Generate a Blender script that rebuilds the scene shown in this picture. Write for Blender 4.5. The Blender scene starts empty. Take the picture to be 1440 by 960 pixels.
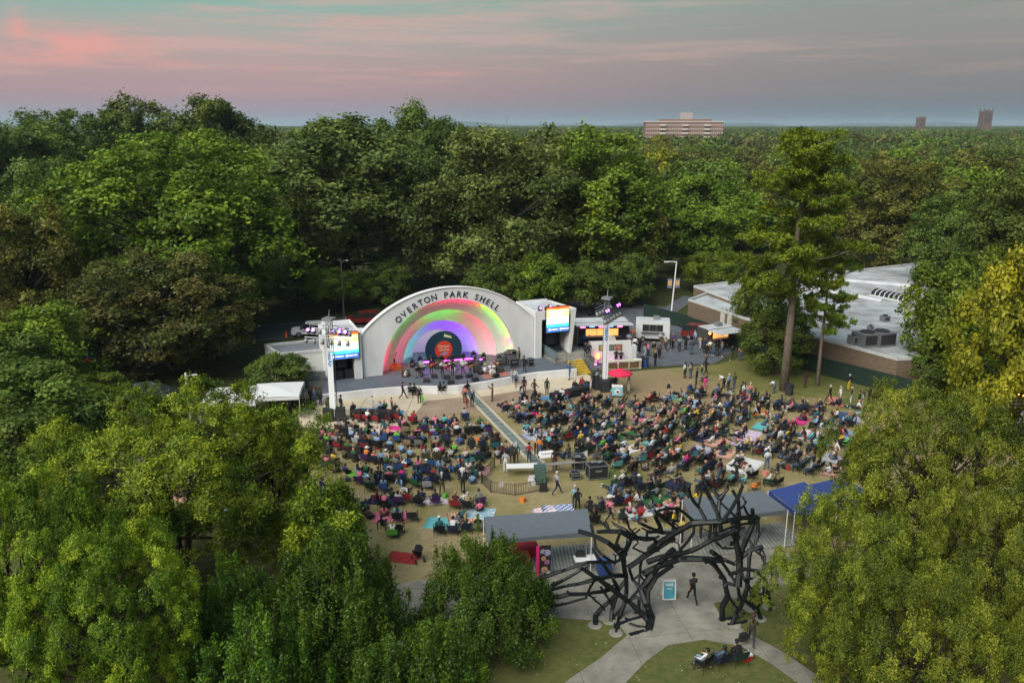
import bpy, bmesh, math, random
import numpy as np
from mathutils import Vector, Matrix

# ------------------------------------------------------------------ camera, sky, sun, exposure
R = math.radians
SC = bpy.context.scene
COL = SC.collection
CAM_H, PITCH, FOC = 25.0, R(15.14), 1120.0          # metres, tilt below the horizon, focal length in photo pixels (1440 wide)
cam_d = bpy.data.cameras.new('camera'); cam = bpy.data.objects.new('camera', cam_d); COL.objects.link(cam)
cam.location = (0, 0, CAM_H); cam.rotation_euler = (R(90) - PITCH, 0, 0)
cam_d.sensor_width = 36; cam_d.lens = 36 * FOC / 1440; cam_d.clip_start = 0.5; cam_d.clip_end = 40000
SC.camera = cam
SC.view_settings.view_transform = 'Standard'; SC.view_settings.look = 'None'
SC.view_settings.exposure = 0.3; SC.view_settings.gamma = 1.0
SC.render.engine = 'CYCLES'
SC.cycles.max_bounces = 5; SC.cycles.diffuse_bounces = 2; SC.cycles.transmission_bounces = 3; SC.cycles.volume_bounces = 0
SC.cycles.transparent_max_bounces = 4; SC.cycles.caustics_reflective = False; SC.cycles.caustics_refractive = False
SC.cycles.sample_clamp_indirect = 4.0; SC.cycles.use_adaptive_sampling = True; SC.cycles.adaptive_threshold = 0.02

SUN_EL, SUN_AZ = R(46), R(218)                      # the afterglow behind the camera, a little to its left
sun_d = bpy.data.lights.new('sun', 'SUN'); sun = bpy.data.objects.new('sun', sun_d); COL.objects.link(sun)
sun_d.energy = 4.6; sun_d.angle = R(50); sun_d.color = (1.0, 0.95, 0.87)
sdir = Vector((math.sin(SUN_AZ) * math.cos(SUN_EL), math.cos(SUN_AZ) * math.cos(SUN_EL), math.sin(SUN_EL)))
sun.rotation_euler = sdir.to_track_quat('Z', 'Y').to_euler()

class NT:
    """small helper for node trees"""
    def __init__(s, tree): s.t = tree; s.n = tree.nodes; s.l = tree.links
    def new(s, typ, **kw):
        n = s.n.new(typ)
        for k, v in kw.items():
            if k.startswith('i_'):
                key = k[2:]; n.inputs[int(key) if key.isdigit() else key.replace('_', ' ')].default_value = v
            else: setattr(n, k, v)
        return n
    def link(s, a, b): s.l.new(a, b)
    def math(s, op, a, b=None, c=None, clamp=False):
        n = s.n.new('ShaderNodeMath'); n.operation = op; n.use_clamp = clamp
        for i, v in enumerate((a, b, c)):
            if v is None: continue
            if isinstance(v, (int, float)): n.inputs[i].default_value = v
            else: s.l.new(v, n.inputs[i])
        return n.outputs[0]
    def ramp(s, fac, stops, interp='LINEAR'):
        n = s.n.new('ShaderNodeValToRGB'); n.color_ramp.interpolation = interp
        e = n.color_ramp.elements
        while len(e) < len(stops): e.new(0.5)
        for el, (p, c) in zip(e, stops):
            el.position = p; el.color = (*c, 1) if len(c) == 3 else c
        s.l.new(fac, n.inputs[0]); return n.outputs[0]
    def mix(s, fac, a, b, blend='MIX'):
        n = s.n.new('ShaderNodeMix'); n.data_type = 'RGBA'; n.blend_type = blend
        for i, v in ((0, fac), (6, a), (7, b)):
            if isinstance(v, (int, float)): n.inputs[i].default_value = v
            elif isinstance(v, tuple): n.inputs[i].default_value = (*v, 1) if len(v) == 3 else v
            else: s.l.new(v, n.inputs[i])
        return n.outputs[2]

def srgb(r, g, b):
    f = lambda c: c / 12.92 if c <= 0.04045 else ((c + 0.055) / 1.055) ** 2.4
    return (f(r / 255), f(g / 255), f(b / 255))

world = bpy.data.worlds.new('World'); SC.world = world; world.use_nodes = True
world.cycles.sampling_method = 'MANUAL'; world.cycles.sample_map_resolution = 256
w = NT(world.node_tree); w.n.clear()
wo = w.new('ShaderNodeOutputWorld'); bg = w.new('ShaderNodeBackground')
tc = w.new('ShaderNodeTexCoord'); sx = w.new('ShaderNodeSeparateXYZ'); w.link(tc.outputs['Generated'], sx.inputs[0])
X, Y, Z = sx.outputs
el = w.math('MULTIPLY_ADD', Z, 1.0, 0.02)
# dusk gradient by height: blue-grey at the horizon, dusty rose, grey, then teal overhead
warm = w.ramp(el, [(0.0, srgb(120, 133, 146)), (0.028, srgb(138, 136, 150)), (0.055, srgb(158, 130, 142)), (0.085, srgb(164, 136, 142)),
                   (0.118, srgb(154, 148, 148)), (0.15, srgb(120, 158, 150)), (0.21, srgb(106, 150, 148)), (0.6, srgb(98, 128, 146)), (1.0, srgb(92, 116, 142))])
cool = w.ramp(el, [(0.0, srgb(84, 110, 120)), (0.04, srgb(92, 106, 120)), (0.075, srgb(102, 104, 118)), (0.11, srgb(112, 110, 120)),
                   (0.14, srgb(112, 114, 118)), (0.165, srgb(108, 124, 120)), (0.22, srgb(92, 122, 124)), (0.6, srgb(98, 128, 146)), (1.0, srgb(92, 116, 142))])
side = w.n.new('ShaderNodeMapRange'); side.interpolation_type = 'SMOOTHSTEP'
w.link(X, side.inputs[0]); side.inputs[1].default_value = -0.35; side.inputs[2].default_value = 0.5
grad = w.mix(side.outputs[0], warm, cool)
# thin streaks of cloud catching the last light, in direction space
mp = w.new('ShaderNodeMapping'); mp.inputs['Scale'].default_value = (3.6, 3.6, 58.0); mp.inputs['Rotation'].default_value = (0, R(1.6), 0)
w.link(tc.outputs['Generated'], mp.inputs[0])
n1 = w.new('ShaderNodeTexNoise', i_Scale=1.0, i_Detail=3.5, i_Roughness=0.62); w.link(mp.outputs[0], n1.inputs['Vector'])
mp2 = w.new('ShaderNodeMapping'); mp2.inputs['Scale'].default_value = (10.0, 10.0, 46.0); w.link(tc.outputs['Generated'], mp2.inputs[0])
n2 = w.new('ShaderNodeTexNoise', i_Scale=1.0, i_Detail=3.5, i_Roughness=0.66); w.link(mp2.outputs[0], n2.inputs['Vector'])
streak = w.ramp(n1.outputs[0], [(0.48, (0, 0, 0)), (0.63, (1, 1, 1))])
left = w.n.new('ShaderNodeMapRange'); w.link(X, left.inputs[0]); left.inputs[1].default_value = 0.5; left.inputs[2].default_value = -0.5; left.inputs[3].default_value = 0.18; left.inputs[4].default_value = 1.0
band = w.ramp(Z, [(0.03, (0, 0, 0)), (0.06, (1, 1, 1)), (0.14, (1, 1, 1)), (0.3, (0.2, 0.2, 0.2))])
sf = w.math('MULTIPLY', w.math('MULTIPLY', streak, left.outputs[0]), band)
sky1 = w.mix(w.math('MULTIPLY', sf, 0.75), grad, srgb(190, 148, 148))
blobs = None; iY = w.math('MAXIMUM', Y, 0.05); UU = w.math('DIVIDE', X, iY); VV = w.math('DIVIDE', Z, iY)
for (px, py, a, b, k) in [(120, 58, .10, .017, 1.1), (30, 82, .13, .011, .9), (22, 28, .011, .028, .7), (250, 91, .03, .0045, .8), (400, 99, .04, .005, .9), (630, 105, .06, .004, .6), (470, 30, .16, .008, .5), (800, 14, .18, .010, .5)]:
    u0 = (px - 720) / FOC; v0 = (480 - py) / FOC
    e0 = (-math.sin(PITCH) + v0 * math.cos(PITCH)); h0 = math.cos(PITCH) + v0 * math.sin(PITCH)
    du = w.math('MULTIPLY_ADD', UU, 1 / a, -u0 / h0 / a); dv = w.math('MULTIPLY_ADD', VV, 1 / b, -e0 / h0 / b)
    g = w.math('MULTIPLY', w.math('EXPONENT', w.math('MULTIPLY', w.math('ADD', w.math('MULTIPLY', du, du), w.math('MULTIPLY', dv, dv)), -1.0)), k)
    blobs = g if blobs is None else w.math('ADD', blobs, g)
wisp = w.ramp(n2.outputs[0], [(0.36, (0, 0, 0)), (0.66, (1, 1, 1))])
bf = w.math('MULTIPLY', w.math('MULTIPLY', blobs, wisp), 0.95, clamp=True)
sky2 = w.mix(bf, sky1, srgb(206, 142, 140))
nish = w.new('ShaderNodeTexSky'); nish.sky_type = 'NISHITA'; nish.sun_disc = False
nish.sun_elevation = R(3); nish.sun_rotation = SUN_AZ; nish.altitude = 50; nish.dust_density = 2.0
ng = w.new('ShaderNodeVectorMath', operation='SCALE'); ng.inputs['Scale'].default_value = 0.045; w.link(nish.outputs[0], ng.inputs[0])
allsky = w.mix(1.0, sky2, ng.outputs[0], 'ADD')
w.link(allsky, bg.inputs[0]); bg.inputs[1].default_value = 0.9
w.link(bg.outputs[0], wo.inputs[0])

# ------------------------------------------------------------------ placing: a photo pixel on a known height or distance gives a point of the place
def ray(px, py):
    u = (px - 720) / FOC; v = (480 - py) / FOC
    return Vector((u, math.cos(PITCH) + v * math.sin(PITCH), -math.sin(PITCH) + v * math.cos(PITCH)))
def at(px, py, z=0.0):
    d = ray(px, py); return Vector((0, 0, CAM_H)) + d * ((z - CAM_H) / d.z)
def atY(px, py, y):
    d = ray(px, py); return Vector((0, 0, CAM_H)) + d * (y / d.y)
def depth_of(p): return p[1] * math.cos(PITCH) + (CAM_H - p[2]) * math.sin(PITCH)
def pix(p):
    d = depth_of(p); up = p[1] * math.sin(PITCH) - (CAM_H - p[2]) * math.cos(PITCH)
    return 720 + FOC * p[0] / d, 480 - FOC * up / d

# ------------------------------------------------------------------ materials
MATS = {}
def mat(name, color, rough=0.7, metal=0.0, noise=0.0, nscale=3.0, bump=0.0, emit=None, estr=0.0, spec=0.3, color2=None, coord='Object', scale=None):
    if name in MATS: return MATS[name]
    m = bpy.data.materials.new(name); m.use_nodes = True; MATS[name] = m
    t = NT(m.node_tree); p = t.n['Principled BSDF']
    p.inputs['Roughness'].default_value = rough; p.inputs['Metallic'].default_value = metal; p.inputs['Specular IOR Level'].default_value = spec
    p.inputs['Base Color'].default_value = (*color, 1)
    if noise > 0 or bump > 0 or color2:
        tcn = t.new('ShaderNodeTexCoord'); src = tcn.outputs[coord]
        if scale:
            mpn = t.new('ShaderNodeMapping'); mpn.inputs['Scale'].default_value = scale; t.link(src, mpn.inputs[0]); src = mpn.outputs[0]
        nz = t.new('ShaderNodeTexNoise', i_Scale=nscale, i_Detail=6.0, i_Roughness=0.6); t.link(src, nz.inputs['Vector'])
        c2 = color2 or tuple(min(1, c * (1 + noise)) for c in color); c1 = color if color2 else tuple(c * (1 - noise) for c in color)
        t.link(t.ramp(nz.outputs[0], [(0.32, c1), (0.68, c2)]), p.inputs['Base Color'])
        if bump > 0:
            b = t.new('ShaderNodeBump', i_Strength=bump, i_Distance=0.03); t.link(nz.outputs[0], b.inputs['Height']); t.link(b.outputs[0], p.inputs['Normal'])
    if emit:
        p.inputs['Emission Color'].default_value = (*emit, 1); p.inputs['Emission Strength'].default_value = estr
    return m

def leaf_mat(name, dark, mid, tip, trans=0.28):
    if name in MATS: return MATS[name]
    m = bpy.data.materials.new(name); m.use_nodes = True; MATS[name] = m
    t = NT(m.node_tree); t.n.clear()
    at_ = t.new('ShaderNodeAttribute', attribute_name='tint')
    oi = t.new('ShaderNodeObjectInfo')
    col = t.ramp(at_.outputs['Fac'], [(0.08, dark), (0.5, mid), (0.92, tip)])
    hs = t.new('ShaderNodeHueSaturation'); t.link(col, hs.inputs['Color'])
    t.link(t.math('MULTIPLY_ADD', oi.outputs['Random'], 0.018, 0.491), hs.inputs['Hue'])
    t.link(t.math('MULTIPLY_ADD', oi.outputs['Random'], 0.3, 0.85), hs.inputs['Value'])
    d = t.new('ShaderNodeBsdfDiffuse'); tr = t.new('ShaderNodeBsdfTranslucent'); gl = t.new('ShaderNodeBsdfGlossy', i_Roughness=0.5)
    gl.inputs['Color'].default_value = (0.5, 0.55, 0.5, 1)
    t.link(hs.outputs[0], d.inputs[0]); t.link(hs.outputs[0], tr.inputs[0])
    mx = t.new('ShaderNodeMixShader', i_0=trans); t.link(d.outputs[0], mx.inputs[1]); t.link(tr.outputs[0], mx.inputs[2])
    mg = t.new('ShaderNodeMixShader', i_0=0.03); t.link(mx.outputs[0], mg.inputs[1]); t.link(gl.outputs[0], mg.inputs[2])
    o = t.new('ShaderNodeOutputMaterial'); t.link(mg.outputs[0], o.inputs[0])
    return m

# ------------------------------------------------------------------ mesh helpers
class MB:
    """collects shapes, then builds ONE mesh"""
    def __init__(s): s.v = []; s.f = []; s.m = []; s.mats = []
    def _mi(s, m):
        if m not in s.mats: s.mats.append(m)
        return s.mats.index(m)
    def add(s, vs, fs, m=None):
        o = len(s.v); s.v += [tuple(q) for q in vs]; s.f += [tuple(i + o for i in f) for f in fs]; s.m += [s._mi(m)] * len(fs); return s
    def box(s, c, d, m=None, rz=0.0, taper=1.0):
        c = Vector(c); x, y, z = d[0] / 2, d[1] / 2, d[2] / 2; cr, sr = math.cos(rz), math.sin(rz); vs = []
        for (i, j, k) in ((-1, -1, -1), (1, -1, -1), (1, 1, -1), (-1, 1, -1), (-1, -1, 1), (1, -1, 1), (1, 1, 1), (-1, 1, 1)):
            q = taper if k > 0 else 1.0; a, b = i * x * q, j * y * q
            vs.append((c.x + a * cr - b * sr, c.y + a * sr + b * cr, c.z + k * z))
        return s.add(vs, [(3, 2, 1, 0), (4, 5, 6, 7), (0, 1, 5, 4), (1, 2, 6, 5), (2, 3, 7, 6), (3, 0, 4, 7)], m)
    def b2(s, lo, hi, m=None): return s.box([(a + b) / 2 for a, b in zip(lo, hi)], [abs(b - a) for a, b in zip(lo, hi)], m)
    def tube(s, pts, rad, n=6, m=None, cap=True, flat=1.0):
        pts = [Vector(p) for p in pts]; k = len(pts)
        if isinstance(rad, (int, float)): rad = [rad] * k
        vs = []; fs = []; prev = None
        for i, p in enumerate(pts):
            d = (pts[min(i + 1, k - 1)] - pts[max(i - 1, 0)])
            d = d.normalized() if d.length > 1e-9 else Vector((0, 0, 1))
            if prev is None:
                a = Vector((0, 0, 1)) if abs(d.z) < 0.9 else Vector((1, 0, 0)); u = d.cross(a).normalized()
            else:
                u = prev - d * prev.dot(d); u = u.normalized() if u.length > 1e-6 else d.orthogonal().normalized()
            prev = u; q = d.cross(u)
            for j in range(n):
                t = 2 * math.pi * j / n; vs.append(p + u * (math.cos(t) * rad[i]) + q * (math.sin(t) * rad[i] * flat))
        for i in range(k - 1):
            for j in range(n):
                a = i * n + j; b = i * n + (j + 1) % n; fs.append((a, b, b + n, a + n))
        if cap: fs += [tuple(range(n))[::-1], tuple((k - 1) * n + j for j in range(n))]
        return s.add(vs, fs, m)
    def prism(s, poly, z0, z1, m=None):
        n = len(poly)
        if sum(poly[i][0] * poly[(i + 1) % n][1] - poly[(i + 1) % n][0] * poly[i][1] for i in range(n)) < 0: poly = poly[::-1]
        vs = [(p[0], p[1], z0) for p in poly] + [(p[0], p[1], z1) for p in poly]
        fs = [tuple(range(n))[::-1], tuple(range(n, 2 * n))] + [(i, (i + 1) % n, n + (i + 1) % n, n + i) for i in range(n)]
        return s.add(vs, fs, m)
    def quad(s, a, b, c, d, m=None): return s.add([a, b, c, d], [(0, 1, 2, 3)], m)
    def ball(s, c, r, m=None, n=8, k=5):
        if isinstance(r, (int, float)): r = (r, r, r)
        vs = [(c[0], c[1], c[2] - r[2])]; fs = []
        for i in range(1, k):
            t = math.pi * i / k - math.pi / 2
            for j in range(n):
                a = 2 * math.pi * j / n; vs.append((c[0] + r[0] * math.cos(t) * math.cos(a), c[1] + r[1] * math.cos(t) * math.sin(a), c[2] + r[2] * math.sin(t)))
        vs.append((c[0], c[1], c[2] + r[2])); top = len(vs) - 1
        for j in range(n):
            fs.append((0, 1 + (j + 1) % n, 1 + j)); fs.append((top, top - n + j, top - n + (j + 1) % n))
        for i in range(k - 2):
            for j in range(n):
                a = 1 + i * n + j; b = 1 + i * n + (j + 1) % n; fs.append((a, b, b + n, a + n))
        return s.add(vs, fs, m)
    def lathe(s, prof, c=(0, 0, 0), n=12, m=None):
        vs = []; fs = []; k = len(prof)
        for (r, z) in prof:
            for j in range(n):
                a = 2 * math.pi * j / n; vs.append((c[0] + r * math.cos(a), c[1] + r * math.sin(a), c[2] + z))
        for i in range(k - 1):
            for j in range(n):
                a = i * n + j; b = i * n + (j + 1) % n; fs.append((a, b, b + n, a + n))
        fs += [tuple(range(n))[::-1], tuple((k - 1) * n + j for j in range(n))]
        return s.add(vs, fs, m)
    def xf(s, M): s.v = [tuple(M @ Vector(q)) for q in s.v]; return s
    def mesh(s, name, smooth=False):
        me = bpy.data.meshes.new(name); me.from_pydata(s.v, [], s.f)
        for m in s.mats: me.materials.append(m)
        if len(s.mats) > 1: me.polygons.foreach_set('material_index', s.m)
        if smooth: me.polygons.foreach_set('use_smooth', [True] * len(s.f))
        me.update(); return me
    def build(s, name, parent=None, smooth=False, loc=(0, 0, 0), rz=0.0):
        o = bpy.data.objects.new(name, s.mesh(name, smooth)); COL.objects.link(o)
        o.parent = parent; o.location = loc; o.rotation_euler = (0, 0, rz); return o

def empty(name, loc=(0, 0, 0), rz=0.0, parent=None):
    o = bpy.data.objects.new(name, None); COL.objects.link(o); o.location = loc; o.rotation_euler = (0, 0, rz); o.parent = parent
    o.empty_display_size = 0.3; return o
def inst(name, me, parent=None, loc=(0, 0, 0), rz=0.0, sc=1.0, mats=None):
    o = bpy.data.objects.new(name, me); COL.objects.link(o); o.parent = parent; o.location = loc; o.rotation_euler = (0, 0, rz)
    o.scale = (sc, sc, sc) if isinstance(sc, (int, float)) else sc
    for i, mt in (mats or {}).items():
        o.material_slots[i].link = 'OBJECT'; o.material_slots[i].material = mt
    return o
def tag(o, label=None, cat=None, group=None, kind=None):
    for k, v in (('label', label), ('category', cat), ('group', group), ('kind', kind)):
        if v: o[k] = v
    return o
def text_mesh(txt, size, depth=0.02, align='CENTER', bold=0.0):
    c = bpy.data.curves.new('lettering', 'FONT'); c.body = txt; c.size = size; c.extrude = depth; c.align_x = align; c.align_y = 'CENTER'; c.offset = bold; c.resolution_u = 3
    o = bpy.data.objects.new('lettering', c); COL.objects.link(o)
    dg = bpy.context.evaluated_depsgraph_get(); me = bpy.data.meshes.new_from_object(o.evaluated_get(dg))
    bpy.data.objects.remove(o); bpy.data.curves.remove(c); return me
def text(name, txt, size, M, m, parent=None, depth=0.015, bold=0.0):
    me = text_mesh(txt, size, depth, bold=bold); me.transform(M); me.materials.clear(); me.materials.append(m)
    o = bpy.data.objects.new(name, me); COL.objects.link(o); o.parent = parent; return o

# ------------------------------------------------------------------ ground, lawn, paving
def ground_mat(name, cols, scales, bump=0.3, patch=None):
    """three-tone earth or grass; patch = list of (x, y, radius, colour) of worn or greener turf, or of tree shade painted into the turf"""
    m = bpy.data.materials.new(name); m.use_nodes = True; t = NT(m.node_tree); p = t.n['Principled BSDF']
    p.inputs['Roughness'].default_value = 0.95; p.inputs['Specular IOR Level'].default_value = 0.05
    g = t.new('ShaderNodeTexCoord').outputs['Object']
    a = t.new('ShaderNodeTexNoise', i_Scale=scales[0], i_Detail=5.0, i_Roughness=0.6); t.link(g, a.inputs['Vector'])
    b = t.new('ShaderNodeTexNoise', i_Scale=scales[1], i_Detail=8.0, i_Roughness=0.7); t.link(g, b.inputs['Vector'])
    c = t.mix(t.ramp(a.outputs[0], [(0.36, (0, 0, 0)), (0.64, (1, 1, 1))]), cols[0], cols[1])
    if patch:
        s = t.new('ShaderNodeSeparateXYZ'); t.link(g, s.inputs[0])
        for (x, y, r, rc) in patch:
            d = t.math('SQRT', t.math('ADD', t.math('POWER', t.math('SUBTRACT', s.outputs[0], x), 2.0), t.math('POWER', t.math('SUBTRACT', s.outputs[1], y), 2.0)))
            f = t.math('SUBTRACT', 1.0, t.math('DIVIDE', d, r))
            f = t.math('MULTIPLY', t.math('ADD', f, t.math('MULTIPLY_ADD', a.outputs[0], 1.4, -0.7)), 3.0, clamp=True)
            c = t.mix(t.math('MULTIPLY', f, 0.9), c, rc)
    c = t.mix(t.math('MULTIPLY', t.ramp(b.outputs[0], [(0.35, (0, 0, 0)), (0.75, (1, 1, 1))]), 0.75), c, cols[2])
    t.link(c, p.inputs['Base Color'])
    bp = t.new('ShaderNodeBump', i_Strength=bump, i_Distance=0.05); t.link(b.outputs[0], bp.inputs['Height']); t.link(bp.outputs[0], p.inputs['Normal'])
    return m

def sheet(name, pts, z, m, kind='structure', thick=0.0, parent=None):
    pts = [(p[0], p[1]) for p in pts]
    bm = bmesh.new(); vs = [bm.verts.new((x, y, z)) for x, y in pts]; f = bm.faces.new(vs)
    if f.normal.z < 0: f.normal_flip()
    bm.normal_update()
    if f.normal.z < 0: f.normal_flip()
    bmesh.ops.triangulate(bm, faces=[f])
    me = bpy.data.meshes.new(name); bm.to_mesh(me); bm.free(); me.materials.append(m)
    o = bpy.data.objects.new(name, me); COL.objects.link(o); o.parent = parent
    if kind and not parent: o['kind'] = kind
    return o
def px_poly(pl, z=0.0): return [at(x, y, z) for x, y in pl]

M_earth = ground_mat('earth', [(0.045, 0.055, 0.02), (0.07, 0.075, 0.03), (0.03, 0.03, 0.014)], (0.02, 1.3))
P_ = [at(900, 640), at(600, 640), at(1100, 610), at(800, 900), at(1120, 520), at(1230, 545), at(1000, 925), at(830, 560), at(950, 548), at(1060, 880), at(700, 690), at(840, 664), at(870, 668)]
TAN = (0.215, 0.165, 0.082); DUST = (0.25, 0.185, 0.115); GRN = (0.072, 0.092, 0.022)
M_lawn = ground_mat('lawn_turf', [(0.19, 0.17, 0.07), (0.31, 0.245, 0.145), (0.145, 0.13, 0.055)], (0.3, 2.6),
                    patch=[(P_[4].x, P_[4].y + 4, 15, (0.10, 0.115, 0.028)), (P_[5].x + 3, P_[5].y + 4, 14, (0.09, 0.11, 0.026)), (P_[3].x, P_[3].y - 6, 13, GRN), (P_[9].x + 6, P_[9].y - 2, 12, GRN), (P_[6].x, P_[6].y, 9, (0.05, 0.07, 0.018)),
                           (-17, 27, 15, (0.03, 0.042, 0.012)), (-24, 40, 10, (0.035, 0.048, 0.014)), (P_[7].x, P_[7].y, 4, DUST), (P_[8].x, P_[8].y, 7, DUST), (P_[12].x, P_[12].y, 2.4, (0.085, 0.12, 0.026))])  # the two darkest, at left: shade under the near trees put into the turf colour
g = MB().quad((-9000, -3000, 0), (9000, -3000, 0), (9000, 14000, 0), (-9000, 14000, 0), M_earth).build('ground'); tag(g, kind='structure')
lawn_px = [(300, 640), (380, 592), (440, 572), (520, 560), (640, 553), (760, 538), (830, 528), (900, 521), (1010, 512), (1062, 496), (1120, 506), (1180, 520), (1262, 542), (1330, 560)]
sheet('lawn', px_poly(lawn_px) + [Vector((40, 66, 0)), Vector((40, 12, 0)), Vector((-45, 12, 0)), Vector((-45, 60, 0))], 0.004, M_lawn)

M_conc = mat('concrete', (0.185, 0.178, 0.15), 0.9, noise=0.28, nscale=0.9, bump=0.05)
M_pale = mat('pale_concrete', (0.44, 0.38, 0.28), 0.9, noise=0.12, nscale=0.7, bump=0.05)
M_asph = mat('asphalt', (0.085, 0.095, 0.11), 0.9, noise=0.25, nscale=1.2, bump=0.1)
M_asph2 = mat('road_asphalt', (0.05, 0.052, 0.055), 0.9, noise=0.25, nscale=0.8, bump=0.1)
M_joint = mat('joint_filler', (0.05, 0.048, 0.04), 0.95)
M_brick = bpy.data.materials.new('brick_paving'); M_brick.use_nodes = True
_t = NT(M_brick.node_tree); _p = _t.n['Principled BSDF']; _p.inputs['Roughness'].default_value = 0.9
_b = _t.new('ShaderNodeTexBrick', i_Scale=1.0); _b.inputs['Brick Width'].default_value = 0.22; _b.inputs['Row Height'].default_value = 0.11; _b.inputs['Mortar Size'].default_value = 0.008
_b.inputs['Color1'].default_value = (0.26, 0.185, 0.125, 1); _b.inputs['Color2'].default_value = (0.20, 0.135, 0.09, 1); _b.inputs['Mortar'].default_value = (0.14, 0.12, 0.1, 1)
_o = _t.new('ShaderNodeTexCoord').outputs['Object']; _t.link(_o, _b.inputs['Vector'])
_n = _t.new('ShaderNodeTexNoise', i_Scale=0.5, i_Detail=5.0); _t.link(_o, _n.inputs['Vector'])
_t.link(_t.mix(_t.math('MULTIPLY', _t.ramp(_n.outputs[0], [(0.4, (0, 0, 0)), (0.7, (1, 1, 1))]), 0.6), _b.outputs[0], (0.30, 0.24, 0.17)), _p.inputs['Base Color'])

pad = sheet('stage_pavement', px_poly([(416, 580), (453, 559), (520, 553), (600, 547), (645, 545), (730, 530), (818, 522), (842, 535), (803, 562), (775, 557.5), (745, 547), (676, 558), (700, 581), (690, 577), (575, 592), (560, 607), (428, 602)]), 0.008, M_pale)
sheet('brick_pavement', px_poly([(598, 564), (652, 558), (643, 548), (664, 545), (676, 558), (745, 547), (775, 557.5), (700, 581), (690, 577), (575, 592)]), 0.012, M_brick)
for a, b in (((585, 549), (560, 607)), ((520, 553), (487, 604)), ((730, 531), (757, 552))):   # saw-cut joints in the pads
    pa, pb = at(*a), at(*b); n = (pb - pa).cross(Vector((0, 0, 1))).normalized() * 0.02
    MB().quad((pa - n) + Vector((0, 0, .010)), (pa + n) + Vector((0, 0, .010)), (pb + n) + Vector((0, 0, .010)), (pb - n) + Vector((0, 0, .010)), M_joint).build('joint', pad)
# runner of painted drain covers from the stage to the sound desk, with concrete edges
M_run = mat('runner_grey_green', (0.115, 0.15, 0.145), 0.8, noise=0.25, nscale=2.0)
wa, wb = at(659.5, 552.5), at(757, 652); wd = (wb - wa).normalized(); wn = Vector((-wd.y, wd.x, 0))
def strip(name, a, b, n, lo, hi, z, m, parent=None): return sheet(name, [a + n * lo, b + n * lo, b + n * hi, a + n * hi], z, m, parent=parent)
strip('walkway', wa, wb, wn, -0.60, 0.60, 0.016, mat('walkway_edge', (0.40, 0.36, 0.27), 0.9, noise=0.12))
_L = (wb - wa).length; _k = int(_L / 0.9)
_wk = bpy.data.objects['walkway']
for i in range(_k):
    q = wa + wd * (i + 0.03) * _L / _k; q2 = wa + wd * (i + 0.97) * _L / _k
    strip('cover_panel', q, q2, wn, -0.34, 0.34, 0.022, M_run, _wk)
# forecourt under the branch arch: every slab its own piece
fore_px = [(540, 822), (690, 806), (800, 792), (858, 780), (884, 752), (930, 742), (1000, 752), (1080, 768), (1140, 790), (1150, 806), (1075, 832), (1003, 848), (1012, 864), (1052, 890), (1100, 916), (1150, 950), (1200, 1000),
           (1155, 1000), (1120, 958), (1080, 930), (1040, 908), (990, 899), (940, 907), (908, 930), (880, 960), (862, 1000), (752, 1000), (800, 955), (846, 924), (882, 893), (868, 874), (775, 868), (690, 862), (540, 882)]
fore = px_poly(fore_px)
fc = sheet('forecourt', fore, 0.008, M_joint)
def slabs(parent, outline, origin, ang, step, z0, z1, m, gap=0.012):
    bm0 = bmesh.new(); f = bm0.faces.new([bm0.verts.new((p.x, p.y, 0)) for p in outline]); bm0.normal_update()
    if f.normal.z < 0: f.normal_flip()
    bmesh.ops.triangulate(bm0, faces=[f])
    ux = Vector((math.cos(ang), math.sin(ang), 0)); uy = Vector((-math.sin(ang), math.cos(ang), 0))
    A = [(p - origin).dot(ux) for p in outline]; B = [(p - origin).dot(uy) for p in outline]; k = 0
    for i in range(math.floor(min(A) / step), math.ceil(max(A) / step)):
        for j in range(math.floor(min(B) / step), math.ceil(max(B) / step)):
            bm = bm0.copy()
            for (n, v) in ((ux, (i + 1) * step - gap), (-ux, -(i * step + gap)), (uy, (j + 1) * step - gap), (-uy, -(j * step + gap))):
                bmesh.ops.bisect_plane(bm, geom=bm.verts[:] + bm.edges[:] + bm.faces[:], dist=1e-5, plane_co=origin + n * v, plane_no=n, clear_outer=True)
            if len(bm.faces) and sum(q.calc_area() for q in bm.faces) > 0.05:
                bmesh.ops.dissolve_limit(bm, angle_limit=0.01, verts=bm.verts, edges=bm.edges)
                r = bmesh.ops.extrude_face_region(bm, geom=bm.faces[:])
                dz = z1 + random.Random(k).uniform(-0.004, 0.004)
                for v in bm.verts: v.co.z = z0
                for v in r['geom']:
                    if isinstance(v, bmesh.types.BMVert): v.co.z = dz
                bmesh.ops.recalc_face_normals(bm, faces=bm.faces)
                me = bpy.data.meshes.new('slab'); bm.to_mesh(me); me.materials.append(m); inst('slab', me, parent); k += 1
            bm.free()
    bm0.free()
_a = at(938, 841); _b2 = at(971, 895); _ang = math.atan2(_b2.y - _a.y, _b2.x - _a.x)
slabs(fc, fore, _a, _ang, 3.1, 0.009, 0.03, M_conc)
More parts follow.
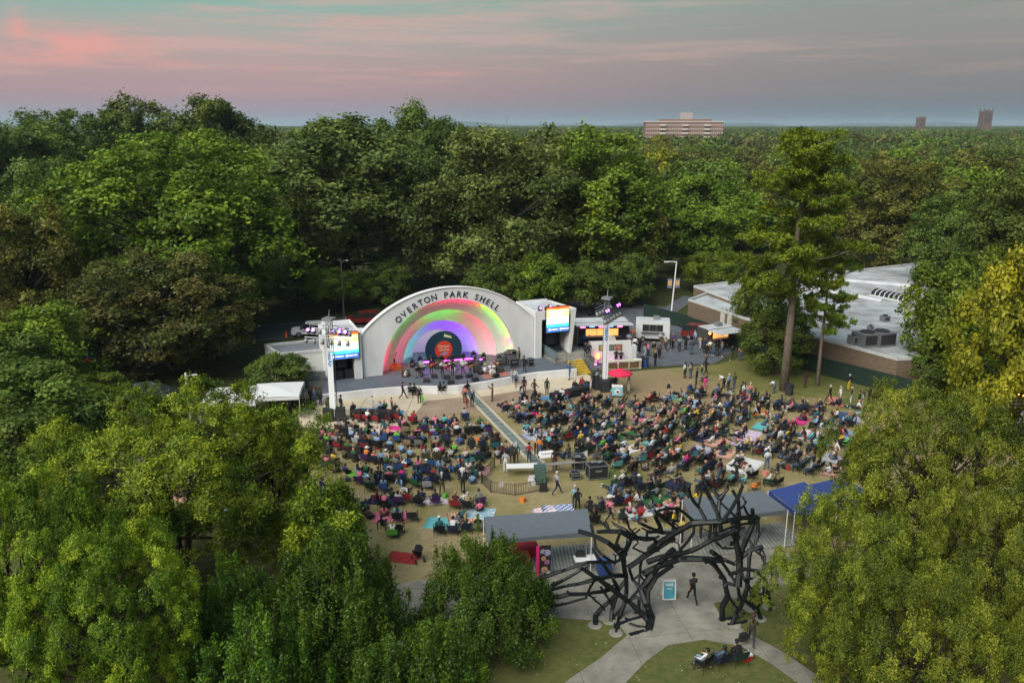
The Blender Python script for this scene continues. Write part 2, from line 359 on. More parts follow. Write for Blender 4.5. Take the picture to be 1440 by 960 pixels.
# rear service road, food-truck court, far car park
sheet('service_road', px_poly([(-60, 560), (120, 505), (250, 492), (330, 482), (420, 474), (540, 458), (640, 447), (760, 436), (830, 447), (812, 462), (805, 500), (830, 521), (862, 518), (940, 514), (1004, 511), (1038, 492), (1040, 480), (968, 453), (952, 438), (980, 418), (960, 416), (935, 432), (890, 428), (840, 424), (760, 422), (640, 432), (540, 440), (420, 452), (330, 460), (200, 472), (-60, 512)]), 0.004, M_asph)
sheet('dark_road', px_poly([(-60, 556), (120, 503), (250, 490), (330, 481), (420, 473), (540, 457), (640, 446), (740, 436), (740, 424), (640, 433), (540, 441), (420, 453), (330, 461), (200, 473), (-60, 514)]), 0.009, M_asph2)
sheet('car_park', [atY(1200, 352, 163), atY(1330, 352, 163), atY(1330, 365, 150), atY(1200, 365, 150)] if False else px_poly([(1190, 362), (1330, 362), (1330, 349), (1190, 349)]), 0.006, M_asph2)

# far hills on the skyline
rng = np.random.default_rng(7)
hb = MB(); hs = []
for i in range(121):
    t = -1.0 + i / 60; x = 9000 * t; y = 8200 + 700 * math.sin(3 * t)
    hs.append((x, y, 42 + 16 * math.sin(i * .37) + 10 * math.sin(i * .9 + 1) + 7 * rng.random()))
vs = []; fs = []
for (x, y, z) in hs: vs += [(x, y - 900, 0.5), (x, y - 300, z * .7), (x, y, z), (x, y + 900, 0.5)]
for i in range(120):
    for j in range(3): a = i * 4 + j; fs.append((a, a + 4, a + 5, a + 1))
hills = hb.add(vs, fs, mat('far_woodland', (0.03, 0.05, 0.03), 0.95, noise=0.4, nscale=0.01)).build('hills', smooth=True); tag(hills, kind='structure')

# ------------------------------------------------------------------ trees
LEAF = {
    'deep': leaf_mat('leaf_deep_green', (0.034, 0.062, 0.011), (0.09, 0.14, 0.02), (0.18, 0.24, 0.038)),
    'mid': leaf_mat('leaf_mid_green', (0.045, 0.082, 0.009), (0.125, 0.195, 0.016), (0.25, 0.335, 0.03)),
    'grey': leaf_mat('leaf_greyish_oak', (0.043, 0.069, 0.016), (0.112, 0.16, 0.034), (0.23, 0.285, 0.065)),
    'bright': leaf_mat('leaf_bright_green', (0.035, 0.068, 0.008), (0.13, 0.205, 0.016), (0.26, 0.34, 0.03)),
    'ygreen': leaf_mat('leaf_yellow_green', (0.026, 0.058, 0.006), (0.125, 0.205, 0.012), (0.40, 0.48, 0.026)),
    'gold': leaf_mat('leaf_golden', (0.06, 0.075, 0.006), (0.22, 0.235, 0.012), (0.48, 0.44, 0.025)),
    'olive': leaf_mat('leaf_olive', (0.036, 0.046, 0.008), (0.12, 0.13, 0.02), (0.25, 0.235, 0.04)),
    'rust': leaf_mat('leaf_rusty', (0.03, 0.046, 0.010), (0.095, 0.12, 0.022), (0.22, 0.175, 0.055)),
    'pine': leaf_mat('needles_pine', (0.04, 0.085, 0.008), (0.15, 0.23, 0.016), (0.34, 0.43, 0.03)),
    'cedar': leaf_mat('needles_cedar', (0.010, 0.03, 0.004), (0.048, 0.105, 0.008), (0.14, 0.23, 0.016)),
    'brightbush': leaf_mat('leaf_gold_green', (0.028, 0.05, 0.008), (0.12, 0.16, 0.014), (0.35, 0.375, 0.035)),
}
M_bark = mat('bark', (0.045, 0.036, 0.027), 0.95, noise=0.4, nscale=6.0, bump=0.6, scale=(1, 1, .15))
M_barkp = mat('pine_bark', (0.17, 0.135, 0.105), 0.95, noise=0.4, nscale=8.0, bump=0.7, scale=(1, 1, .2))

def unit(a): return a / (np.linalg.norm(a, axis=1, keepdims=True) + 1e-9)
def leaf_mesh(name, pos, nor, tan, ln, wd, tint, m):
    """one diamond leaf per row"""
    n = len(pos); nor = unit(nor); tan = unit(tan - nor * np.sum(tan * nor, 1, keepdims=True)); bit = np.cross(nor, tan)
    ln = ln[:, None]; wd = wd[:, None]
    v = np.empty((n, 4, 3), np.float32)
    v[:, 0] = pos - tan * ln * .5; v[:, 1] = pos + bit * wd * .5 + nor * wd * .12; v[:, 2] = pos + tan * ln * .5 - nor * ln * .1; v[:, 3] = pos - bit * wd * .5 + nor * wd * .12
    me = bpy.data.meshes.new(name); me.vertices.add(4 * n); me.vertices.foreach_set('co', v.ravel())
    me.loops.add(4 * n); me.loops.foreach_set('vertex_index', np.arange(4 * n, dtype=np.int32))
    me.polygons.add(n); me.polygons.foreach_set('loop_start', np.arange(0, 4 * n, 4, dtype=np.int32))
    me.update(calc_edges=True); at_ = me.attributes.new('tint', 'FLOAT', 'FACE'); at_.data.foreach_set('value', tint.astype(np.float32))
    me.materials.append(m); return me

def crown_proto(name, seed, rx, rz, zc, lobes, lobe_r, tufts, per, sig, leaf, m, aspect=.55, up=.25, inner=.25, hang=0.0, span=1.9):
    g = np.random.default_rng(seed)
    i = np.arange(lobes); ph = i * 2.399963 + g.random() * 6; zz = 1 - (i + .5) / lobes * span
    rr = np.sqrt(np.maximum(0, 1 - zz ** 2)); d = np.stack([rr * np.cos(ph), rr * np.sin(ph), zz], 1) + g.normal(0, .11, (lobes, 3))
    f = g.uniform(.66, .86, lobes); f[zz > .75] *= .86; f[g.random(lobes) < inner] *= .55
    L = d * f[:, None] * np.array([rx, rx, rz]) + np.array([0, 0, zc]); lr = lobe_r * g.uniform(.6, 1.45, lobes)
    li = np.repeat(np.arange(lobes), tufts); n = len(li)
    out = unit(L[li] - np.array([0, 0, zc - rz * .3])); td = unit(g.normal(0, 1, (n, 3)) + out * .9 + np.array([0, 0, .45]))
    T = L[li] + td * (lr[li] * g.uniform(.55, 1.12, n))[:, None] * np.array([1, 1, 1.05])
    ti = np.repeat(np.arange(n), per); k = len(ti)
    P = T[ti] + g.normal(0, sig, (k, 3)) * (.6 + .8 * g.random(n))[ti][:, None] * np.array([1, 1, .9])
    nor = td[ti] * .85 + np.array([0, 0, up]) + g.normal(0, .55, (k, 3)); tan = g.normal(0, 1, (k, 3)) - np.array([0, 0, hang])
    s = leaf * g.uniform(.6, 1.35, k)
    tint = np.clip(.40 * g.random(lobes)[li][ti] + .36 * g.random(n)[ti] + .34 * g.random(k) - .05, 0, 1)
    return leaf_mesh(name, P, nor, tan, s, s * aspect, tint, m), L

def trunk_mesh(name, L, h0, r, seed, m=M_bark, forks=2, top=None):
    g = random.Random(seed); b = MB(); zt = top or float(np.percentile(L[:, 2], 60))
    stems = []
    for k in range(forks):
        a = 2 * math.pi * k / forks + g.random(); s = 0 if forks == 1 else .14 * zt
        pts = [(0, 0, -.3), (0, 0, h0 * .5), (math.cos(a) * s * .3, math.sin(a) * s * .3, h0), (math.cos(a) * s * .8, math.sin(a) * s * .8, h0 + (zt - h0) * .5), (math.cos(a) * s, math.sin(a) * s, zt)]
        q = r * (1 if forks == 1 else .8)
        b.tube(pts, [q * 1.35, q, q * .85, q * .5, q * .16], 8, m); stems.append(pts)
    for p in L:
        s = min(stems, key=lambda st: (st[3][0] - p[0]) ** 2 + (st[3][1] - p[1]) ** 2); t = min(.95, max(.1, (p[2] * .62) / zt))
        q0, q1 = (Vector(s[2]), Vector(s[4])); st = q0.lerp(q1, max(0, (p[2] * .66 - h0) / max(.1, zt - h0))); en = Vector(p)
        md = st.lerp(en, .55) + Vector((g.uniform(-.4, .4), g.uniform(-.4, .4), -.06 * (en - st).length))
        b.tube([st, md, en], [r * .32, r * .2, r * .05], 5, m)
    return b.mesh(name, True)

def pine_proto(name, seed, H, z0, R0, m):
    """a tall open pine: few long limbs that carry rounded clumps of needles"""
    g = np.random.default_rng(seed); P = []; Nn = []; Tn = []; TT = []; br = []; z = z0; a = 0.0
    def clump(c, rad, lt):
        for q in range(int(5 + rad * 6)):
            d = unit(g.normal(0, 1, (1, 3)))[0]; s = c + d * rad * g.uniform(.35, 1.0) * np.array([1, 1, .55]); n = 44
            dirs = unit(g.normal(0, 1, (n, 3)) + np.array([0, 0, .6]) + d * .4); P.append(s + dirs * g.uniform(.06, .40, n)[:, None]); Tn.append(dirs + g.normal(0, .15, (n, 3))); Nn.append(g.normal(0, .6, (n, 3)) + np.array([0, 0, .8])); TT.append(np.clip(.3 * lt + .4 * g.random() + .3 * g.random(n), 0, 1))
    while z < H - .8:
        f = (z - z0) / (H - z0); L_ = R0 * (.62 + .55 * math.sin(math.pi * min(1, f * .62 + .18)) - .55 * f ** 1.5) * (g.uniform(.45, 1.12) if f < .8 else g.uniform(.6, .9))
        a += 2.4 + g.normal(0, .5); l = max(.9, L_); rise = l * g.uniform(.1, .38); e = np.array([math.cos(a) * l, math.sin(a) * l, z + rise]); br.append(((0, 0, z), tuple(e))); lt = g.random()
        clump(e, g.uniform(.7, 1.15) * (1 - .25 * f), lt)
        for k in range(max(2, int(l * 1.25))):
            t = g.uniform(.12, .95); sd = g.choice([-1, 1]) * g.uniform(.25, .95) * (1 if l > 2 else .5); c = np.array([math.cos(a) * l * t - math.sin(a) * sd, math.sin(a) * l * t + math.cos(a) * sd, z + rise * t + g.uniform(-.1, .45)])
            br.append(((math.cos(a) * l * t * .8, math.sin(a) * l * t * .8, z + rise * t * .7), tuple(c))); clump(c, g.uniform(.5, .95), lt)
        z += g.uniform(.24, .48)
    clump(np.array([0, 0, H - .5]), .9, .6); clump(np.array([.5, .3, H - 1.2]), 1.0, .5); clump(np.array([-.5, -.2, H - 1.5]), 1.0, .7)
    P, Nn, Tn, TT = (np.concatenate(q) for q in (P, Nn, Tn, TT)); k = len(P); s = g.uniform(.2, .38, k)
    me = leaf_mesh(name, P, Nn, Tn, s, s * .32, TT, m)
    b = MB(); b.tube([(0, 0, -.3), (.05, 0, H * .3), (-.06, .05, H * .6), (0, 0, H * .97)], [.42, .32, .2, .04], 10, M_barkp)
    for p, e in br: b.tube([p, ((p[0] + e[0]) * .5, (p[1] + e[1]) * .5, p[2] + (e[2] - p[2]) * .3), e], [.075, .05, .02], 5, M_barkp)
    return me, b.mesh('pine_trunk', True)

def cedar_proto(name, seed, H, Rr, m, stems=56, per=1150):
    """a bushy juniper: upright plumes"""
    g = np.random.default_rng(seed); P = []; Tn = []; Nn = []; TT = []; br = []
    for i in range(stems):
        a = i * 2.4 + g.random(); r = Rr * math.sqrt((i + .5) / stems) * g.uniform(.8, 1.08); x, y = r * math.cos(a), r * math.sin(a)
        top = H * (1 - .55 * (r / Rr) ** 1.6) * g.uniform(.78, 1.02); bot = max(.3, top - H * g.uniform(.3, .5)); br.append((x, y, bot, top)); lt = g.random()
        for q in range(9):
            t = g.random(); c = np.array([x, y, bot + (top - bot) * t]) + g.normal(0, .26, 3) * np.array([1.25, 1.25, .5]); n = per // 9
            w_ = .27 * (1.05 - t) + .07
            P.append(c + g.normal(0, 1, (n, 3)) * np.array([w_ * .8, w_ * .8, .27])); Tn.append(unit(g.normal(0, .55, (n, 3)) + np.array([0, 0, 1.0]) + np.array([x, y, 0]) * .12)); Nn.append(g.normal(0, .8, (n, 3)) + np.array([x, y, 1.2]) * .3)
            TT.append(np.clip(.3 * lt + .3 * g.random() + .25 * g.random(n) + .15 * t, 0, 1))
    P, Tn, Nn, TT = (np.concatenate(q) for q in (P, Tn, Nn, TT)); k = len(P); s = g.uniform(.09, .19, k)
    me = leaf_mesh(name, P, Nn, Tn, s, s * .42, TT, m); b = MB(); b.tube([(0, 0, -.3), (0, 0, H * .3), (.05, 0, H * .75)], [.2, .16, .05], 8, M_bark)
    for (x, y, b0, t0) in br: b.tube([(x * .05, y * .05, b0 * .5 + .2), (x * .7, y * .7, b0 * .9), (x, y, b0 + .4), (x * 1.02, y * 1.02, t0 - .25)], [.06, .045, .035, .008], 5, M_bark)
    return me, b.mesh('cedar_trunk', True)

PROTO = {}
for i, s in enumerate((11, 22, 33)):                      # large park oaks: 24 m tall, 20 m wide
    me, L = crown_proto('oak_crown', s, 9.6, 12.4, 12.2, 84, 2.0, 20, 34, .38, .44, LEAF['mid']); PROTO['oak%d' % i] = (me, trunk_mesh('oak_trunk', L, 4.2, .62, s, forks=1 + i % 2), 24.0, 20.0)
for i, s in enumerate((35, 36)):                          # taller, narrower dome
    me, L = crown_proto('dome_crown', s, 7.4, 12.2, 12.6, 66, 2.1, 20, 36, .42, .46, LEAF['mid']); PROTO['dome%d' % i] = (me, trunk_mesh('dome_trunk', L, 4.0, .5, s, forks=1), 25.0, 16.0)
for i, s in enumerate((41, 52)):                          # spreading trees near the camera: 13 m tall, 19 m wide
    me, L = crown_proto('near_crown', s, 8.6, 5.8, 6.6, 92, 1.25, 28, 76, .17, .16, LEAF['ygreen'], aspect=.42, hang=.12 * i); PROTO['near%d' % i] = (me, trunk_mesh('near_trunk', L, 1.6, .34, s, forks=3), 13.0, 19.0)
for i, s in enumerate((61, 72)):                          # small open crown
    me, L = crown_proto('small_crown', s, 4.2, 5.0, 5.6, 34, 1.15, 18, 40, .27, .30, LEAF['mid']); PROTO['small%d' % i] = (me, trunk_mesh('small_trunk', L, 2.2, .2, s, forks=2), 11.0, 9.6)
for i, s in enumerate((81, 92, 103)):                     # woodland trees seen from afar
    me, L = crown_proto('wood_crown', s, 6.4, 7.8, 9.0, 32, 1.8, 13, 22, .5, .78, LEAF['mid']); PROTO['wood%d' % i] = (me, trunk_mesh('wood_trunk', L[::3], 3.0, .4, s, forks=1), 17.5, 14.0)
me, tr = pine_proto('pine_crown', 5, 24.5, 9.0, 6.0, LEAF['pine']); PROTO['pine'] = (me, tr, 24.5, 13.0)
for i, s in enumerate((15, 26)):
    me, tr = cedar_proto('cedar_crown', s, 6.6, 3.4, LEAF['cedar']); PROTO['cedar%d' % i] = (me, tr, 6.6, 7.4)

def tree(name, px, Yd, top_py, wpx, proto, leaf, label, rz=0.0, group=None, base_z=0.0, cat='tree'):
    cm, tm, h, wdt = PROTO[proto]; top = atY(px, top_py, Yd).z; d = depth_of((0, Yd, top * .6)); x = (px - 720) / FOC * d
    sw = (wpx / FOC * d) / wdt; sh = (top - base_z) / h
    r = empty(name, (x, Yd, base_z), rz); r.scale = (sw, sw, sh)
    inst('crown', cm, r, mats={0: LEAF[leaf]}); inst('trunk', tm, r)
    return tag(r, label, cat, group)

T = tree
T('oak_tree', 255, 96, 172, 345, 'oak0', 'mid', 'huge broad green tree filling the left behind the rusty tree', .4)
T('maple_tree', 232, 79, 345, 250, 'oak1', 'rust', 'rusty brown-green tree with three dark trunks beside the silver parked car', 1.2)
T('oak_tree', 480, 120, 139, 270, 'dome1', 'grey', 'tall grey-green oak behind the left end of the shell', 2.0)
T('oak_tree', 700, 118, 170, 265, 'oak2', 'grey', 'large grey-green oak right behind the shell arch', .3)
T('oak_tree', 838, 122, 175, 215, 'dome0', 'mid', 'large fresh green tree behind the right wing of the shell', 2.6)
T('oak_tree', 898, 122, 262, 110, 'small0', 'olive', 'narrow olive-brown tree between the food trucks and the big oaks', .9)
T('oak_tree', 985, 138, 230, 140, 'dome1', 'mid', 'leafy green tree behind the street lamp with the banner', 4.0)
T('oak_tree', 590, 150, 140, 140, 'dome0', 'deep', 'dark round tree rising on the skyline above the shell', 1.0)
T('oak_tree', 685, 152, 180, 130, 'wood1', 'olive', 'ochre-topped tree peeping over the oak behind the arch', 1.0)
T('oak_tree', 305, 160, 116, 170, 'dome1', 'deep', 'tallest tree on the skyline, with an open dark crown', 5.0)
T('oak_tree', 195, 168, 132, 150, 'dome0', 'deep', 'dark skyline tree left of the tallest one', 3.3)
T('oak_tree', 100, 160, 146, 200, 'oak0', 'deep', 'dark skyline tree third from the left edge', 1.1)
T('oak_tree', 15, 140, 158, 220, 'oak1', 'deep', 'dark skyline tree cut by the left edge', .2)
T('oak_tree', 360, 150, 205, 130, 'wood2', 'bright', 'light green tree peeping between the huge tree and the grey oak', .5)
T('oak_tree', 25, 82, 275, 190, 'oak2', 'olive', 'yellowing olive tree at the left edge', .7)
T('oak_tree', 75, 108, 225, 170, 'oak0', 'deep', 'shaded deep green tree behind the yellowing one at left', 2.7)
T('oak_tree', 60, 70, 420, 190, 'small1', 'mid', 'dense green tree low at the left edge beneath the yellowing one', 2.2)
T('oak_tree', 5, 62, 460, 170, 'small0', 'deep', 'dark green tree cut by the left edge above the foreground tree', 1.2)
T('ash_tree', 240, 40, 528, 470, 'near0', 'ygreen', 'big yellow-green spreading tree filling the lower left foreground', .6)
T('ash_tree', 382, 45, 572, 140, 'small1', 'ygreen', 'yellow-green tree at the right shoulder of the big spreading one', 2.0)
T('ash_tree', 452, 39, 672, 140, 'small0', 'ygreen', 'low yellow-green tree right of the big spreading one', 3.0)
T('ash_tree', 20, 31, 650, 330, 'near1', 'ygreen', 'yellow-green tree cut by the lower left corner', 2.6)
T('pistache_tree', 1322, 38, 527, 330, 'near1', 'brightbush', 'big golden-green tree with drooping leaves filling the lower right foreground', 2.7)
T('pistache_tree', 1420, 31, 660, 260, 'near0', 'brightbush', 'golden-green tree cut by the lower right corner', 4.4)
T('cedar_tree', 684, 35, 744, 205, 'cedar0', 'cedar', 'bright green small conifer in front of the left grey canopy', .4)
T('cedar_tree', 470, 33, 742, 230, 'cedar1', 'cedar', 'bright green conifer under the big yellow-green tree', 1.4)
T('ash_tree', 150, 29, 735, 300, 'near1', 'ygreen', 'yellow-green tree at the bottom edge below the big spreading one', 1.1)
T('pistache_tree', 1205, 31, 690, 265, 'near0', 'brightbush', 'golden-green tree leaning toward the branch arch below the big right one', 3.6)
T('pistache_tree', 1300, 26, 790, 300, 'near1', 'brightbush', 'golden-green tree at the bottom edge right of the path', 5.1)
T('cedar_tree', 590, 27.5, 880, 260, 'cedar1', 'cedar', 'dark conifer at the bottom edge between the two bright conifers', 3.4)
T('cedar_tree', 320, 33, 790, 190, 'cedar0', 'cedar', 'shaded conifer between the yellow-green trees and the bright conifer', 5.2)
T('cedar_tree', 360, 27, 850, 240, 'cedar0', 'cedar', 'shaded conifer at the bottom edge under the yellow-green tree', 2.4)
T('pine_tree', 1122, 74, 184, 215, 'pine', 'pine', 'tall pine with a bare straight trunk rising over the lawn', .8)
T('pine_tree', 1162, 75.5, 335, 92, 'pine', 'pine', 'thinner second pine beside the tall one', 3.0)
T('yew_tree', 1092, 79, 432, 105, 'small1', 'deep', 'low bushy dark green tree behind the pine trunk', .3)
T('oak_tree', 1078, 92, 375, 110, 'small0', 'deep', 'dark small tree against the flat-roofed building behind the pine', 2.3)
T('oak_tree', 1258, 138, 216, 165, 'oak1', 'olive', 'olive-gold oak behind the flat-roofed building', 1.3)
T('oak_tree', 1345, 112, 262, 150, 'oak0', 'deep', 'deep green tree between the olive oak and the right edge', 2.9)
T('oak_tree', 1425, 100, 235, 190, 'oak2', 'deep', 'deep green tall tree cut by the right edge', .1)
T('oak_tree', 1345, 75, 356, 150, 'small0', 'mid', 'open green tree with slim forked stems in front of the flat roof', 1.7)
T('oak_tree', 1378, 84, 340, 120, 'small1', 'mid', 'green tree overlapping the far end of the flat roof', 3.1)
T('maple_tree', 1428, 60, 330, 160, 'small1', 'gold', 'golden yellow tree at the right edge', .5)
T('oak_tree', 1400, 69, 440, 150, 'small0', 'ygreen', 'yellow-green tree under the golden one at right', 4.5)
T('shrub', 1320, 74, 478, 110, 'small1', 'deep', 'dark shrub between the building corner and the golden-green tree', 2.0)
T('oak_tree', 930, 200, 205, 90, 'wood0', 'gold', 'golden tree in front of the apartment block', .2)
T('oak_tree', 1002, 185, 222, 90, 'wood1', 'mid', 'round green tree below the right end of the apartment block', 2.2)
T('oak_tree', 35, 55, 505, 230, 'small1', 'deep', 'dark leafy tree at the left edge above the foreground tree', 2.9)
T('oak_tree', -10, 47, 570, 230, 'small0', 'deep', 'shaded tree cut by the left edge behind the foreground tree', .4)
T('oak_tree', 928, 430, 188, 46, 'wood0', 'gold', 'golden tree overlapping the left foot of the apartment block', .2)
T('oak_tree', 950, 450, 193, 36, 'wood1', 'deep', 'dark tree at the foot of the apartment block, left of its middle', 1.2)
T('oak_tree', 972, 440, 195, 40, 'wood2', 'olive', 'olive tree at the foot of the apartment block, below its plant room', 2.2)
T('oak_tree', 1000, 450, 191, 44, 'wood0', 'mid', 'green tree overlapping the right foot of the apartment block', 3.2)
T('shrub', 130, 66, 520, 110, 'small0', 'mid', 'green shrub poking up left of the foreground tree', .9)
T('shrub', 392, 72, 492, 92, 'small1', 'deep', 'dark shrub beside the low white building', .9)
for i, (px, Yd, tp, wp, pr, lf, lb_) in enumerate([(345, 104, 360, 95, 'small0', 'deep', 'left of the white car'), (415, 112, 352, 90, 'small1', 'deep', 'behind the white car'), (470, 108, 372, 80, 'small0', 'mid', 'behind the left wing roof'), (540, 112, 365, 80, 'small1', 'deep', 'behind the left shoulder of the arch'), (690, 108, 362, 95, 'small0', 'deep', 'behind the right shoulder of the arch'), (765, 106, 352, 100, 'small1', 'mid', 'behind the right wing'), (830, 106, 360, 90, 'small0', 'deep', 'behind the dark food truck'), (885, 112, 352, 80, 'small1', 'deep', 'behind the white trailer'), (1000, 122, 350, 90, 'small0', 'mid', 'right of the street lamp')]):
    T('understorey_tree', px, Yd, tp, wp, pr, lf, 'low dark understorey tree %s' % lb_, i * 1.1, 'understorey behind the shell')
for i, (px, Yd, tp, wp, pr, lf) in enumerate([(545, 172, 190, 120, 'wood0', 'deep'), (760, 168, 205, 110, 'wood1', 'bright'), (880, 175, 225, 120, 'wood2', 'deep'), (930, 160, 262, 120, 'wood0', 'bright'), (1040, 165, 262, 120, 'wood2', 'mid'), (430, 190, 178, 110, 'wood1', 'deep'), (640, 200, 172, 120, 'wood0', 'olive')]):
    T('oak_tree', px, Yd, tp, wp, pr, lf, '%s tree in the second row behind the park oaks, %s' % (lf.replace('mid', 'green').replace('deep', 'dark green').replace('bright', 'light green'), ['left of the dome tree', 'right of the ochre one', 'above the right wing', 'near the street lamp', 'above the flat roof', 'above the left wing', 'above the arch'][i]), i * 1.3, 'trees in the second row behind the park oaks')

# the wood beyond: the nearer trees are individuals, the rest one mass
g = random.Random(4); placed = []; WOOD = []
hand = [(o.location.x, o.location.y, 7.0) for o in COL.objects if o.type == 'EMPTY']
tries = 0
while len(placed) < 215 and tries < 20000:
    tries += 1
    yd = 150 + 330 * g.random() ** 1.15; px = g.uniform(-40, 1480) if g.random() < .35 else g.uniform(760, 1480)
    x = (px - 720) / FOC * yd * .97
    if 1180 < px < 1335 and yd < 172: continue
    if any((x - a) ** 2 + (yd - b) ** 2 < (r if r > 6.9 else r) ** 2 for a, b, r in hand) or any((x - a) ** 2 + (yd - b) ** 2 < 62 for a, b in placed): continue
    placed.append((x, yd))
placed.sort(key=lambda q: q[1])
KC = [('deep', 'deep green'), ('mid', 'mid green'), ('bright', 'light green'), ('olive', 'olive'), ('rust', 'rust-tinged'), ('grey', 'grey-green'), ('gold', 'golden')]
for i, (x, yd) in enumerate(placed):
    k, kn = g.choices(KC, (4, 4.5, 2.2, 4.5, 3.2, 3, 1.0))[0]; cm, tm, h, wdt = PROTO['wood%d' % g.randrange(3)]
    s = g.uniform(.85, 1.22); zt = min(h * s, 25 + yd * (.012 if x < -10 else -.022))
    r = empty('woodland_tree', (x, yd, 0), g.random() * 6); r.scale = (s, s, zt / h)
    inst('crown', cm, r, mats={0: LEAF[k]}); inst('trunk', tm, r)
    bx = pix((x, yd, zt))[0]
    where = 'left of the radio mast' if bx < 713 else 'left of the apartment block' if bx < 905 else 'below the apartment block' if bx < 1016 else 'right of the apartment block' if bx < 1180 else 'beyond the flat-roofed building'
    WOOD.append((r, '%s %s woodland tree %s' % (kn, 'farther' if yd > 330 else 'nearer', where)))
# far wood as one mass: points that carry shared crowns
far_me = []
for i, (s, lf) in enumerate([(201, 'deep'), (202, 'mid'), (203, 'olive'), (204, 'grey'), (205, 'rust'), (206, 'bright')]):
    me, L = crown_proto('far_crown', s, 7.2, 6.8, 8.2, 16, 2.6, 7, 14, .9, 1.7, LEAF[lf], inner=.1); far_me.append(me)
pts = []; g2 = np.random.default_rng(9)
yv = 60.0
while yv < 5200:
    step = 10 + yv * .0075; half = yv * .9 + 60; n = int(2 * half / step)
    xs = np.linspace(-half, half, n) + g2.uniform(-.45, .45, n) * step
    pts.append(np.stack([xs, yv + g2.uniform(-.5, .5, n) * step, np.zeros(n)], 1)); yv += step * .95
pts = np.concatenate(pts)
keep = (pts[:, 1] > 430) | (np.abs(pts[:, 0]) > .69 * pts[:, 1] + 22)
ap = atY(961, 190, 640)
keep &= ~((np.abs(pts[:, 0] - ap.x) < 46) & (np.abs(pts[:, 1] - 640) < 28)); pts = pts[keep]
print('far trees', len(pts))
pm = bpy.data.meshes.new('far_wood'); pm.vertices.add(len(pts)); pm.vertices.foreach_set('co', pts.astype(np.float32).ravel())
for nm, vals in (('pick', g2.choice(6, len(pts), p=[.22, .22, .20, .15, .15, .06]).astype(np.float32)), ('size', g2.uniform(.75, 1.12, len(pts)).astype(np.float32) * (1 + np.clip(pts[:, 1] / 9000, 0, .25))), ('turn', g2.uniform(0, 6.28, len(pts)).astype(np.float32))):
    a_ = pm.attributes.new(nm, 'FLOAT', 'POINT'); a_.data.foreach_set('value', vals)
fw = bpy.data.objects.new('far_wood', pm); COL.objects.link(fw); tag(fw, 'mixed autumn wood stretching to the horizon', 'wood', kind='stuff')
crowns = bpy.data.collections.new('far_crowns')
for me in far_me: crowns.objects.link(bpy.data.objects.new('far_crown', me))
ng_ = bpy.data.node_groups.new('wood', 'GeometryNodeTree'); ng_.interface.new_socket('Geometry', in_out='INPUT', socket_type='NodeSocketGeometry'); ng_.interface.new_socket('Geometry', in_out='OUTPUT', socket_type='NodeSocketGeometry')
t = NT(ng_); gi = t.new('NodeGroupInput'); go = t.new('NodeGroupOutput'); iop = t.new('GeometryNodeInstanceOnPoints'); ci = t.new('GeometryNodeCollectionInfo'); ci.inputs['Collection'].default_value = crowns; ci.inputs['Separate Children'].default_value = True; ci.inputs['Reset Children'].default_value = True
t.link(gi.outputs[0], iop.inputs['Points']); t.link(ci.outputs[0], iop.inputs['Instance']); iop.inputs['Pick Instance'].default_value = True
def named(n, typ='FLOAT'):
    q = t.new('GeometryNodeInputNamedAttribute', data_type=typ); q.inputs['Name'].default_value = n; return q.outputs[0]
fi = t.new('FunctionNodeFloatToInt'); t.link(named('pick'), fi.inputs[0]); t.link(fi.outputs[0], iop.inputs['Instance Index'])
cx = t.new('ShaderNodeCombineXYZ'); t.link(named('turn'), cx.inputs[2]); t.link(cx.outputs[0], iop.inputs['Rotation'])
cs = t.new('ShaderNodeCombineXYZ'); sz = named('size'); [t.link(sz, cs.inputs[k]) for k in range(3)]; t.link(cs.outputs[0], iop.inputs['Scale'])
t.link(iop.outputs[0], go.inputs[0]); mo = fw.modifiers.new('wood', 'NODES'); mo.node_group = ng_

# ------------------------------------------------------------------ the band shell
SH = empty('band_shell', (-6.3, 79.4, 0), R(22))
tag(SH, 'white band shell with stepped concentric arches lit in rainbow colours', 'band shell')
SM = Matrix.Translation(SH.location) @ Matrix.Rotation(R(22), 4, 'Z')
SI = SM.inverted()
def sl(px, py, z=0.0): return SI @ at(px, py, z)      # a photo pixel at height z, in the shell's own frame
DECK = 0.75
M_white = mat('white_stucco', (0.57, 0.57, 0.575), 0.85, color2=(0.68, 0.68, 0.68), nscale=0.8, bump=0.06, scale=(1, 1, .35))
M_inner = mat('inner_plaster', (0.66, 0.65, 0.63), 0.8, noise=0.05, nscale=0.8)
M_deck = mat('stage_deck_paint', (0.085, 0.10, 0.125), 0.6, noise=0.15, nscale=0.8)
M_roof = mat('membrane_roof', (0.42, 0.44, 0.46), 0.85, noise=0.2, nscale=0.5)
M_black = mat('black_steel', (0.012, 0.012, 0.013), 0.55)
M_dark = mat('dark_grey', (0.03, 0.03, 0.032), 0.6)
M_navy = mat('navy_lettering', (0.012, 0.022, 0.045), 0.6)
M_steel = mat('galvanised_steel', (0.24, 0.25, 0.26), 0.5, metal=0.5)
RO = [7.25, 5.75, 4.2, 2.75]; STEP = 1.75; CZ = DECK

def arc_pts(r, y, n=40, a0=0.0, a1=math.pi): return [(-r * math.cos(a0 + (a1 - a0) * i / n), y, CZ + r * math.sin(a0 + (a1 - a0) * i / n)) for i in range(n + 1)]
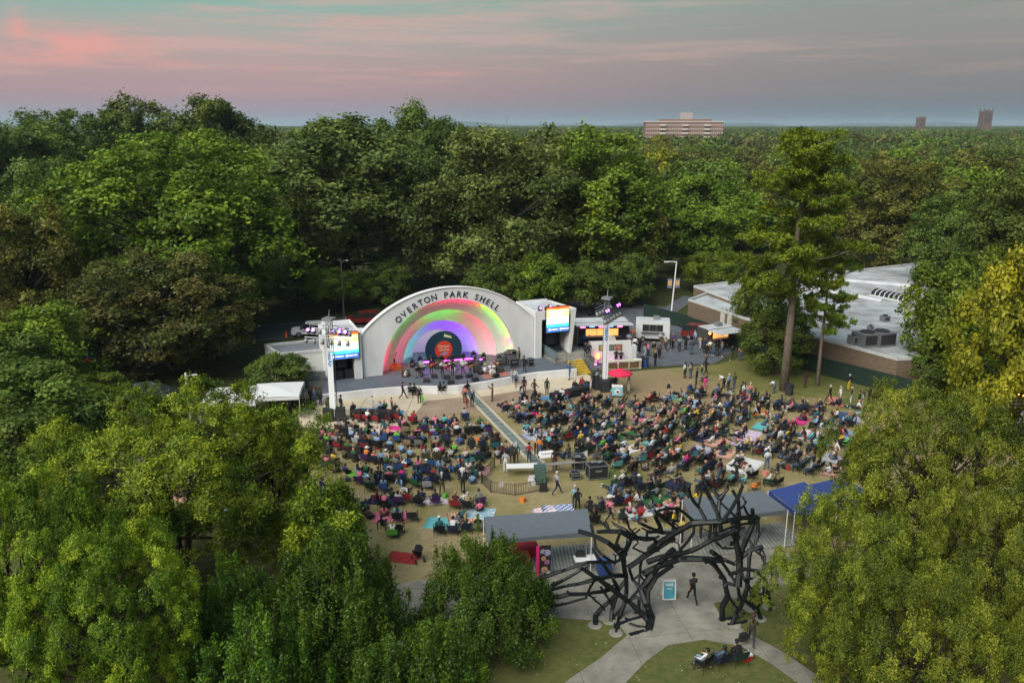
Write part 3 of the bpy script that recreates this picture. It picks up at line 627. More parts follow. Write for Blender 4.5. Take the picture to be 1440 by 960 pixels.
# face of the arch: flat wall between the opening and the wider outer curve, with thickness
HW, APEX, RB = 9.3, 9.2, 12.6
def outer_z(x): return APEX - (RB - math.sqrt(RB * RB - x * x))
fw_ = MB(); n = 48; inn = []; out = []
for i in range(n + 1):
    a = math.pi * i / n; x = -RO[0] * math.cos(a); inn.append((x, CZ + RO[0] * math.sin(a)))
    ang = math.atan2(RO[0] * math.sin(a) + .0, x)
    # walk the outer outline at the same share of its length
    t = -1 + 2 * i / n; xo = HW * max(-1, min(1, 1.16 * t)) if abs(t) < 1 / 1.16 else HW * (1 if t > 0 else -1)
    zo = outer_z(HW) * (1 - (abs(t) - 1 / 1.16) / (1 - 1 / 1.16)) if abs(t) > 1 / 1.16 else outer_z(xo)
    out.append((xo, max(0.0, zo)))
for y, flip in ((0.0, False), (0.75, True)):
    vs = [(x, y, z) for x, z in inn] + [(x, y, z) for x, z in out]
    fs = [(i, i + 1, n + 2 + i, n + 1 + i) for i in range(n)]
    fw_.add(vs, [f[::-1] for f in fs] if not flip else fs, M_white)
for ln in (inn, out): fw_.add([(x, 0.0, z) for x, z in ln] + [(x, .75, z) for x, z in ln], [(i, i + 1, n + 2 + i, n + 1 + i) for i in range(n)], M_white)
fw_.build('arch_face', SH)
rim = MB().tube([(x, -.02, z + .02) for x, z in out[3:-3]], .09, 6, M_white).build('coping', SH)
# the back of the shell so that it is a body from behind
bk = MB()
for k in range(3): pass
bk.add([(x, .76, z) for x, z in out[2:-2]] + [(x * .62, 8.2, max(.3, z * .66)) for x, z in out[2:-2]], [(i, i + 1, n - 3 + i + 1, n - 3 + i) for i in range(n - 4)], M_white); bk.build('outer_hood', SH, smooth=True)
# three concentric vaults, each with a lip, and the end wall
LED = {'pink': (1.0, .02, .16), 'red': (1.0, .08, .06), 'green': (.03, 1.0, .04), 'lime': (.22, 1.0, .03), 'cyan': (.03, .9, .75), 'violet': (.22, .01, 1.0), 'white': (1.0, .98, .95)}
for k in range(3):
    y0 = k * STEP + (.05 if k else .75); y1 = (k + 1) * STEP; v = MB(); n = 40
    ra, rb = RO[k] - (.0 if k == 0 else .0), RO[k + 1]
    prof = [(RO[k] + (.22 if k == 0 else .30), y0), (RO[k] + .18, y0 + .5), (RO[k] - .15, y1 - .75), (rb + .55, y1 - .2), (rb, y1)]
    vs = []; fs = []
    for r, y in prof: vs += arc_pts(r, y, n)
    for q in range(len(prof) - 1):
        for i in range(n): a = q * (n + 1) + i; fs.append((a, a + n + 1, a + n + 2, a + 1))
    v.add(vs, fs, M_inner); v.build('vault', SH, smooth=True)
    lip = MB(); vs = arc_pts(rb, y1, n) + arc_pts(rb, y1 + .16, n) + arc_pts(rb + .32, y1 + .16, n)
    lip.add(vs, [(i, i + n + 1, i + n + 2, i + 1) for i in range(n)] + [(n + 1 + i, 2 * n + 2 + i, 2 * n + 3 + i, n + 2 + i) for i in range(n)], M_inner); lip.build('lip', SH)
ew = MB(); vs = arc_pts(3.1, 3 * STEP + 1.5, 40); ew.add(vs, [tuple(range(41))], M_inner)
vs = arc_pts(RO[3] + .3, 3 * STEP + .05, 40) + arc_pts(3.1, 3 * STEP + 1.5, 40); ew.add(vs, [(i, i + 41, i + 42, i + 1) for i in range(40)], M_inner); ew.build('end_wall', SH)
# colour-changing light strips tucked behind every lip
def led_arc(k, spec, power):
    y = (.80 if k == 0 else k * STEP + .22); r = RO[k] + (.1 if k == 0 else .14)
    for (a0, a1, c, s) in spec:
        m = mat('led_%s_%d' % (c, int(s * 10)), LED[c], 0.5, emit=LED[c], estr=power * s)
        MB().tube(arc_pts(r, y, 8, R(a0), R(a1)), .045, 5, m).build('light_strip', SH)
led_arc(0, [(4, 26, 'pink', 1.0), (27, 62, 'green', .45), (63, 77, 'red', .35), (78, 112, 'pink', .95), (113, 122, 'red', .5), (123, 160, 'lime', .6), (161, 170, 'pink', .8), (171, 177, 'green', .8)], 38)
led_arc(1, [(4, 30, 'pink', .8), (31, 62, 'pink', .6), (66, 108, 'green', 1.1), (114, 176, 'pink', .6)], 38)
led_arc(2, [(4, 40, 'cyan', .8), (41, 66, 'cyan', .5), (67, 176, 'violet', 1.7)], 32)
led_arc(3, [(4, 176, 'white', .8)], 9)
# lettering round the arch
txt = 'OVERTON PARK SHELL'; wts = [1.0 if c not in ' I' else .55 for c in txt]
adv = {'O': 1.04, 'V': .95, 'E': .86, 'R': .96, 'T': .86, 'N': 1.0, ' ': .75, 'P': .90, 'A': .95, 'K': .96, 'S': .9, 'H': .98, 'L': .8}
tot = sum(adv[c] for c in txt); pos = 0; RL = 7.78; A0, A1 = R(137), R(47)
for c in txt:
    mid = pos + adv[c] / 2; pos += adv[c]
    if c == ' ': continue
    a = A0 + (A1 - A0) * mid / tot
    off = .36 + .14 * abs(math.cos(a)); rr = RO[0] + off + .06
    M = Matrix.Translation((rr * math.cos(a), -.03, CZ + rr * math.sin(a))) @ Matrix.Rotation(a - math.pi / 2, 4, 'Y').inverted() @ Matrix.Rotation(R(90), 4, 'X')
    text('letter', c, .86, M, M_navy, SH, .02, .012)
# stage deck and white apron
edge_px = [(453.5, 555), (488, 551.5), (522, 547.6), (553, 545), (583, 543), (604, 543.2), (624, 543.6), (645, 542.3), (662, 540), (687, 536), (711.5, 531.6), (733, 527.5), (755, 523.8), (783, 521.3), (811, 519)]
edge = [sl(x, y, DECK) for x, y in edge_px]
dk = [(p.x, p.y) for p in edge] + [(edge[-1].x, 4.2), (9.0, 4.2), (9.0, .9), (7.6, .9), (7.0, 2.5), (4.6, 6.9), (-4.6, 6.9), (-7.0, 2.5), (-7.6, .9), (-9.0, .9), (-9.0, 3.6), (edge[0].x + 1.2, 3.6)]
MB().prism(dk, .05, DECK, M_deck).build('stage_deck', SH)
ap = MB(); vs = []
for i, p in enumerate(edge):
    q = edge[min(i + 1, len(edge) - 1)] - edge[max(i - 1, 0)]; nn = Vector((q.y, -q.x, 0)).normalized()
    vs += [p + nn * .03 - Vector((0, 0, DECK - .012)), p + nn * .03 + Vector((0, 0, .015)), p - nn * .22 + Vector((0, 0, .015))]
fs = []
for i in range(len(edge) - 1): a = i * 3; fs += [(a, a + 3, a + 4, a + 1), (a + 1, a + 4, a + 5, a + 2)]
ap.add(vs, fs, M_white).build('apron', SH)
# wings: hollow frames of white walls round a black speaker bay
def wing(sx, x0, x1, top, fin):
    b = MB(); xi, xo = sx * x0, sx * x1
    y0, y1 = -.35, 5.2
    b.b2((xi - sx * .0, y0, DECK), (xi + sx * .75, y1, top), M_white)                    # inner pier
    b.b2((xi + sx * .75, 1.7, DECK), (xo, y1, top - .15), M_white)                       # back wall block
    b.b2((xi + sx * .75, y0, top - .75), (xo, 1.7, top - .02), M_white)                  # header
    b.build('wing_wall', SH)
    f = MB(); f.add([(xo, y0 - .15, DECK * .2), (xo + sx * .32, y0 - .15, DECK * .2), (xo + sx * .32, y1, DECK * .2), (xo, y1, DECK * .2),
                     (xo + sx * fin - sx * .25, y0 - .15, top + .25), (xo + sx * (fin + .3), y0 - .15, top + .25), (xo + sx * .32, y1, top + .05), (xo, y1, top + .05)],
                    [(3, 2, 1, 0), (4, 5, 6, 7), (0, 1, 5, 4), (1, 2, 6, 5), (2, 3, 7, 6), (3, 0, 4, 7)], M_white); f.build('flared_fin', SH)
    r = MB(); r.b2((xi + sx * .1, y0 + .15, top), (xo - sx * .05, y1 - .1, top + .06), M_roof); r.build('roof', SH)
    p = MB(); p.b2((xi, y0, top - .01), (xo, y0 + .13, top + .22), M_white); p.b2((xi, y1 - .12, top - .16), (xo, y1, top + .25), M_white); p.b2((xi - sx * .005, y0 + .14, top - .01), (xi + sx * .1, y1 - .13, top + .24), M_white); p.build('parapet', SH)
    bay = MB(); bay.b2((xi + sx * .78, 1.55, DECK + .01), (xo - sx * .02, 1.69, top - .76), M_black); bay.build('bay_back', SH)
wing(1, 9.35, 13.2, 5.7, .62); wing(-1, 9.35, 12.3, 5.3, .5)
# stepped block between arch and right wing, with a door and sconce
MB().b2((8.2, .78, DECK), (9.34, 4.6, 5.1), M_white).build('side_block', SH); MB().b2((-9.34, .78, DECK), (-8.2, 4.6, 4.7), M_white).build('side_block', SH)
MB().b2((8.9, .70, DECK), (9.12, .775, DECK + 2.1), mat('grey_door', (0.2, 0.21, 0.22), .6)).build('door', SH)
# steps with yellow treads and railings at the right end
st = empty('stage_steps', SM @ Vector((edge[-1].x + .95, edge[-1].y + 1.1, 0)), R(22)); tag(st, 'concrete stage steps with yellow treads right of the shell', 'steps')
M_yel = mat('yellow_tread_paint', (0.42, 0.29, 0.04), 0.7, noise=.15)
for i in range(6):
    MB().b2((-.85, -.9 + .36 * i, 0.0), (.85, -.9 + .36 * (i + 1) + .02, .17 * (i + 1)), M_yel).build('step', st)
MB().b2((-2.2, 1.28, 0), (2.4, 6.4, 1.0), M_conc).build('landing', st)
M_rail = mat('teal_grey_railing', (0.10, 0.15, 0.16), 0.5)
for sx in (-1, 1):
    b = MB(); b.tube([(sx * .95, -.9, 1.0), (sx * .95, 1.3, 2.0), (sx * .95, 1.8, 2.05)], .035, 6, M_rail); b.tube([(sx * .95, -.9, .55), (sx * .95, 1.3, 1.55)], .022, 6, M_rail)
    for q in (-.9, .2, 1.3): b.tube([(sx * .95, q, .0), (sx * .95, q, 1.0 + (q + .9) * .4545)], .03, 6, M_rail)
    b.build('railing', st)
b = MB(); b.tube([(-1.0, 1.5, 2.05), (-2.1, 1.5, 2.05), (-2.1, 6.3, 2.05)], .035, 6, M_rail)
for i in range(9): b.tube([(-2.1, 1.5 + i * .6, 1.0), (-2.1, 1.5 + i * .6, 2.05)], .025, 5, M_rail)
b.b2((-2.13, 1.55, 1.15), (-2.10, 6.25, 1.95), M_rail); b.build('guard_panel', st)

# speaker stacks in the bays
def stack(sx, xc, label):
    t = empty('speaker_tower', SM @ Vector((xc, .55, DECK)), R(22)); tag(t, label, 'speakers')
    M_grill = mat('speaker_grille', (0.016, 0.016, 0.018), 0.7, noise=.5, nscale=30)
    for i in range(6):
        MB().box((-.35, -.05 * i * .4, 1.35 + i * .36), (.95, .6, .33), M_grill).build('line_array_box', t)
    for k in (-1, 1):
        MB().box((k * .62 - .2, 0, .45), (1.1, .8, .86), M_grill).build('subwoofer', t)
    b = MB()
    for x in (.72, 1.05):
        for y in (-.2, .15): b.tube([(x, y, 0), (x, y, 3.6)], .03, 5, M_steel if x > 1 else M_black)
    for i in range(9): b.tube([(.72, -.2, .2 + i * .4), (1.05, -.2, .5 + i * .38)], .018, 4, M_black)
    b.build('truss', t)
stack(1, 11.8, 'black speaker stack in the bay right of the arch'); stack(-1, -10.9, 'black speaker stack in the bay left of the arch')

# LED screens hung over the bays
def screen_mat():
    m = bpy.data.materials.new('led_picture'); m.use_nodes = True; t = NT(m.node_tree); t.n.clear()
    s = t.new('ShaderNodeSeparateXYZ'); g_ = t.new('ShaderNodeTexCoord').outputs['Generated']; t.link(g_, s.inputs[0])
    nz = t.new('ShaderNodeTexNoise', i_Scale=2.2, i_Detail=3.0); mp_ = t.new('ShaderNodeMapping'); mp_.inputs['Scale'].default_value = (1.2, 1, 2.6); t.link(g_, mp_.inputs[0]); t.link(mp_.outputs[0], nz.inputs['Vector'])
    zz = t.math('ADD', s.outputs[2], t.math('MULTIPLY_ADD', nz.outputs[0], .22, -.11))
    c = t.ramp(zz, [(0.0, (.06, .75, .72)), (.14, (.12, .85, .75)), (.22, (1, 1, .95)), (.34, (.9, 1, .95)), (.40, (.25, .9, .8)), (.47, (1, .95, .9)), (.6, (1, .78, .35)), (.75, (1, .85, .25)), (.86, (1, .95, .7)), (.95, (1, .55, .12)), (1.0, (1, .12, .02))])
    e = t.new('ShaderNodeEmission', i_Strength=1.35); t.link(c, e.inputs[0]); o = t.new('ShaderNodeOutputMaterial'); t.link(e.outputs[0], o.inputs[0]); return m
M_scr = screen_mat(); M_sblue = mat('screen_footer_blue', (.05, .12, .4), .5, emit=(.06, .17, .55), estr=.9); M_swhite = mat('screen_white', (1, 1, 1), .5, emit=(.9, .95, 1), estr=1.2); M_sred = mat('screen_red_edge', (.9, .1, .02), .5, emit=(1, .08, .02), estr=1.1)
M_swarm = mat('screen_cream', (1, 1, .9), .5, emit=(1, .98, .85), estr=1.6)
def screen(xc, zb, wd, ht, label, dots):
    t = empty('led_screen', SM @ Vector((xc, -.62, zb)), R(22)); tag(t, label, 'screen')
    MB().b2((-wd / 2 - .05, .03, -.05), (wd / 2 + .05, .22, ht + .05), M_black).build('cabinet', t)
    MB().b2((-wd / 2, 0, ht * .2), (wd / 2, .028, ht * .955), M_scr).build('picture', t)
    MB().b2((-wd / 2, 0, 0), (wd / 2, .028, ht * .198), M_sblue).build('footer', t); MB().b2((-wd / 2, 0, ht * .957), (wd / 2, .028, ht), M_sred).build('red_border', t)
    for x in dots:
        MB().lathe([(.11, 0), (.11, .02)], n=12, m=M_swhite).xf(Matrix.Translation((x, -.006, ht * .11)) @ Matrix.Rotation(R(90), 4, 'X')).build('footer_badge', t)
        MB().b2((x + .16, -.02, ht * .095), (x + 1.0, -.004, ht * .125), M_swhite).build('footer_line', t)
    for (x0, x1, z) in ((-.3, .28, .84), (-.36, .3, .74), (-.30, .1, .64), (-.1, .32, .44)):
        MB().b2((x0 * wd, -.014, z * ht - .05), (x1 * wd, -.002, z * ht + .06), M_swarm).build('caption_line', t)
screen(11.85, 3.55, 2.62, 2.75, 'bright rainbow LED screen on the right wing of the shell', (-.95, .35))
screen(-11.05, 3.05, 2.75, 2.6, 'bright rainbow LED screen on the left wing of the shell', (-1.1, .2))
# moving lights on the wing roofs
M_lens = mat('violet_lens', (.4, .1, 1), .4, emit=(.45, .1, 1.0), estr=9)
def stage_light(p, label, emitting=True, rz=0, grp='moving lights on the wing roofs'):
    t = empty('stage_light', p, rz); tag(t, label, 'stage light', grp)
    MB().box((0, 0, .08), (.36, .3, .16), M_dark).build('base', t)
    MB().box((-.2, 0, .3), (.05, .14, .36), M_dark).box((.2, 0, .3), (.05, .14, .36), M_dark).build('yoke', t)
    MB().tube([(0, .12, .4), (0, -.16, .36)], [.13, .15], 8, M_dark).build('head', t)
    MB().tube([(0, -.165, .36), (0, -.175, .36)], .12, 8, M_lens if emitting else M_dark).build('lens', t)
for i, (x, y) in enumerate(((10.2, .4), (10.9, .2), (11.6, .9), (12.3, .3))): stage_light(SM @ Vector((x, y, 5.76)), 'moving light on the right wing roof, %s from left' % ['first', 'second', 'third', 'fourth'][i], i % 2 == 0, R(22), 'moving lights on the right wing roof')
for i, (x, y) in enumerate(((-11.9, .4), (-11.2, .8), (-10.6, .3))): stage_light(SM @ Vector((x, y, 5.36)), 'moving light on the left wing roof, %s from left' % ['first', 'second', 'third'][i], i < 2, R(22), 'moving lights on the left wing roof')

# the giant record at the back of the stage
rc = empty('record_backdrop', SM @ Vector((.08, 2.9, DECK)), R(22)); tag(rc, 'giant blue vinyl record backdrop with a red label', 'backdrop')
M_vinyl = mat('vinyl_teal', (0.010, 0.042, 0.095), 0.35, spec=.5); M_groove = mat('vinyl_groove', (0.02, 0.09, 0.13), 0.35)
RX = Matrix.Rotation(R(90), 4, 'X'); RR = 2.05; CZr = 1.12
def disc(r, y0, y1, n=40):
    pts = [(r * math.cos(2 * math.pi * i / n), CZr + r * math.sin(2 * math.pi * i / n)) for i in range(n)]; pts = [(x, max(0.0, z)) for x, z in pts]
    b = MB(); vs = [(x, y0, z) for x, z in pts] + [(x, y1, z) for x, z in pts]; b.add(vs, [tuple(range(n)), tuple(range(n, 2 * n))[::-1]] + [(i, n + i, n + (i + 1) % n, (i + 1) % n) for i in range(n)]); return b
def mset(b, m): b.mats = [m]; return b
mset(disc(RR, 0, .12), M_vinyl).build('disc', rc)
for r in (1.85, 1.65, 1.45, 1.25):
    a = [(r * math.cos(R(t)), -.005, CZr + r * math.sin(R(t))) for t in range(-20, 95, 5)]; MB().tube(a, .018, 4, M_groove).build('groove', rc)
mset(disc(.98, -.03, -.002), mat('record_label_red', (0.62, 0.05, 0.03), .6)).build('label_disc', rc)
M_cream = mat('cream_lettering', (0.75, 0.7, 0.62), .6)
text('lettering', 'Orion', .52, Matrix.Translation((0, -.05, CZr + .38)) @ RX, M_cream, rc, .008)
text('lettering', 'MEMPHIS', .30, Matrix.Translation((0, -.05, CZr - .02)) @ RX, M_cream, rc, .008)
MB().add([(-.45, -.05, CZr - .5), (-.2, -.05, CZr - .32), (.05, -.05, CZr - .22), (.3, -.05, CZr - .24), (.6, -.05, CZr - .3), (.35, -.05, CZr - .55), (0, -.05, CZr - .62)], [tuple(range(7))[::-1]], mat('label_wave', (.35, .25, .5), .6)).build('wave', rc)
MB().add([(.1, -.02, CZr + 1.72), (.85, -.02, CZr + 1.42), (.92, -.02, CZr + 1.2), (.02, -.02, CZr + 1.45)], [(0, 3, 2, 1)], M_cream).build('sticker', rc)
MB().b2((-2.2, -.1, 0), (2.2, .3, .16), M_dark).build('base', rc)

# ------------------------------------------------------------------ people: one continuous body per pose, shared by all who hold it
EDG = [('pel', 'bel'), ('bel', 'che'), ('che', 'nek'), ('nek', 'hlo'), ('hlo', 'hed'), ('hed', 'top')]
for s_ in 'LR': EDG += [('che', 'sh' + s_), ('sh' + s_, 'el' + s_), ('el' + s_, 'wr' + s_), ('pel', 'hi' + s_), ('hi' + s_, 'kn' + s_), ('kn' + s_, 'an' + s_), ('an' + s_, 'to' + s_)]
RAD = {'pel': (.155, .125), 'bel': (.14, .11), 'che': (.16, .125), 'nek': (.062, .06), 'hlo': (.074, .078), 'hed': (.086, .10), 'top': (.06, .07), 'sh': .068, 'el': .047, 'wr': .032, 'hi': .098, 'kn': .064, 'an': .042, 'to': .038}
REG = {'pel': 2, 'bel': 1, 'che': 1, 'nek': 0, 'hlo': 0, 'hed': 0, 'sh': 1, 'el': 3, 'hi': 2, 'kn': 4, 'an': 5}
BASE = dict(pel=(0, 0, .95), bel=(0, 0, 1.11), che=(0, 0, 1.33), nek=(0, .0, 1.48), hlo=(0, .025, 1.55), hed=(0, .02, 1.63), top=(0, .01, 1.70))
for sx, k in ((-1, 'L'), (1, 'R')):
    BASE.update({'sh' + k: (sx * .175, 0, 1.40), 'el' + k: (sx * .235, -.03, 1.12), 'wr' + k: (sx * .24, .06, .87), 'hi' + k: (sx * .09, 0, .88), 'kn' + k: (sx * .10, .03, .49), 'an' + k: (sx * .10, -.01, .085), 'to' + k: (sx * .12, .15, .04)})
def hand(b, w, d, sx, curl=.5):
    """palm and five unequal, bent fingers that grow from inside the palm; the thumb leaves the side near its base"""
    d = d.normalized(); a = Vector((0, 0, 1)) if abs(d.z) < .8 else Vector((0, 1, 0)); u = d.cross(a).normalized() * sx; n = u.cross(d).normalized()
    b.tube([w - d * .01, w + d * .04, w + d * .085], [.03, .042, .038], 6, None, flat=.5)
    for i, (o, l) in enumerate(((-.03, .06), (-.01, .072), (.01, .068), (.03, .052))):
        p0 = w + d * .075 + u * o; p1 = p0 + d * l * .55 - n * .008; p2 = p1 + d * l * .45 * (1 - curl * .5) - n * l * .5 * curl
        b.tube([p0, p1, p2], [.0095, .0085, .006], 5)
    t0 = w + d * .03 - u * .034; t1 = t0 + (d * .6 - u * .8) * .034; b.tube([t0, t1, t1 + d * .03 - n * .008], [.012, .010, .007], 5)
POSES = {}; LOW = {}
def pose(name, ov, tilt=0.0, low=False):
    ov0 = dict(ov); J = dict(BASE); J.update(ov)
    for k in list(ov):                               # one-sided entries given as 'sh' mean both sides
        if len(k) == 2: x, y, z = J.pop(k); J[k + 'L'] = (-x, y, z); J[k + 'R'] = (x, y, z)
    names = list(J); me = bpy.data.meshes.new(name); me.from_pydata([J[k] for k in names], [(names.index(a), names.index(b)) for a, b in EDG], [])
    o = bpy.data.objects.new(name, me); COL.objects.link(o)
    md = o.modifiers.new('skin', 'SKIN'); md.use_smooth_shade = True; md.branch_smoothing = .6
    for i, k in enumerate(names):
        r = RAD.get(k, RAD.get(k[:2])); me.skin_vertices[0].data[i].radius = r if isinstance(r, tuple) else (r, r); me.skin_vertices[0].data[i].use_root = (k == 'pel')
    if not low: sb = o.modifiers.new('sub', 'SUBSURF'); sb.levels = sb.render_levels = 1
    dg = bpy.context.evaluated_depsgraph_get(); ev = bpy.data.meshes.new_from_object(o.evaluated_get(dg)); bpy.data.objects.remove(o)
    segs = [(np.array(J[a]), np.array(J[b]), REG[a if a in REG else a[:2]] if not (a == 'che' and b[:2] == 'sh') else 1) for a, b in EDG]
    segs = [(p, q, 2 if (i == 0) else r) for i, (p, q, r) in enumerate(segs)]
    segs = [(p, q, 2 if EDG[i][0] == 'pel' and EDG[i][1] != 'bel' else r) for i, (p, q, r) in enumerate(segs)]
    nf = len(ev.polygons); cen = np.empty(nf * 3); ev.polygons.foreach_get('center', cen); cen = cen.reshape(-1, 3); best = np.full(nf, 1e9); idx = np.zeros(nf, int)
    for p, q, r in segs:
        d = q - p; t = np.clip(((cen - p) @ d) / (d @ d), 0, 1); ds = np.linalg.norm(cen - (p + t[:, None] * d), axis=1); w_ = ds < best; best[w_] = ds[w_]; idx[w_] = r
    b = MB(); sk = ['s%d' % i for i in range(7)]
    co = np.empty(len(ev.vertices) * 3); ev.vertices.foreach_get('co', co); b.v = [tuple(q) for q in co.reshape(-1, 3)]; b.f = [tuple(p.vertices) for p in ev.polygons]; b.m = [int(i) for i in idx]; b.mats = list(sk)
    for k, sx in (('L', -1), ('R', 1)) if not low else ():
        h = MB(); hand(h, Vector(J['wr' + k]), Vector(J['wr' + k]) - Vector(J['el' + k]), sx); b.add(h.v, h.f, 's0')
    H = MB(); H.add([(-.012, .095, -.02), (.012, .095, -.02), (0, .135, -.03), (0, .1, .03)], [(0, 1, 2), (1, 3, 2), (3, 0, 2)], 's0')
    for sx in (-1, 1): H.ball((sx * .034, .09, .015), (.014, .012, .008), 's6', 6, 4); H.ball((sx * .09, .0, .0), (.014, .03, .034), 's0', 6, 4)
    H.b2((-.026, .082, -.058), (.026, .095, -.05), 's6')
    HM = Matrix.Translation(Vector(J['hed']) + Vector((0, 0, -.01))) @ Matrix.Rotation(-tilt, 4, 'X'); H.xf(HM)
    for f0, m0 in zip(H.f, H.m): pass
    b.add(H.v, [], 's0'); off = len(b.v) - len(H.v)
    for f0, m0 in zip(H.f, H.m): b.f.append(tuple(i + off for i in f0)); b.m.append(sk.index(H.mats[m0]))
    me2 = bpy.data.meshes.new('person_' + name); me2.from_pydata(b.v, [], b.f); me2.polygons.foreach_set('material_index', b.m); me2.polygons.foreach_set('use_smooth', [True] * len(b.f)); me2.update()
    for q in range(7): me2.materials.append(M_dark)
    bpy.data.meshes.remove(ev)
    if low: LOW[name] = me2
    else: POSES[name] = (me2, HM); pose(name, ov0, tilt, True)
SIT = dict(pel=(0, 0, .50), bel=(0, -.03, .66), che=(0, -.05, .88), nek=(0, -.03, 1.03), hlo=(0, 0, 1.10), hed=(0, 0, 1.18), top=(0, -.01, 1.25), sh=(.175, -.05, .95), el=(.235, .0, .70), wr=(.13, .25, .62), hi=(.09, .03, .49), kn=(.12, .44, .50), an=(.12, .42, .09), to=(.13, .57, .04))
pose('stand', {}); pose('stand_wide', dict(kn=(.13, .03, .49), an=(.17, 0, .085), to=(.22, .14, .04), el=(.28, -.05, 1.14), wrL=(-.12, .1, 1.02), wrR=(.2, .16, 1.0)))
pose('walk', dict(knL=(-.1, .22, .52), anL=(-.1, .34, .12), toL=(-.1, .49, .10), knR=(.1, -.08, .5), anR=(.1, -.38, .16), toR=(.11, -.26, .05), elL=(-.24, -.18, 1.15), wrL=(-.24, -.1, .9), elR=(.24, .1, 1.14), wrR=(.22, .28, .98)))
pose('photo', dict(elL=(-.24, .16, 1.22), wrL=(-.08, .36, 1.42), elR=(.24, .16, 1.22), wrR=(.08, .36, 1.42)))
pose('folded', dict(elL=(-.26, .04, 1.13), wrL=(.08, .2, 1.15), elR=(.26, .05, 1.12), wrR=(-.1, .2, 1.13)))
pose('bend', dict(pel=(0, -.1, .92), bel=(0, .02, 1.04), che=(0, .22, 1.12), nek=(0, .36, 1.14), hlo=(0, .43, 1.12), hed=(0, .5, 1.09), top=(0, .57, 1.07), sh=(.17, .28, 1.1), el=(.22, .36, .84), wr=(.18, .5, .64), hi=(.09, -.1, .86), kn=(.1, -.02, .48), an=(.1, -.05, .085)), 1.2)
pose('sit', SIT)
pose('sit_back', dict(SIT, bel=(0, -.08, .65), che=(0, -.17, .86), nek=(0, -.2, 1.0), hlo=(0, -.19, 1.07), hed=(0, -.19, 1.15), top=(0, -.2, 1.22), sh=(.175, -.17, .93), el=(.26, -.04, .7), wr=(.26, .2, .66), knL=(-.12, .46, .5), knR=(.13, .48, .48), anL=(-.1, .62, .12), anR=(.12, .7, .1), toL=(-.11, .74, .16), toR=(.13, .82, .15)))
pose('sit_fwd', dict(SIT, bel=(0, .03, .65), che=(0, .1, .84), nek=(0, .18, .97), hlo=(0, .23, 1.02), hed=(0, .25, 1.1), top=(0, .26, 1.17), sh=(.175, .11, .91), el=(.22, .3, .68), wr=(.08, .46, .64)), .2)
pose('ground', dict(pel=(0, 0, .13), bel=(0, -.02, .29), che=(0, -.02, .51), nek=(0, .02, .66), hlo=(0, .05, .73), hed=(0, .05, .81), top=(0, .04, .88), sh=(.175, -.02, .58), el=(.24, .08, .34), wr=(.16, .28, .24), hi=(.1, .05, .13), kn=(.34, .3, .22), anL=(.06, .4, .09), anR=(-.06, .36, .1), toL=(.17, .44, .06), toR=(-.17, .4, .07)))
pose('ground_long', dict(pel=(0, 0, .13), bel=(0, -.06, .28), che=(0, -.14, .48), nek=(0, -.17, .63), hlo=(0, -.15, .7), hed=(0, -.14, .78), top=(0, -.15, .85), sh=(.175, -.14, .55), el=(.25, -.3, .33), wr=(.24, -.36, .08), hi=(.09, .06, .13), knL=(-.1, .45, .3), knR=(.1, .5, .16), anL=(-.1, .72, .08), anR=(.1, .95, .08), toL=(-.1, .86, .05), toR=(.11, 1.0, .2)))
pose('ground_knees', dict(pel=(0, 0, .13), bel=(0, .02, .29), che=(0, .06, .5), nek=(0, .1, .65), hlo=(0, .13, .72), hed=(0, .14, .8), top=(0, .13, .87), sh=(.175, .06, .57), el=(.25, .26, .42), wr=(.12, .46, .4), hi=(.09, .05, .13), kn=(.14, .36, .46), an=(.13, .52, .08), to=(.14, .67, .04)))
pose('lying', dict(pel=(0, 0, .12), bel=(0, -.17, .12), che=(0, -.4, .13), nek=(0, -.55, .15), hlo=(0, -.62, .17), hed=(0, -.7, .19), top=(0, -.77, .2), sh=(.175, -.46, .12), el=(.28, -.3, .1), wr=(.2, -.08, .2), hi=(.09, .05, .12), knL=(-.1, .42, .28), knR=(.1, .46, .12), anL=(-.1, .75, .09), anR=(.1, .88, .09), toL=(-.1, .85, .18), toR=(.1, .95, .2)), -1.2)
pose('guitar', dict(elL=(-.34, .05, 1.16), wrL=(-.42, .26, 1.2), elR=(.3, -.02, 1.12), wrR=(.02, .2, 1.0), anL=(-.17, .04, .085), toL=(-.22, .18, .04), an=(.16, -.03, .085)))
pose('play', dict(SIT, elL=(-.3, .12, .78), wrL=(-.2, .4, .82), elR=(.3, .12, .78), wrR=(.22, .4, .84)))
pose('sing', dict(elL=(-.3, .02, 1.16), wrL=(-.22, .2, 1.28), elR=(.27, .1, 1.2), wrR=(.05, .18, 1.46)))
pose('reach', dict(elR=(.3, .2, 1.5), wrR=(.34, .34, 1.72), elL=(-.25, .06, 1.13), wrL=(-.22, .2, .95)))

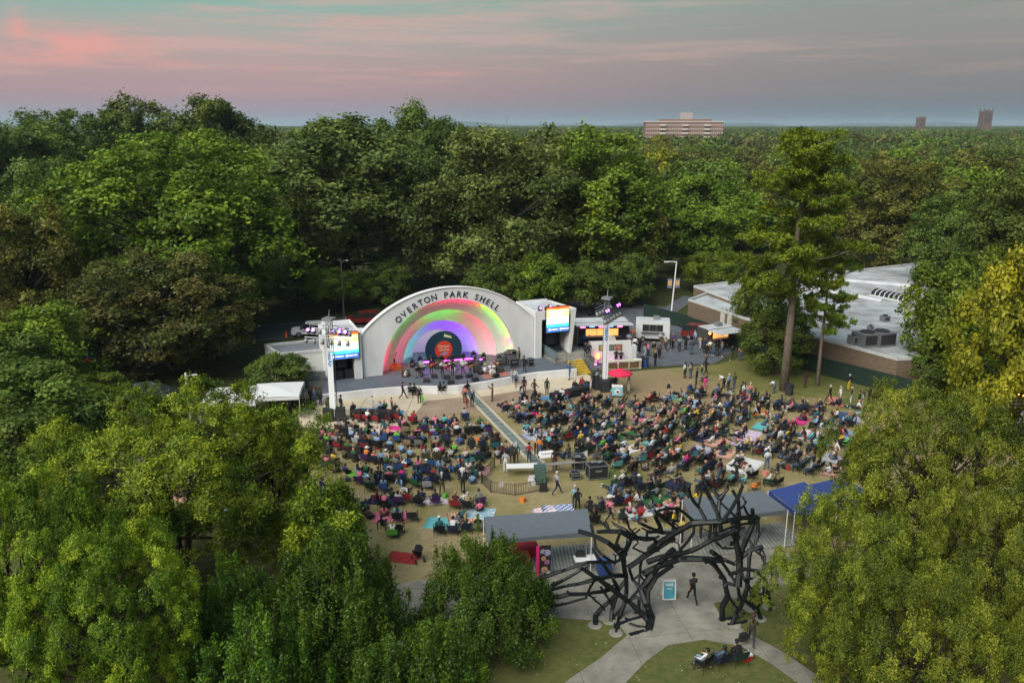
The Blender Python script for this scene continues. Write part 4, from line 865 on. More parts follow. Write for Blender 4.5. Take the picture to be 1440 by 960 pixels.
def hair_mesh(kind):
    b = MB(); n, k = 10, 8; base = MB().ball((0, -.012, .03), (.105, .122, .118), None, n, k)
    keep = []
    for f in base.f:
        c = sum((Vector(base.v[i]) for i in f), Vector()) / len(f)
        if not (c.y > .02 and c.z < .06) and c.z > (-.07 if c.y < -.03 else -.01): keep.append(f)
    b.add(base.v, keep)
    if kind == 'long': b.tube([(0, -.075, .06), (0, -.1, -.08), (0, -.1, -.24), (0, -.09, -.34)], [.09, .105, .10, .05], 8, flat=.55)
    if kind == 'bun': b.ball((0, -.1, .13), .055, None, 8, 5)
    if kind in ('cap', 'hat'):
        b = MB().lathe([(.118, .03), (.116, .07), (.095, .125), (.03, .15)], (0, -.005, 0), 10)
        if kind == 'cap': b.add([(-.08, .08, .035), (.08, .08, .035), (.06, .2, .02), (-.06, .2, .02), (-.08, .08, .045), (.08, .08, .045), (.06, .2, .03), (-.06, .2, .03)], [(0, 1, 2, 3), (7, 6, 5, 4), (2, 6, 7, 3), (1, 5, 6, 2), (0, 3, 7, 4)])
        else: b.lathe([(.10, .035), (.21, .02), (.21, .03), (.10, .05)], (0, 0, 0), 14)
    me = b.mesh('hair_' + kind, True); me.materials.append(M_dark); return me
HAIR = {k: hair_mesh(k) for k in ('short', 'long', 'bun', 'cap', 'hat')}
def cloth(name, c): return mat('cloth_' + name.replace(' ', '_'), c, .9, noise=.12, nscale=9.0)
CL = {k: cloth(k, v) for k, v in {
    'black': (.010, .010, .012), 'charcoal': (.028, .029, .032), 'navy': (.012, .018, .042), 'dark blue': (.016, .032, .095), 'blue': (.03, .08, .22), 'light blue': (.17, .27, .4), 'denim': (.055, .09, .15), 'teal': (.025, .10, .11),
    'white': (.52, .52, .51), 'cream': (.4, .36, .29), 'grey': (.14, .147, .15), 'light grey': (.28, .29, .3), 'red': (.22, .018, .02), 'maroon': (.06, .012, .016), 'pink': (.48, .13, .2), 'coral': (.46, .17, .13), 'orange': (.5, .15, .025), 'yellow': (.5, .34, .04),
    'green': (.02, .09, .03), 'bright green': (.1, .34, .04), 'forest green': (.012, .035, .022), 'olive': (.06, .062, .028), 'brown': (.07, .042, .026), 'tan': (.24, .18, .11), 'purple': (.055, .022, .10), 'turquoise': (.1, .34, .36), 'khaki': (.2, .165, .1), 'magenta': (.5, .03, .18)}.items()}
SKIN = [mat('skin_%d' % i, c, .6) for i, c in enumerate([(.36, .21, .15), (.29, .165, .11), (.16, .083, .05), (.075, .038, .023), (.045, .025, .016)])]
HAIRC = {k: mat('hair_%s' % k, c, .7) for k, c in {'black': (.008, .007, .007), 'brown': (.04, .022, .012), 'fair': (.28, .19, .09), 'grey': (.34, .33, .32)}.items()}
M_eye = mat('eye_mouth', (.02, .012, .012), .4)
PEOPLE = []
def person(pos_, face, pose_, top, leg='black', hair='short', hc='black', skin=0, sc=1.0, label=None, group=None, sleeves=True, shorts=False, seat=None, z=0.0, shoe='black', name='person'):
    me, HM = POSES[pose_]; o = inst(name, me, None, (pos_[0], pos_[1], z), face, sc)
    sm = SKIN[skin]
    for i, m in enumerate((sm, CL[top], CL[leg], CL[top] if sleeves else sm, sm if shorts else CL[leg], CL[shoe], M_eye)):
        o.material_slots[i].link = 'OBJECT'; o.material_slots[i].material = m
    if hair != 'none':
        h = inst('cap' if hair == 'cap' else 'hat' if hair == 'hat' else 'hair', HAIR[hair], o, mats={0: HAIRC[hc] if hair not in ('cap', 'hat') else CL[hc]}); h.matrix_local = HM
    if label: tag(o, label, 'person', group)
    PEOPLE.append(o); return o

# ------------------------------------------------------------------ on the stage
def S(px, py, dz=0.0): return at(px, py, DECK + dz)
FACE_OUT = R(22) + math.pi                       # people look along +Y of their own frame: this turns them to the audience
M_gear = mat('black_gear', (.018, .018, .02), .6); M_chrome = mat('chrome', (.6, .6, .62), .25, metal=1.0); M_wood = mat('warm_wood', (.25, .12, .05), .55, noise=.25, nscale=4); M_skinw = mat('drum_skin', (.62, .6, .56), .6)
M_mag = mat('led_bar_magenta', (1, .2, .9), .5, emit=(1.0, .015, .75), estr=32); M_blu = mat('led_bar_blue', (.3, .3, 1), .5, emit=(.45, .02, 1.0), estr=30)
for i, (x0, x1, yy, m) in enumerate([(594, 605, 508.6, M_blu), (609, 621, 507.5, M_mag), (624, 628, 506.7, M_mag), (630, 636, 506.3, M_mag), (639, 650, 505.4, M_blu), (653.5, 665, 504.0, M_mag), (674, 678, 505, M_blu)]):
    a, b = at(x0, yy + 9.4, DECK), at(x1, yy + 8.6, DECK)
    t = empty('led_bar', ((a + b) / 2).xy.to_3d() + Vector((0, 0, DECK)), math.atan2(b.y - a.y, b.x - a.x)); L_ = (b - a).length
    tag(t, 'glowing LED bar, %s from the left before the record' % ['first', 'second', 'third', 'fourth', 'fifth', 'sixth', 'seventh and smallest'][i], 'light bar', 'LED bars before the record')
    MB().b2((-L_ / 2, -.05, .62), (L_ / 2, .05, .74), M_gear).build('housing', t); MB().b2((-L_ / 2 + .02, -.075, .64), (L_ / 2 - .02, -.052, .73), m).build('tube', t)
    for sx in (-1, 1): MB().b2((sx * L_ * .4 - .03, -.15, 0), (sx * L_ * .4 + .03, .15, .62), M_gear).build('stand', t)
for i, (x, y) in enumerate([(591, 512), (606, 511), (621, 510.5), (637, 509.5), (651, 508), (666, 504.5), (680, 507), (580, 516)]):
    p = S(x, y); t = empty('moving_head', p, R(22)); tag(t, 'black moving-head lamp, %s from the left along the back of the stage' % ['second', 'third', 'fourth', 'fifth', 'sixth', 'seventh', 'eighth', 'first'][i], 'stage light', 'moving heads at the back of the stage')
    MB().box((0, 0, .1), (.42, .4, .2), M_gear).build('base', t); MB().box((-.22, 0, .42), (.07, .18, .5), M_gear).box((.22, 0, .42), (.07, .18, .5), M_gear).build('yoke', t); MB().tube([(0, .12, .5), (0, -.05, .78), (0, -.08, .84)], [.14, .19, .17], 8, M_gear).build('head', t)
def wedge(px, py, i, nth):
    t = MB().add([(-.32, -.25, 0), (.32, -.25, 0), (.32, .25, 0), (-.32, .25, 0), (-.3, -.2, .36), (.3, -.2, .36), (.3, .1, .42), (-.3, .1, .42)], [(3, 2, 1, 0), (4, 5, 6, 7), (0, 1, 5, 4), (1, 2, 6, 5), (2, 3, 7, 6), (3, 0, 4, 7)], M_gear).build('floor_monitor', None, loc=S(px, py), rz=R(22) + i * .1)
    MB().quad((-.27, .07, .425), (.27, .07, .425), (.27, -.17, .372), (-.27, -.17, .372), mat('monitor_grille', (.04, .04, .045), .6)).build('grille', t)
    tag(t, 'black wedge monitor at the front of the stage, %s from the left' % nth, 'monitor', 'wedge monitors along the stage front')
for i, (a, n_) in enumerate(zip([(600, 537), (611, 531), (629, 532.5), (634, 539), (645, 532), (660, 530.5), (668, 535.5), (677, 526), (697, 529.8)], ['first', 'second', 'third', 'fourth', 'fifth', 'sixth', 'seventh', 'eighth', 'ninth'])): wedge(*a, i * 1.0 - 4, n_)
def drumkit(p, rz, label, col):
    t = empty('drum_kit', p, rz); tag(t, label, 'drum kit')
    def drum(nm, c, r, h, tilt=0, ax='Z'):
        M = Matrix.Translation(c) @ Matrix.Rotation(tilt, 4, 'X')
        o = MB().lathe([(r, -h / 2), (r, h / 2)], n=14, m=col).xf(M).build(nm, t, True); MB().lathe([(r * .97, h / 2 + .002), (r * .97, h / 2 + .012)], n=14, m=M_skinw).xf(M).build('drum_head', o); MB().lathe([(r * .97, -h / 2 - .012), (r * .97, -h / 2 - .002)], n=14, m=M_skinw).xf(M).build('drum_head', o)
    drum('bass_drum', (0, .45, .3), .3, .42, R(90)); drum('tom', (-.2, .3, .78), .16, .2, R(-20)); drum('tom', (.2, .3, .78), .16, .2, R(-20)); drum('floor_tom', (.55, -.1, .42), .21, .42); drum('snare_drum', (-.38, -.05, .6), .18, .14)
    for k, (x, y, z, r) in enumerate(((-.7, .25, 1.1, .24), (.7, .3, 1.15, .26), (-.75, -.15, .9, .18), (.2, .7, 1.25, .2))):
        c = MB().lathe([(r, 0), (.03, .03), (.0301, .04)], (x, y, z), 14, M_cym).build('cymbal', t, True); MB().tube([(x, y, 0), (x, y, z)], .014, 5, M_chrome).tube([(x - .18, y, .02), (x, y, .4), (x + .18, y, .02)], .01, 4, M_chrome).build('cymbal_stand', t)
M_cym = mat('brass_cymbal', (.62, .43, .14), .3, metal=1.0)
drumkit(S(634, 521), FACE_OUT, 'drum kit at centre stage bathed in magenta light', mat('red_drum_lacquer', (.3, .03, .1), .35)); drumkit(S(690, 525), FACE_OUT, 'small pale drum kit on a rug at stage right', mat('white_drum_lacquer', (.55, .53, .5), .4))
sheet_r = MB().box((0, 0, .008), (3.0, 2.0, .012), mat('rose_rug', (.28, .12, .1), .95, noise=.3, nscale=3)).build('stage_rug', None, loc=S(696, 526) + Vector((0, 0, .0)), rz=R(22)); tag(sheet_r, 'rose coloured rug under the small drum kit', 'rug')
def guitar(p, rz, col, label, tilt=R(-75), held=False):
    b = empty('guitar', p, rz); tag(b, label, 'guitar'); M = Matrix.Rotation(tilt, 4, 'Y')
    body = MB().lathe([(.19, -.03), (.2, 0), (.19, .03)], (0, 0, 0), 12, col).lathe([(.15, -.03), (.155, 0), (.15, .03)], (.24, 0, 0), 12, col).xf(M @ Matrix.Rotation(R(90), 4, 'X')).build('body', b, True)
    MB().b2((.3, -.045, -.03), (.92, -.02, .03), M_wood).xf(M).build('neck', b); MB().b2((.9, -.05, -.045), (1.06, -.02, .045), M_gear).xf(M).build('headstock', b)
def mic(p, i, label):
    t = empty('microphone_stand', p, R(22)); tag(t, label, 'microphone', 'microphone stands on the stage'); MB().tube([(0, 0, 0), (0, 0, 1.35)], .014, 5, M_gear).lathe([(.16, 0), (.16, .02)], n=10, m=M_gear).build('stand', t); MB().tube([(0, 0, 1.33), (0, .3, 1.5)], .011, 5, M_gear).build('boom', t); MB().tube([(0, .28, 1.49), (0, .4, 1.53)], [.022, .03], 6, M_steel).build('microphone', t)
for i, (x, y) in enumerate([(609, 529), (623, 532), (637, 532), (652, 529), (586, 531)]): mic(S(x, y), i, 'microphone stand %s' % ['before the guitarist in red light', 'before the singer at the left', 'before the centre singer', 'before the player holding a round banjo', 'beside the keyboard'][i])
def band(px, py, pose_, top, leg, label, rz=0, **k): return person(S(px, py), FACE_OUT + rz, pose_, top, leg, label=label, z=DECK, **k)
band(589, 529, 'play', 'black', 'black', 'musician in black seated at the keyboard, stage left', .4, skin=2)
band(607, 526, 'guitar', 'black', 'charcoal', 'guitarist in black holding a red guitar on the stage', .1, skin=1); guitar(S(607, 526) + Vector((.05, -.25, 1.0)), FACE_OUT, mat('red_guitar', (.5, .05, .03), .35), 'red electric guitar in the hands of the stage-left guitarist', R(-160))
band(622, 529.5, 'sing', 'white', 'black', 'singer in white shirt and black trousers at the stage microphone', 0, hair='long')
band(634, 519, 'play', 'maroon', 'black', 'drummer behind the centre drum kit', 0, skin=3)
band(636.5, 529, 'sing', 'charcoal', 'black', 'singer in dark clothes at centre stage', -.2, skin=3)
band(651, 525.5, 'guitar', 'white', 'black', 'player in a white shirt holding a round banjo', 0, skin=1); guitar(S(651, 525.5) + Vector((.1, -.25, 1.05)), FACE_OUT, mat('banjo_skin', (.6, .45, .4), .5), 'round pale banjo held by the player in white', R(-165))
band(661, 528.5, 'guitar', 'black', 'denim', 'bass player in black at the right of the band', .2, hair='cap', hc='black'); guitar(S(661, 528.5) + Vector((.05, -.25, 1.0)), FACE_OUT, M_wood, 'brown bass guitar of the rightmost band member', R(-160))
band(697.5, 522.5, 'play', 'red', 'black', 'percussionist in red seated at the small drum kit', 0, skin=1)
band(737, 523, 'stand_wide', 'black', 'black', 'camera operator in black standing at the right end of the stage', 2.0)
band(729.5, 510.5, 'stand', 'tan', 'brown', 'stagehand in tan beside the equipment pile', .5)
kb = empty('keyboard', S(592, 527.5), R(22)); tag(kb, 'silver keyboard on a stand at the left of the band', 'keyboard'); MB().b2((-.6, -.17, .78), (.6, .17, .88), M_gear).build('case', kb); MB().b2((-.55, .02, .881), (.55, .15, .892), M_skinw).build('keys', kb)
for sx in (-1, 1): MB().tube([(sx * .4, -.2, 0), (-sx * .4, .2, .78)], .02, 5, M_gear).build('stand_leg', kb)
ms = empty('music_stand', S(593, 525.5), R(22)); tag(ms, 'grey music stand left of the band', 'music stand'); MB().tube([(0, 0, 0), (0, 0, .95)], .015, 5, M_gear).build('post', ms); MB().add([(-.28, 0, .9), (.28, 0, .9), (.28, .12, 1.3), (-.28, .12, 1.3)], [(0, 1, 2, 3)], mat('stand_desk', (.3, .3, .31), .6)).build('desk', ms)
amp_n = ['behind the keyboard', 'left of the band beside the guitar', 'right of the bass player', 'behind the bass player', 'left of the drum kit', 'beside the small drum kit']
for i, (x, y, w_, h_) in enumerate([(590, 521, .9, .9), (571, 529, .8, .6), (671, 523, .8, 1.2), (664, 516, .9, .8), (616, 518, .8, .9), (703, 523, .8, .6)]):
    t = empty('guitar_amplifier', S(x, y), R(22)); tag(t, 'black guitar amplifier %s' % amp_n[i], 'amplifier', 'amplifiers on the stage'); MB().b2((-w_ / 2, -.18, 0), (w_ / 2, .18, h_), M_gear).build('cabinet', t); MB().b2((-w_ / 2 + .06, -.2, .08), (w_ / 2 - .06, -.185, h_ - .2), mat('amp_grille', (.07, .065, .06), .8)).build('grille_cloth', t); MB().b2((-w_ / 2 + .05, -.19, h_ - .16), (w_ / 2 - .05, -.182, h_ - .05), M_steel).build('panel', t)
guitar(S(571, 530) + Vector((0, -.3, .35)), FACE_OUT, mat('cream_guitar', (.55, .45, .3), .4), 'cream acoustic guitar leaning on the amplifier at stage left', R(-100)); guitar(S(553.5, 514) + Vector((0, 0, .4)), FACE_OUT, M_gear, 'dark guitar leaning on the inner wall at far stage left', R(-110))
og = MB().b2((-.5, -.3, 0), (.5, .3, .45), mat('orange_case', (.55, .1, .03), .6)).b2((-.35, -.2, .45), (.1, .2, .7), mat('orange_case_lid', (.45, .07, .02), .6)).build('orange_case', None, loc=S(557, 519.5), rz=R(22)); tag(og, 'orange equipment case by the left inner wall of the stage', 'case')
def road_case(p, d, rz, label, group=None):
    t = empty('road_case', p, rz); tag(t, label, 'road case', group); x, y, z = d; MB().b2((-x / 2, -y / 2, .1), (x / 2, y / 2, z), M_gear).build('body', t)
    b = MB()
    for sx in (-1, 1):
        for sy in (-1, 1): b.box((sx * x / 2, sy * y / 2, (z + .1) / 2), (.045, .045, z - .1 + .05), M_steel)
        for zz in (.1, z): b.box((0, sx * y / 2, zz), (x, .045, .045), M_steel); b.box((sx * x / 2, 0, zz), (.045, y, .045), M_steel)
    b.build('edging', t)
    for sx in (-1, 1):
        for sy in (-1, 1): MB().tube([(sx * x * .4 - .025, sy * y * .4, .05), (sx * x * .4 + .025, sy * y * .4, .05)], .05, 8, M_dark).build('caster', t)
    MB().b2((-.25, -y / 2 - .012, z * .6), (.25, -y / 2 - .003, z * .72), M_steel).build('plate', t); return t
rr = random.Random(3)
for i, (x, y, dz, d) in enumerate([(707, 514, 0, (1.1, .7, .7)), (715, 512, 0, (1.2, .8, .9)), (722, 516, 0, (1.0, .7, 1.0)), (711, 510, 0, (1.2, .8, 1.0)), (719, 509, 0, (.9, .7, 1.3)), (704, 509, 0, (.9, .6, .8)), (714, 512, .9, (.8, .6, .4)), (745, 514.5, 0, (.7, .5, .8))]):
    road_case(S(x, y) + Vector((0, 0, dz)), d, R(22) + rr.uniform(-.3, .3), 'black metal-edged case %s in the gear pile at stage right' % ['nearest the small drum kit', 'in the middle', 'at the right front', 'at the back', 'standing tallest', 'farthest left', 'lying on top', 'by the camera operator'][i] if i < 7 else 'small upright case behind the camera operator', 'gear pile at stage right')

# ------------------------------------------------------------------ light towers
M_banner = mat('white_tower_banner', (.62, .64, .66), .6, noise=.05); M_nx = mat('blue_tower_lettering', (.03, .2, .45), .6)
def light_tower(px, py, rz, label):
    p = at(px, py); t = empty('light_tower', p, rz); tag(t, label, 'light tower'); H_ = 9.0
    b = MB()
    for x in (-.2, .2):
        for y in (-.2, .2): b.tube([(x, y, 0), (x, y, H_)], .035, 5, M_steel)
    for i in range(18):
        z0 = i * .5
        for k in range(4): x0, y0 = [(-.2, -.2), (.2, -.2), (.2, .2), (-.2, .2)][k]; x1, y1 = [(-.2, -.2), (.2, -.2), (.2, .2), (-.2, .2)][(k + 1) % 4]; b.tube([(x0, y0, z0), (x1, y1, z0 + .5)], .016, 4, M_steel)
    b.build('mast', t)
    bn = MB().b2((-.27, -.29, .9), (.27, -.25, 6.6), M_banner).b2((-.27, -.25, .9), (-.23, .25, 6.6), mat('banner_back', (.06, .08, .09), .7)).build('banner', t)
    text('lettering', 'nexAir', .50, Matrix.Translation((0, -.305, 5.6)) @ RX @ Matrix.Rotation(R(-90), 4, 'Z'), M_nx, bn, .006, .01)
    for k, (z, y, l) in enumerate(((7.5, -.5, 2.1), (8.1, .4, 1.9))):
        MB().tube([(-l, y, z), (l, y, z)], .05, 6, M_steel).tube([(-l, y, z + .3), (l, y, z + .3)], .035, 6, M_steel).build('cross_arm', t)
        for i in range(6):
            x = -l + .15 + i * (2 * l - .3) / 5; c = MB().tube([(x, y - .05, z - .1), (x, y - .2, z - .5)], [.13, .19], 8, M_steel).build('par_can', t, True); MB().tube([(x, y - .2, z - .5), (x, y - .206, z - .516)], [.17, .17], 8, mat('lamp_lens', (.5, .42, .45), .3)).build('lens', c)
    for i, x in enumerate((-1.7, -1.2, 1.2, 1.75)):
        hmv = MB().box((x, -.5, 7.95), (.3, .25, .14), M_dark).tube([(x, -.42, 8.1), (x, -.62, 8.2)], [.13, .16], 8, M_dark).build('moving_head', t); MB().tube([(x, -.625, 8.2), (x, -.64, 8.21)], .14, 8, M_lens).build('lens', hmv)
    MB().box((0, 0, 9.1), (.9, .9, .2), M_steel).tube([(0, 0, 9.2), (.1, 0, 9.9)], [.06, .03], 6, M_steel).build('mast_head', t)
    return t
light_tower(471, 589, R(-14), 'white light tower with cross arms of lamps in front of the left wing'); lt = light_tower(850, 546, R(62), 'white light tower left of the red umbrella, lamps seen end on')
for o in lt.children:
    if o.name.startswith('banner'): o.rotation_euler = (0, 0, R(-62))
for i, (x, y) in enumerate([(462, 591), (479, 590), (841, 546.5), (850, 550), (858, 547.5)]):
    t = empty('delay_speaker', at(x, y), R(10)); tag(t, 'black speaker cabinet at the foot of the %s light tower, %s' % (('left', ('left one', 'right one')[i]) if i < 2 else ('right', ('left one', 'front one', 'right one')[i - 2])), 'speaker', 'speakers at the light towers'); MB().b2((-.45, -.4, 0), (.45, .4, 1.1), M_gear).build('cabinet', t); MB().b2((-.4, -.42, .08), (.4, -.405, 1.0), M_dark).build('grille', t)

# ------------------------------------------------------------------ vehicles
M_glass = mat('car_glass', (.015, .018, .02), .08, spec=.6); M_tyre = mat('tyre', (.015, .015, .016), .85); M_rim = mat('alloy_rim', (.45, .46, .47), .35, metal=.8)
def car(p, rz, paint, label, van=False):
    t = empty('parked_car', p, rz); tag(t, label, 'car'); L_, W_ = 4.7, 1.85; hb_, hr = (.95, 1.75) if van else (.9, 1.62)
    prof = [(-2.3, .35), (-2.35, .75), (-2.2, hb_), (-1.25, hb_ + .06), (1.9, hb_ + .08), (2.3, hb_), (2.35, .4)] if not van else [(-2.3, .35), (-2.35, .8), (-2.1, 1.0), (-1.4, hb_ + .1), (2.2, hb_ + .1), (2.34, .9), (2.35, .4)]
    def loft(pf, w0, w1, m):
        n = len(pf); b = MB(); zs = [z for _, z in pf]; vs = []
        for sy in (-1, 1):
            for (x, z) in pf: vs.append((x, sy * (w0 + (w1 - w0) * max(0, (z - .5) / 1.2)) / 2, z))
        b.add(vs, [tuple(range(n))[::-1], tuple(range(n, 2 * n))] + [(i, (i + 1) % n, n + (i + 1) % n, n + i) for i in range(n)], m); return b
    loft(prof, W_, W_ - .08, paint).build('body', t)
    cab = [(-1.35, hb_ + .05), (-.65, hr - .04), (-.3, hr), (1.5, hr), (1.95, hr - .12), (2.25, hb_ + .06)] if not van else [(-1.55, hb_ + .08), (-.75, hr), (2.0, hr), (2.3, hb_ + .08)]
    loft(cab, W_ - .06, W_ - .42, M_glass).build('window', t)
    roof = [(-.62, hr - .02), (-.3, hr + .03), (1.5, hr + .03), (1.92, hr - .1)]; loft(roof, W_ - .05, W_ - .44, paint).build('roof', t)
    for x in (-.05, .95):
        for sy in (-1, 1): MB().tube([(x - .1 if x < .5 else x, sy * .915, hb_), (x, sy * .76, hr)], .045, 4, paint).build('pillar', t)
    for x in (-1.45, 1.42):
        for sy in (-1, 1):
            w_ = MB().tube([(x, sy * .72, .34), (x, sy * .95, .34)], .34, 14, M_tyre).build('wheel', t, False); MB().tube([(x, sy * .951, .34), (x, sy * .962, .34)], .22, 10, M_rim).build('rim', w_)
    for sy in (-1, 1): MB().b2((-2.37, sy * .62 - .2, .62), (-2.28, sy * .62 + .2, .8), M_skinw).build('headlight', t); MB().b2((2.28, sy * .68 - .15, .7), (2.37, sy * .68 + .15, .95), mat('tail_lamp', (.35, .02, .02), .3)).build('tail_light', t); MB().b2((-.95, sy * .97 - .06, hb_ + .02), (-.8, sy * .97 + .06, hb_ + .16), paint).build('mirror', t)
    return t
P_white = mat('white_car_paint', (.6, .61, .63), .25, spec=.5); P_red = mat('dark_red_car_paint', (.13, .012, .012), .25, spec=.5); P_silver = mat('silver_green_car_paint', (.32, .36, .34), .25, metal=.4); P_black = mat('black_car_paint', (.02, .02, .022), .2, spec=.5)
car(at(438, 471), R(12), P_white, 'white sport utility car on the service road behind the left wing'); car(at(512, 455), R(6), P_red, 'dark red car half hidden behind the left LED screen'); car(at(190, 518), R(18), P_silver, 'silver sedan parked under the rusty tree'); car(at(300, 492), R(10), P_white, 'white car glimpsed through leaves left of the low building'); car(at(284, 503), R(14), P_silver, 'pale car in deep shade behind the white tents')
car(at(986, 476.5), R(158), P_red, 'dark red minivan beside the food kiosk', True); car(at(1284, 361), R(0), P_black, 'black car in the far car park beyond the flat roof'); car(at(1226, 359), R(5), P_red, 'red car in the far car park left of the black one'); car(at(105, 530), R(18), P_red, 'red car at the left edge of the road in shade')
cn = empty('traffic_cone', at(403, 474)); tag(cn, 'small orange traffic cone on the service road', 'cone'); MB().lathe([(.2, .03), (.05, .72)], n=10, m=mat('cone_orange', (.7, .12, .02), .6)).build('body', cn); MB().box((0, 0, .015), (.5, .5, .03), M_dark).build('base', cn)
def trailer(px, py, rz, d, body, label, lit=None, sign=None, awn=None):
    t = empty('food_trailer', at(px, py), rz); tag(t, label, 'food trailer'); x, y, z = d
    MB().b2((-x / 2, 0, .45), (x / 2, y, z), body).b2((-x / 2 + .06, .06, z), (x / 2 - .06, y - .06, z + .07), M_roof).build('body', t)
    wn = MB().b2((-x * .3, -.03, 1.35), (x * .3, -.004, 2.15), mat('hatch_dark', (.02, .02, .02), .4) if not lit else lit).build('serving_window', t)
    for k in (-.1, .1): MB().b2((x * k - .025, -.05, 1.35), (x * k + .025, -.031, 2.15), M_steel).build('mullion', wn)
    MB().b2((-x * .34, -.42, 1.24), (x * .34, -.005, 1.29), M_steel).build('counter', t)
    for sx in (-.28, .28): w_ = MB().tube([(x * sx, -.06, .34), (x * sx, .16, .34)], .34, 12, M_tyre).build('wheel', t); MB().tube([(x * sx, -.07, .34), (x * sx, -.062, .34)], .18, 10, M_rim).build('rim', w_)
    MB().box((x * .1, y * .5, z + .28), (.7, .7, .42), M_steel).build('roof_vent', t)
    if awn: MB().add([(-x * .52, 0, z - .08), (x * .52, 0, z - .08), (x * .52, -awn, z - .02), (-x * .52, -awn, z - .02), (-x * .52, 0, z - .03), (x * .52, 0, z - .03), (x * .52, -awn, z + .05), (-x * .52, -awn, z + .05)], [(0, 3, 2, 1), (4, 5, 6, 7), (2, 3, 7, 6), (1, 2, 6, 5), (0, 4, 7, 3)], M_roof).build('awning', t); [MB().tube([(sx * x * .5, -awn + .06, 0), (sx * x * .5, -awn + .06, z)], .03, 5, M_steel).build('awning_post', t) for sx in (-1, 1)]
    return t
M_warm = mat('warm_lit_interior', (.8, .4, .1), .5, emit=(1, .45, .12), estr=1.1); M_neon = mat('pink_neon', (1, .2, .4), .5, emit=(1, .12, .3), estr=5); M_neonb = mat('blue_neon', (.2, .4, 1), .5, emit=(.15, .3, 1), estr=4)
tr = trailer(846, 487, R(6), (6.4, 2.3, 2.9), mat('dark_truck_paint', (.04, .03, .035), .4), 'dark food truck with an awning and glowing neon behind the pink booth', M_warm, awn=1.7)
for i in range(5): MB().b2((-2.6 + i * 1.1, -.06, 2.3 + .08 * (i % 2)), (-2.0 + i * 1.1, -.035, 2.52), (M_neon, M_neonb)[i % 2]).build('neon_sign', tr)
trailer(917, 481, R(-10), (4.0, 2.2, 2.5), mat('white_trailer_skin', (.52, .53, .54), .5), 'white box food trailer with a row of dark windows')
ks = trailer(1012, 490, R(24), (3.6, 2.0, 2.4), mat('dark_kiosk', (.05, .05, .05), .5), 'food kiosk with a white raised canopy right of the minivan', M_warm, awn=2.4)
MB().ball((-1.7, -.2, 2.05), .12, mat('amber_lamp', (1, .4, .05), .4, emit=(1, .3, .04), estr=14), 8, 6).build('amber_lamp', ks)
# bar booth: tall white panel wall with counter
bo = empty('bar_booth', at(862, 511), R(8)); tag(bo, 'white booth wall lit pink with a crate-fronted bar counter', 'booth'); M_bw = mat('booth_white', (.6, .6, .6), .7)
MB().b2((-2.75, 0, .1), (1.95, .18, 2.55), M_bw).build('panel_wall', bo); MB().lathe([(.62, 0), (.62, .1)], n=20, m=mat('dome_sign', (.55, .45, .4), .6)).xf(Matrix.Translation((-.35, .15, 2.57)) @ RX).build('dome_sign', bo)
for i, (x0, x1) in enumerate([(-1.65, -1.0), (-.75, -.1), (-.05, .95)]): f = MB().b2((x0, -.03, 1.5), (x1, -.004, 2.15), M_gear).build('picture', bo); MB().b2((x0 + .07, -.042, 1.57), (x1 - .07, -.032, 2.08), mat('poster_%d' % i, [(.3, .25, .1), (.12, .2, .15), (.35, .15, .1)][i], .6, noise=.6, nscale=5)).build('print', f)
MB().ball((-1.75, -.25, .95), (.24, .16, .34), mat('orange_glow_lamp', (1, .2, .05), .5, emit=(1, .16, .05), estr=5), 12, 8).build('glow_lamp', bo); MB().tube([(-1.75, -.2, 0), (-1.75, -.2, .62)], .03, 6, M_gear).build('lamp_post', bo)
for x in (-2.3, -.6, .6): MB().b2((x - .35, -.34, .06), (x + .35, -.28, .12), mat('magenta_uplight', (1, .2, .8), .5, emit=(1, .12, .75), estr=22)).build('uplight', bo)
MB().b2((1.98, -.3, .05), (2.5, .5, 2.0), mat('white_fridge', (.55, .57, .58), .5)).build('cabinet', bo)
ct = empty('bar_counter', at(876, 518.5), R(8)); tag(ct, 'cream framed bar counter with three wooden crate panels', 'counter'); M_ctf = mat('counter_cream', (.45, .45, .33), .7)
MB().b2((-1.85, -.3, .86), (1.85, .4, .94), M_ctf).build('top', ct)
for i in range(3): MB().b2((-1.68 + i * 1.17, -.24, .12), (-.66 + i * 1.17, -.18, .78), mat('crate_wood', (.14, .075, .035), .8, noise=.3, nscale=7)).build('crate_panel', ct)
for i in range(4): MB().b2((-1.8 + i * 1.17, -.27, 0), (-1.7 + i * 1.17, -.17, .86), M_ctf).build('post', ct)
MB().b2((-1.7, -.26, .04), (1.7, -.2, .11), M_ctf).build('rail', ct)
def aboard(p, rz, w_, h_, frame, face, label, art=None):
    t = empty('sandwich_board', p, rz); tag(t, label, 'sign'); a = .22
    for sy, nm in ((-1, 'front_leaf'), (1, 'back_leaf')):
        pts = [(-w_ / 2, sy * a, 0), (w_ / 2, sy * a, 0), (w_ / 2, sy * .03, h_), (-w_ / 2, sy * .03, h_)]; q = [(x, y + sy * .035, z) for x, y, z in pts]
        lf = MB().add(pts + q, [(0, 1, 2, 3), (7, 6, 5, 4), (0, 4, 5, 1), (1, 5, 6, 2), (2, 6, 7, 3), (3, 7, 4, 0)], frame).build(nm, t)
        k = lambda u, v, o: ((u - .5) * w_, sy * (a + (.03 - a) * v + .037 + o), v * h_)
        po = MB().quad(k(.1, .08, 0), k(.9, .08, 0), k(.9, .92, 0), k(.1, .92, 0), face).build('poster', lf)
        if art and sy < 0:
            for (u0, u1, v0, v1, m) in art: MB().quad(k(u0, v0, .006), k(u1, v0, .006), k(u1, v1, .006), k(u0, v1, .006), m).build('print', po)
    return t
M_wplastic = mat('white_plastic', (.6, .6, .6), .5)
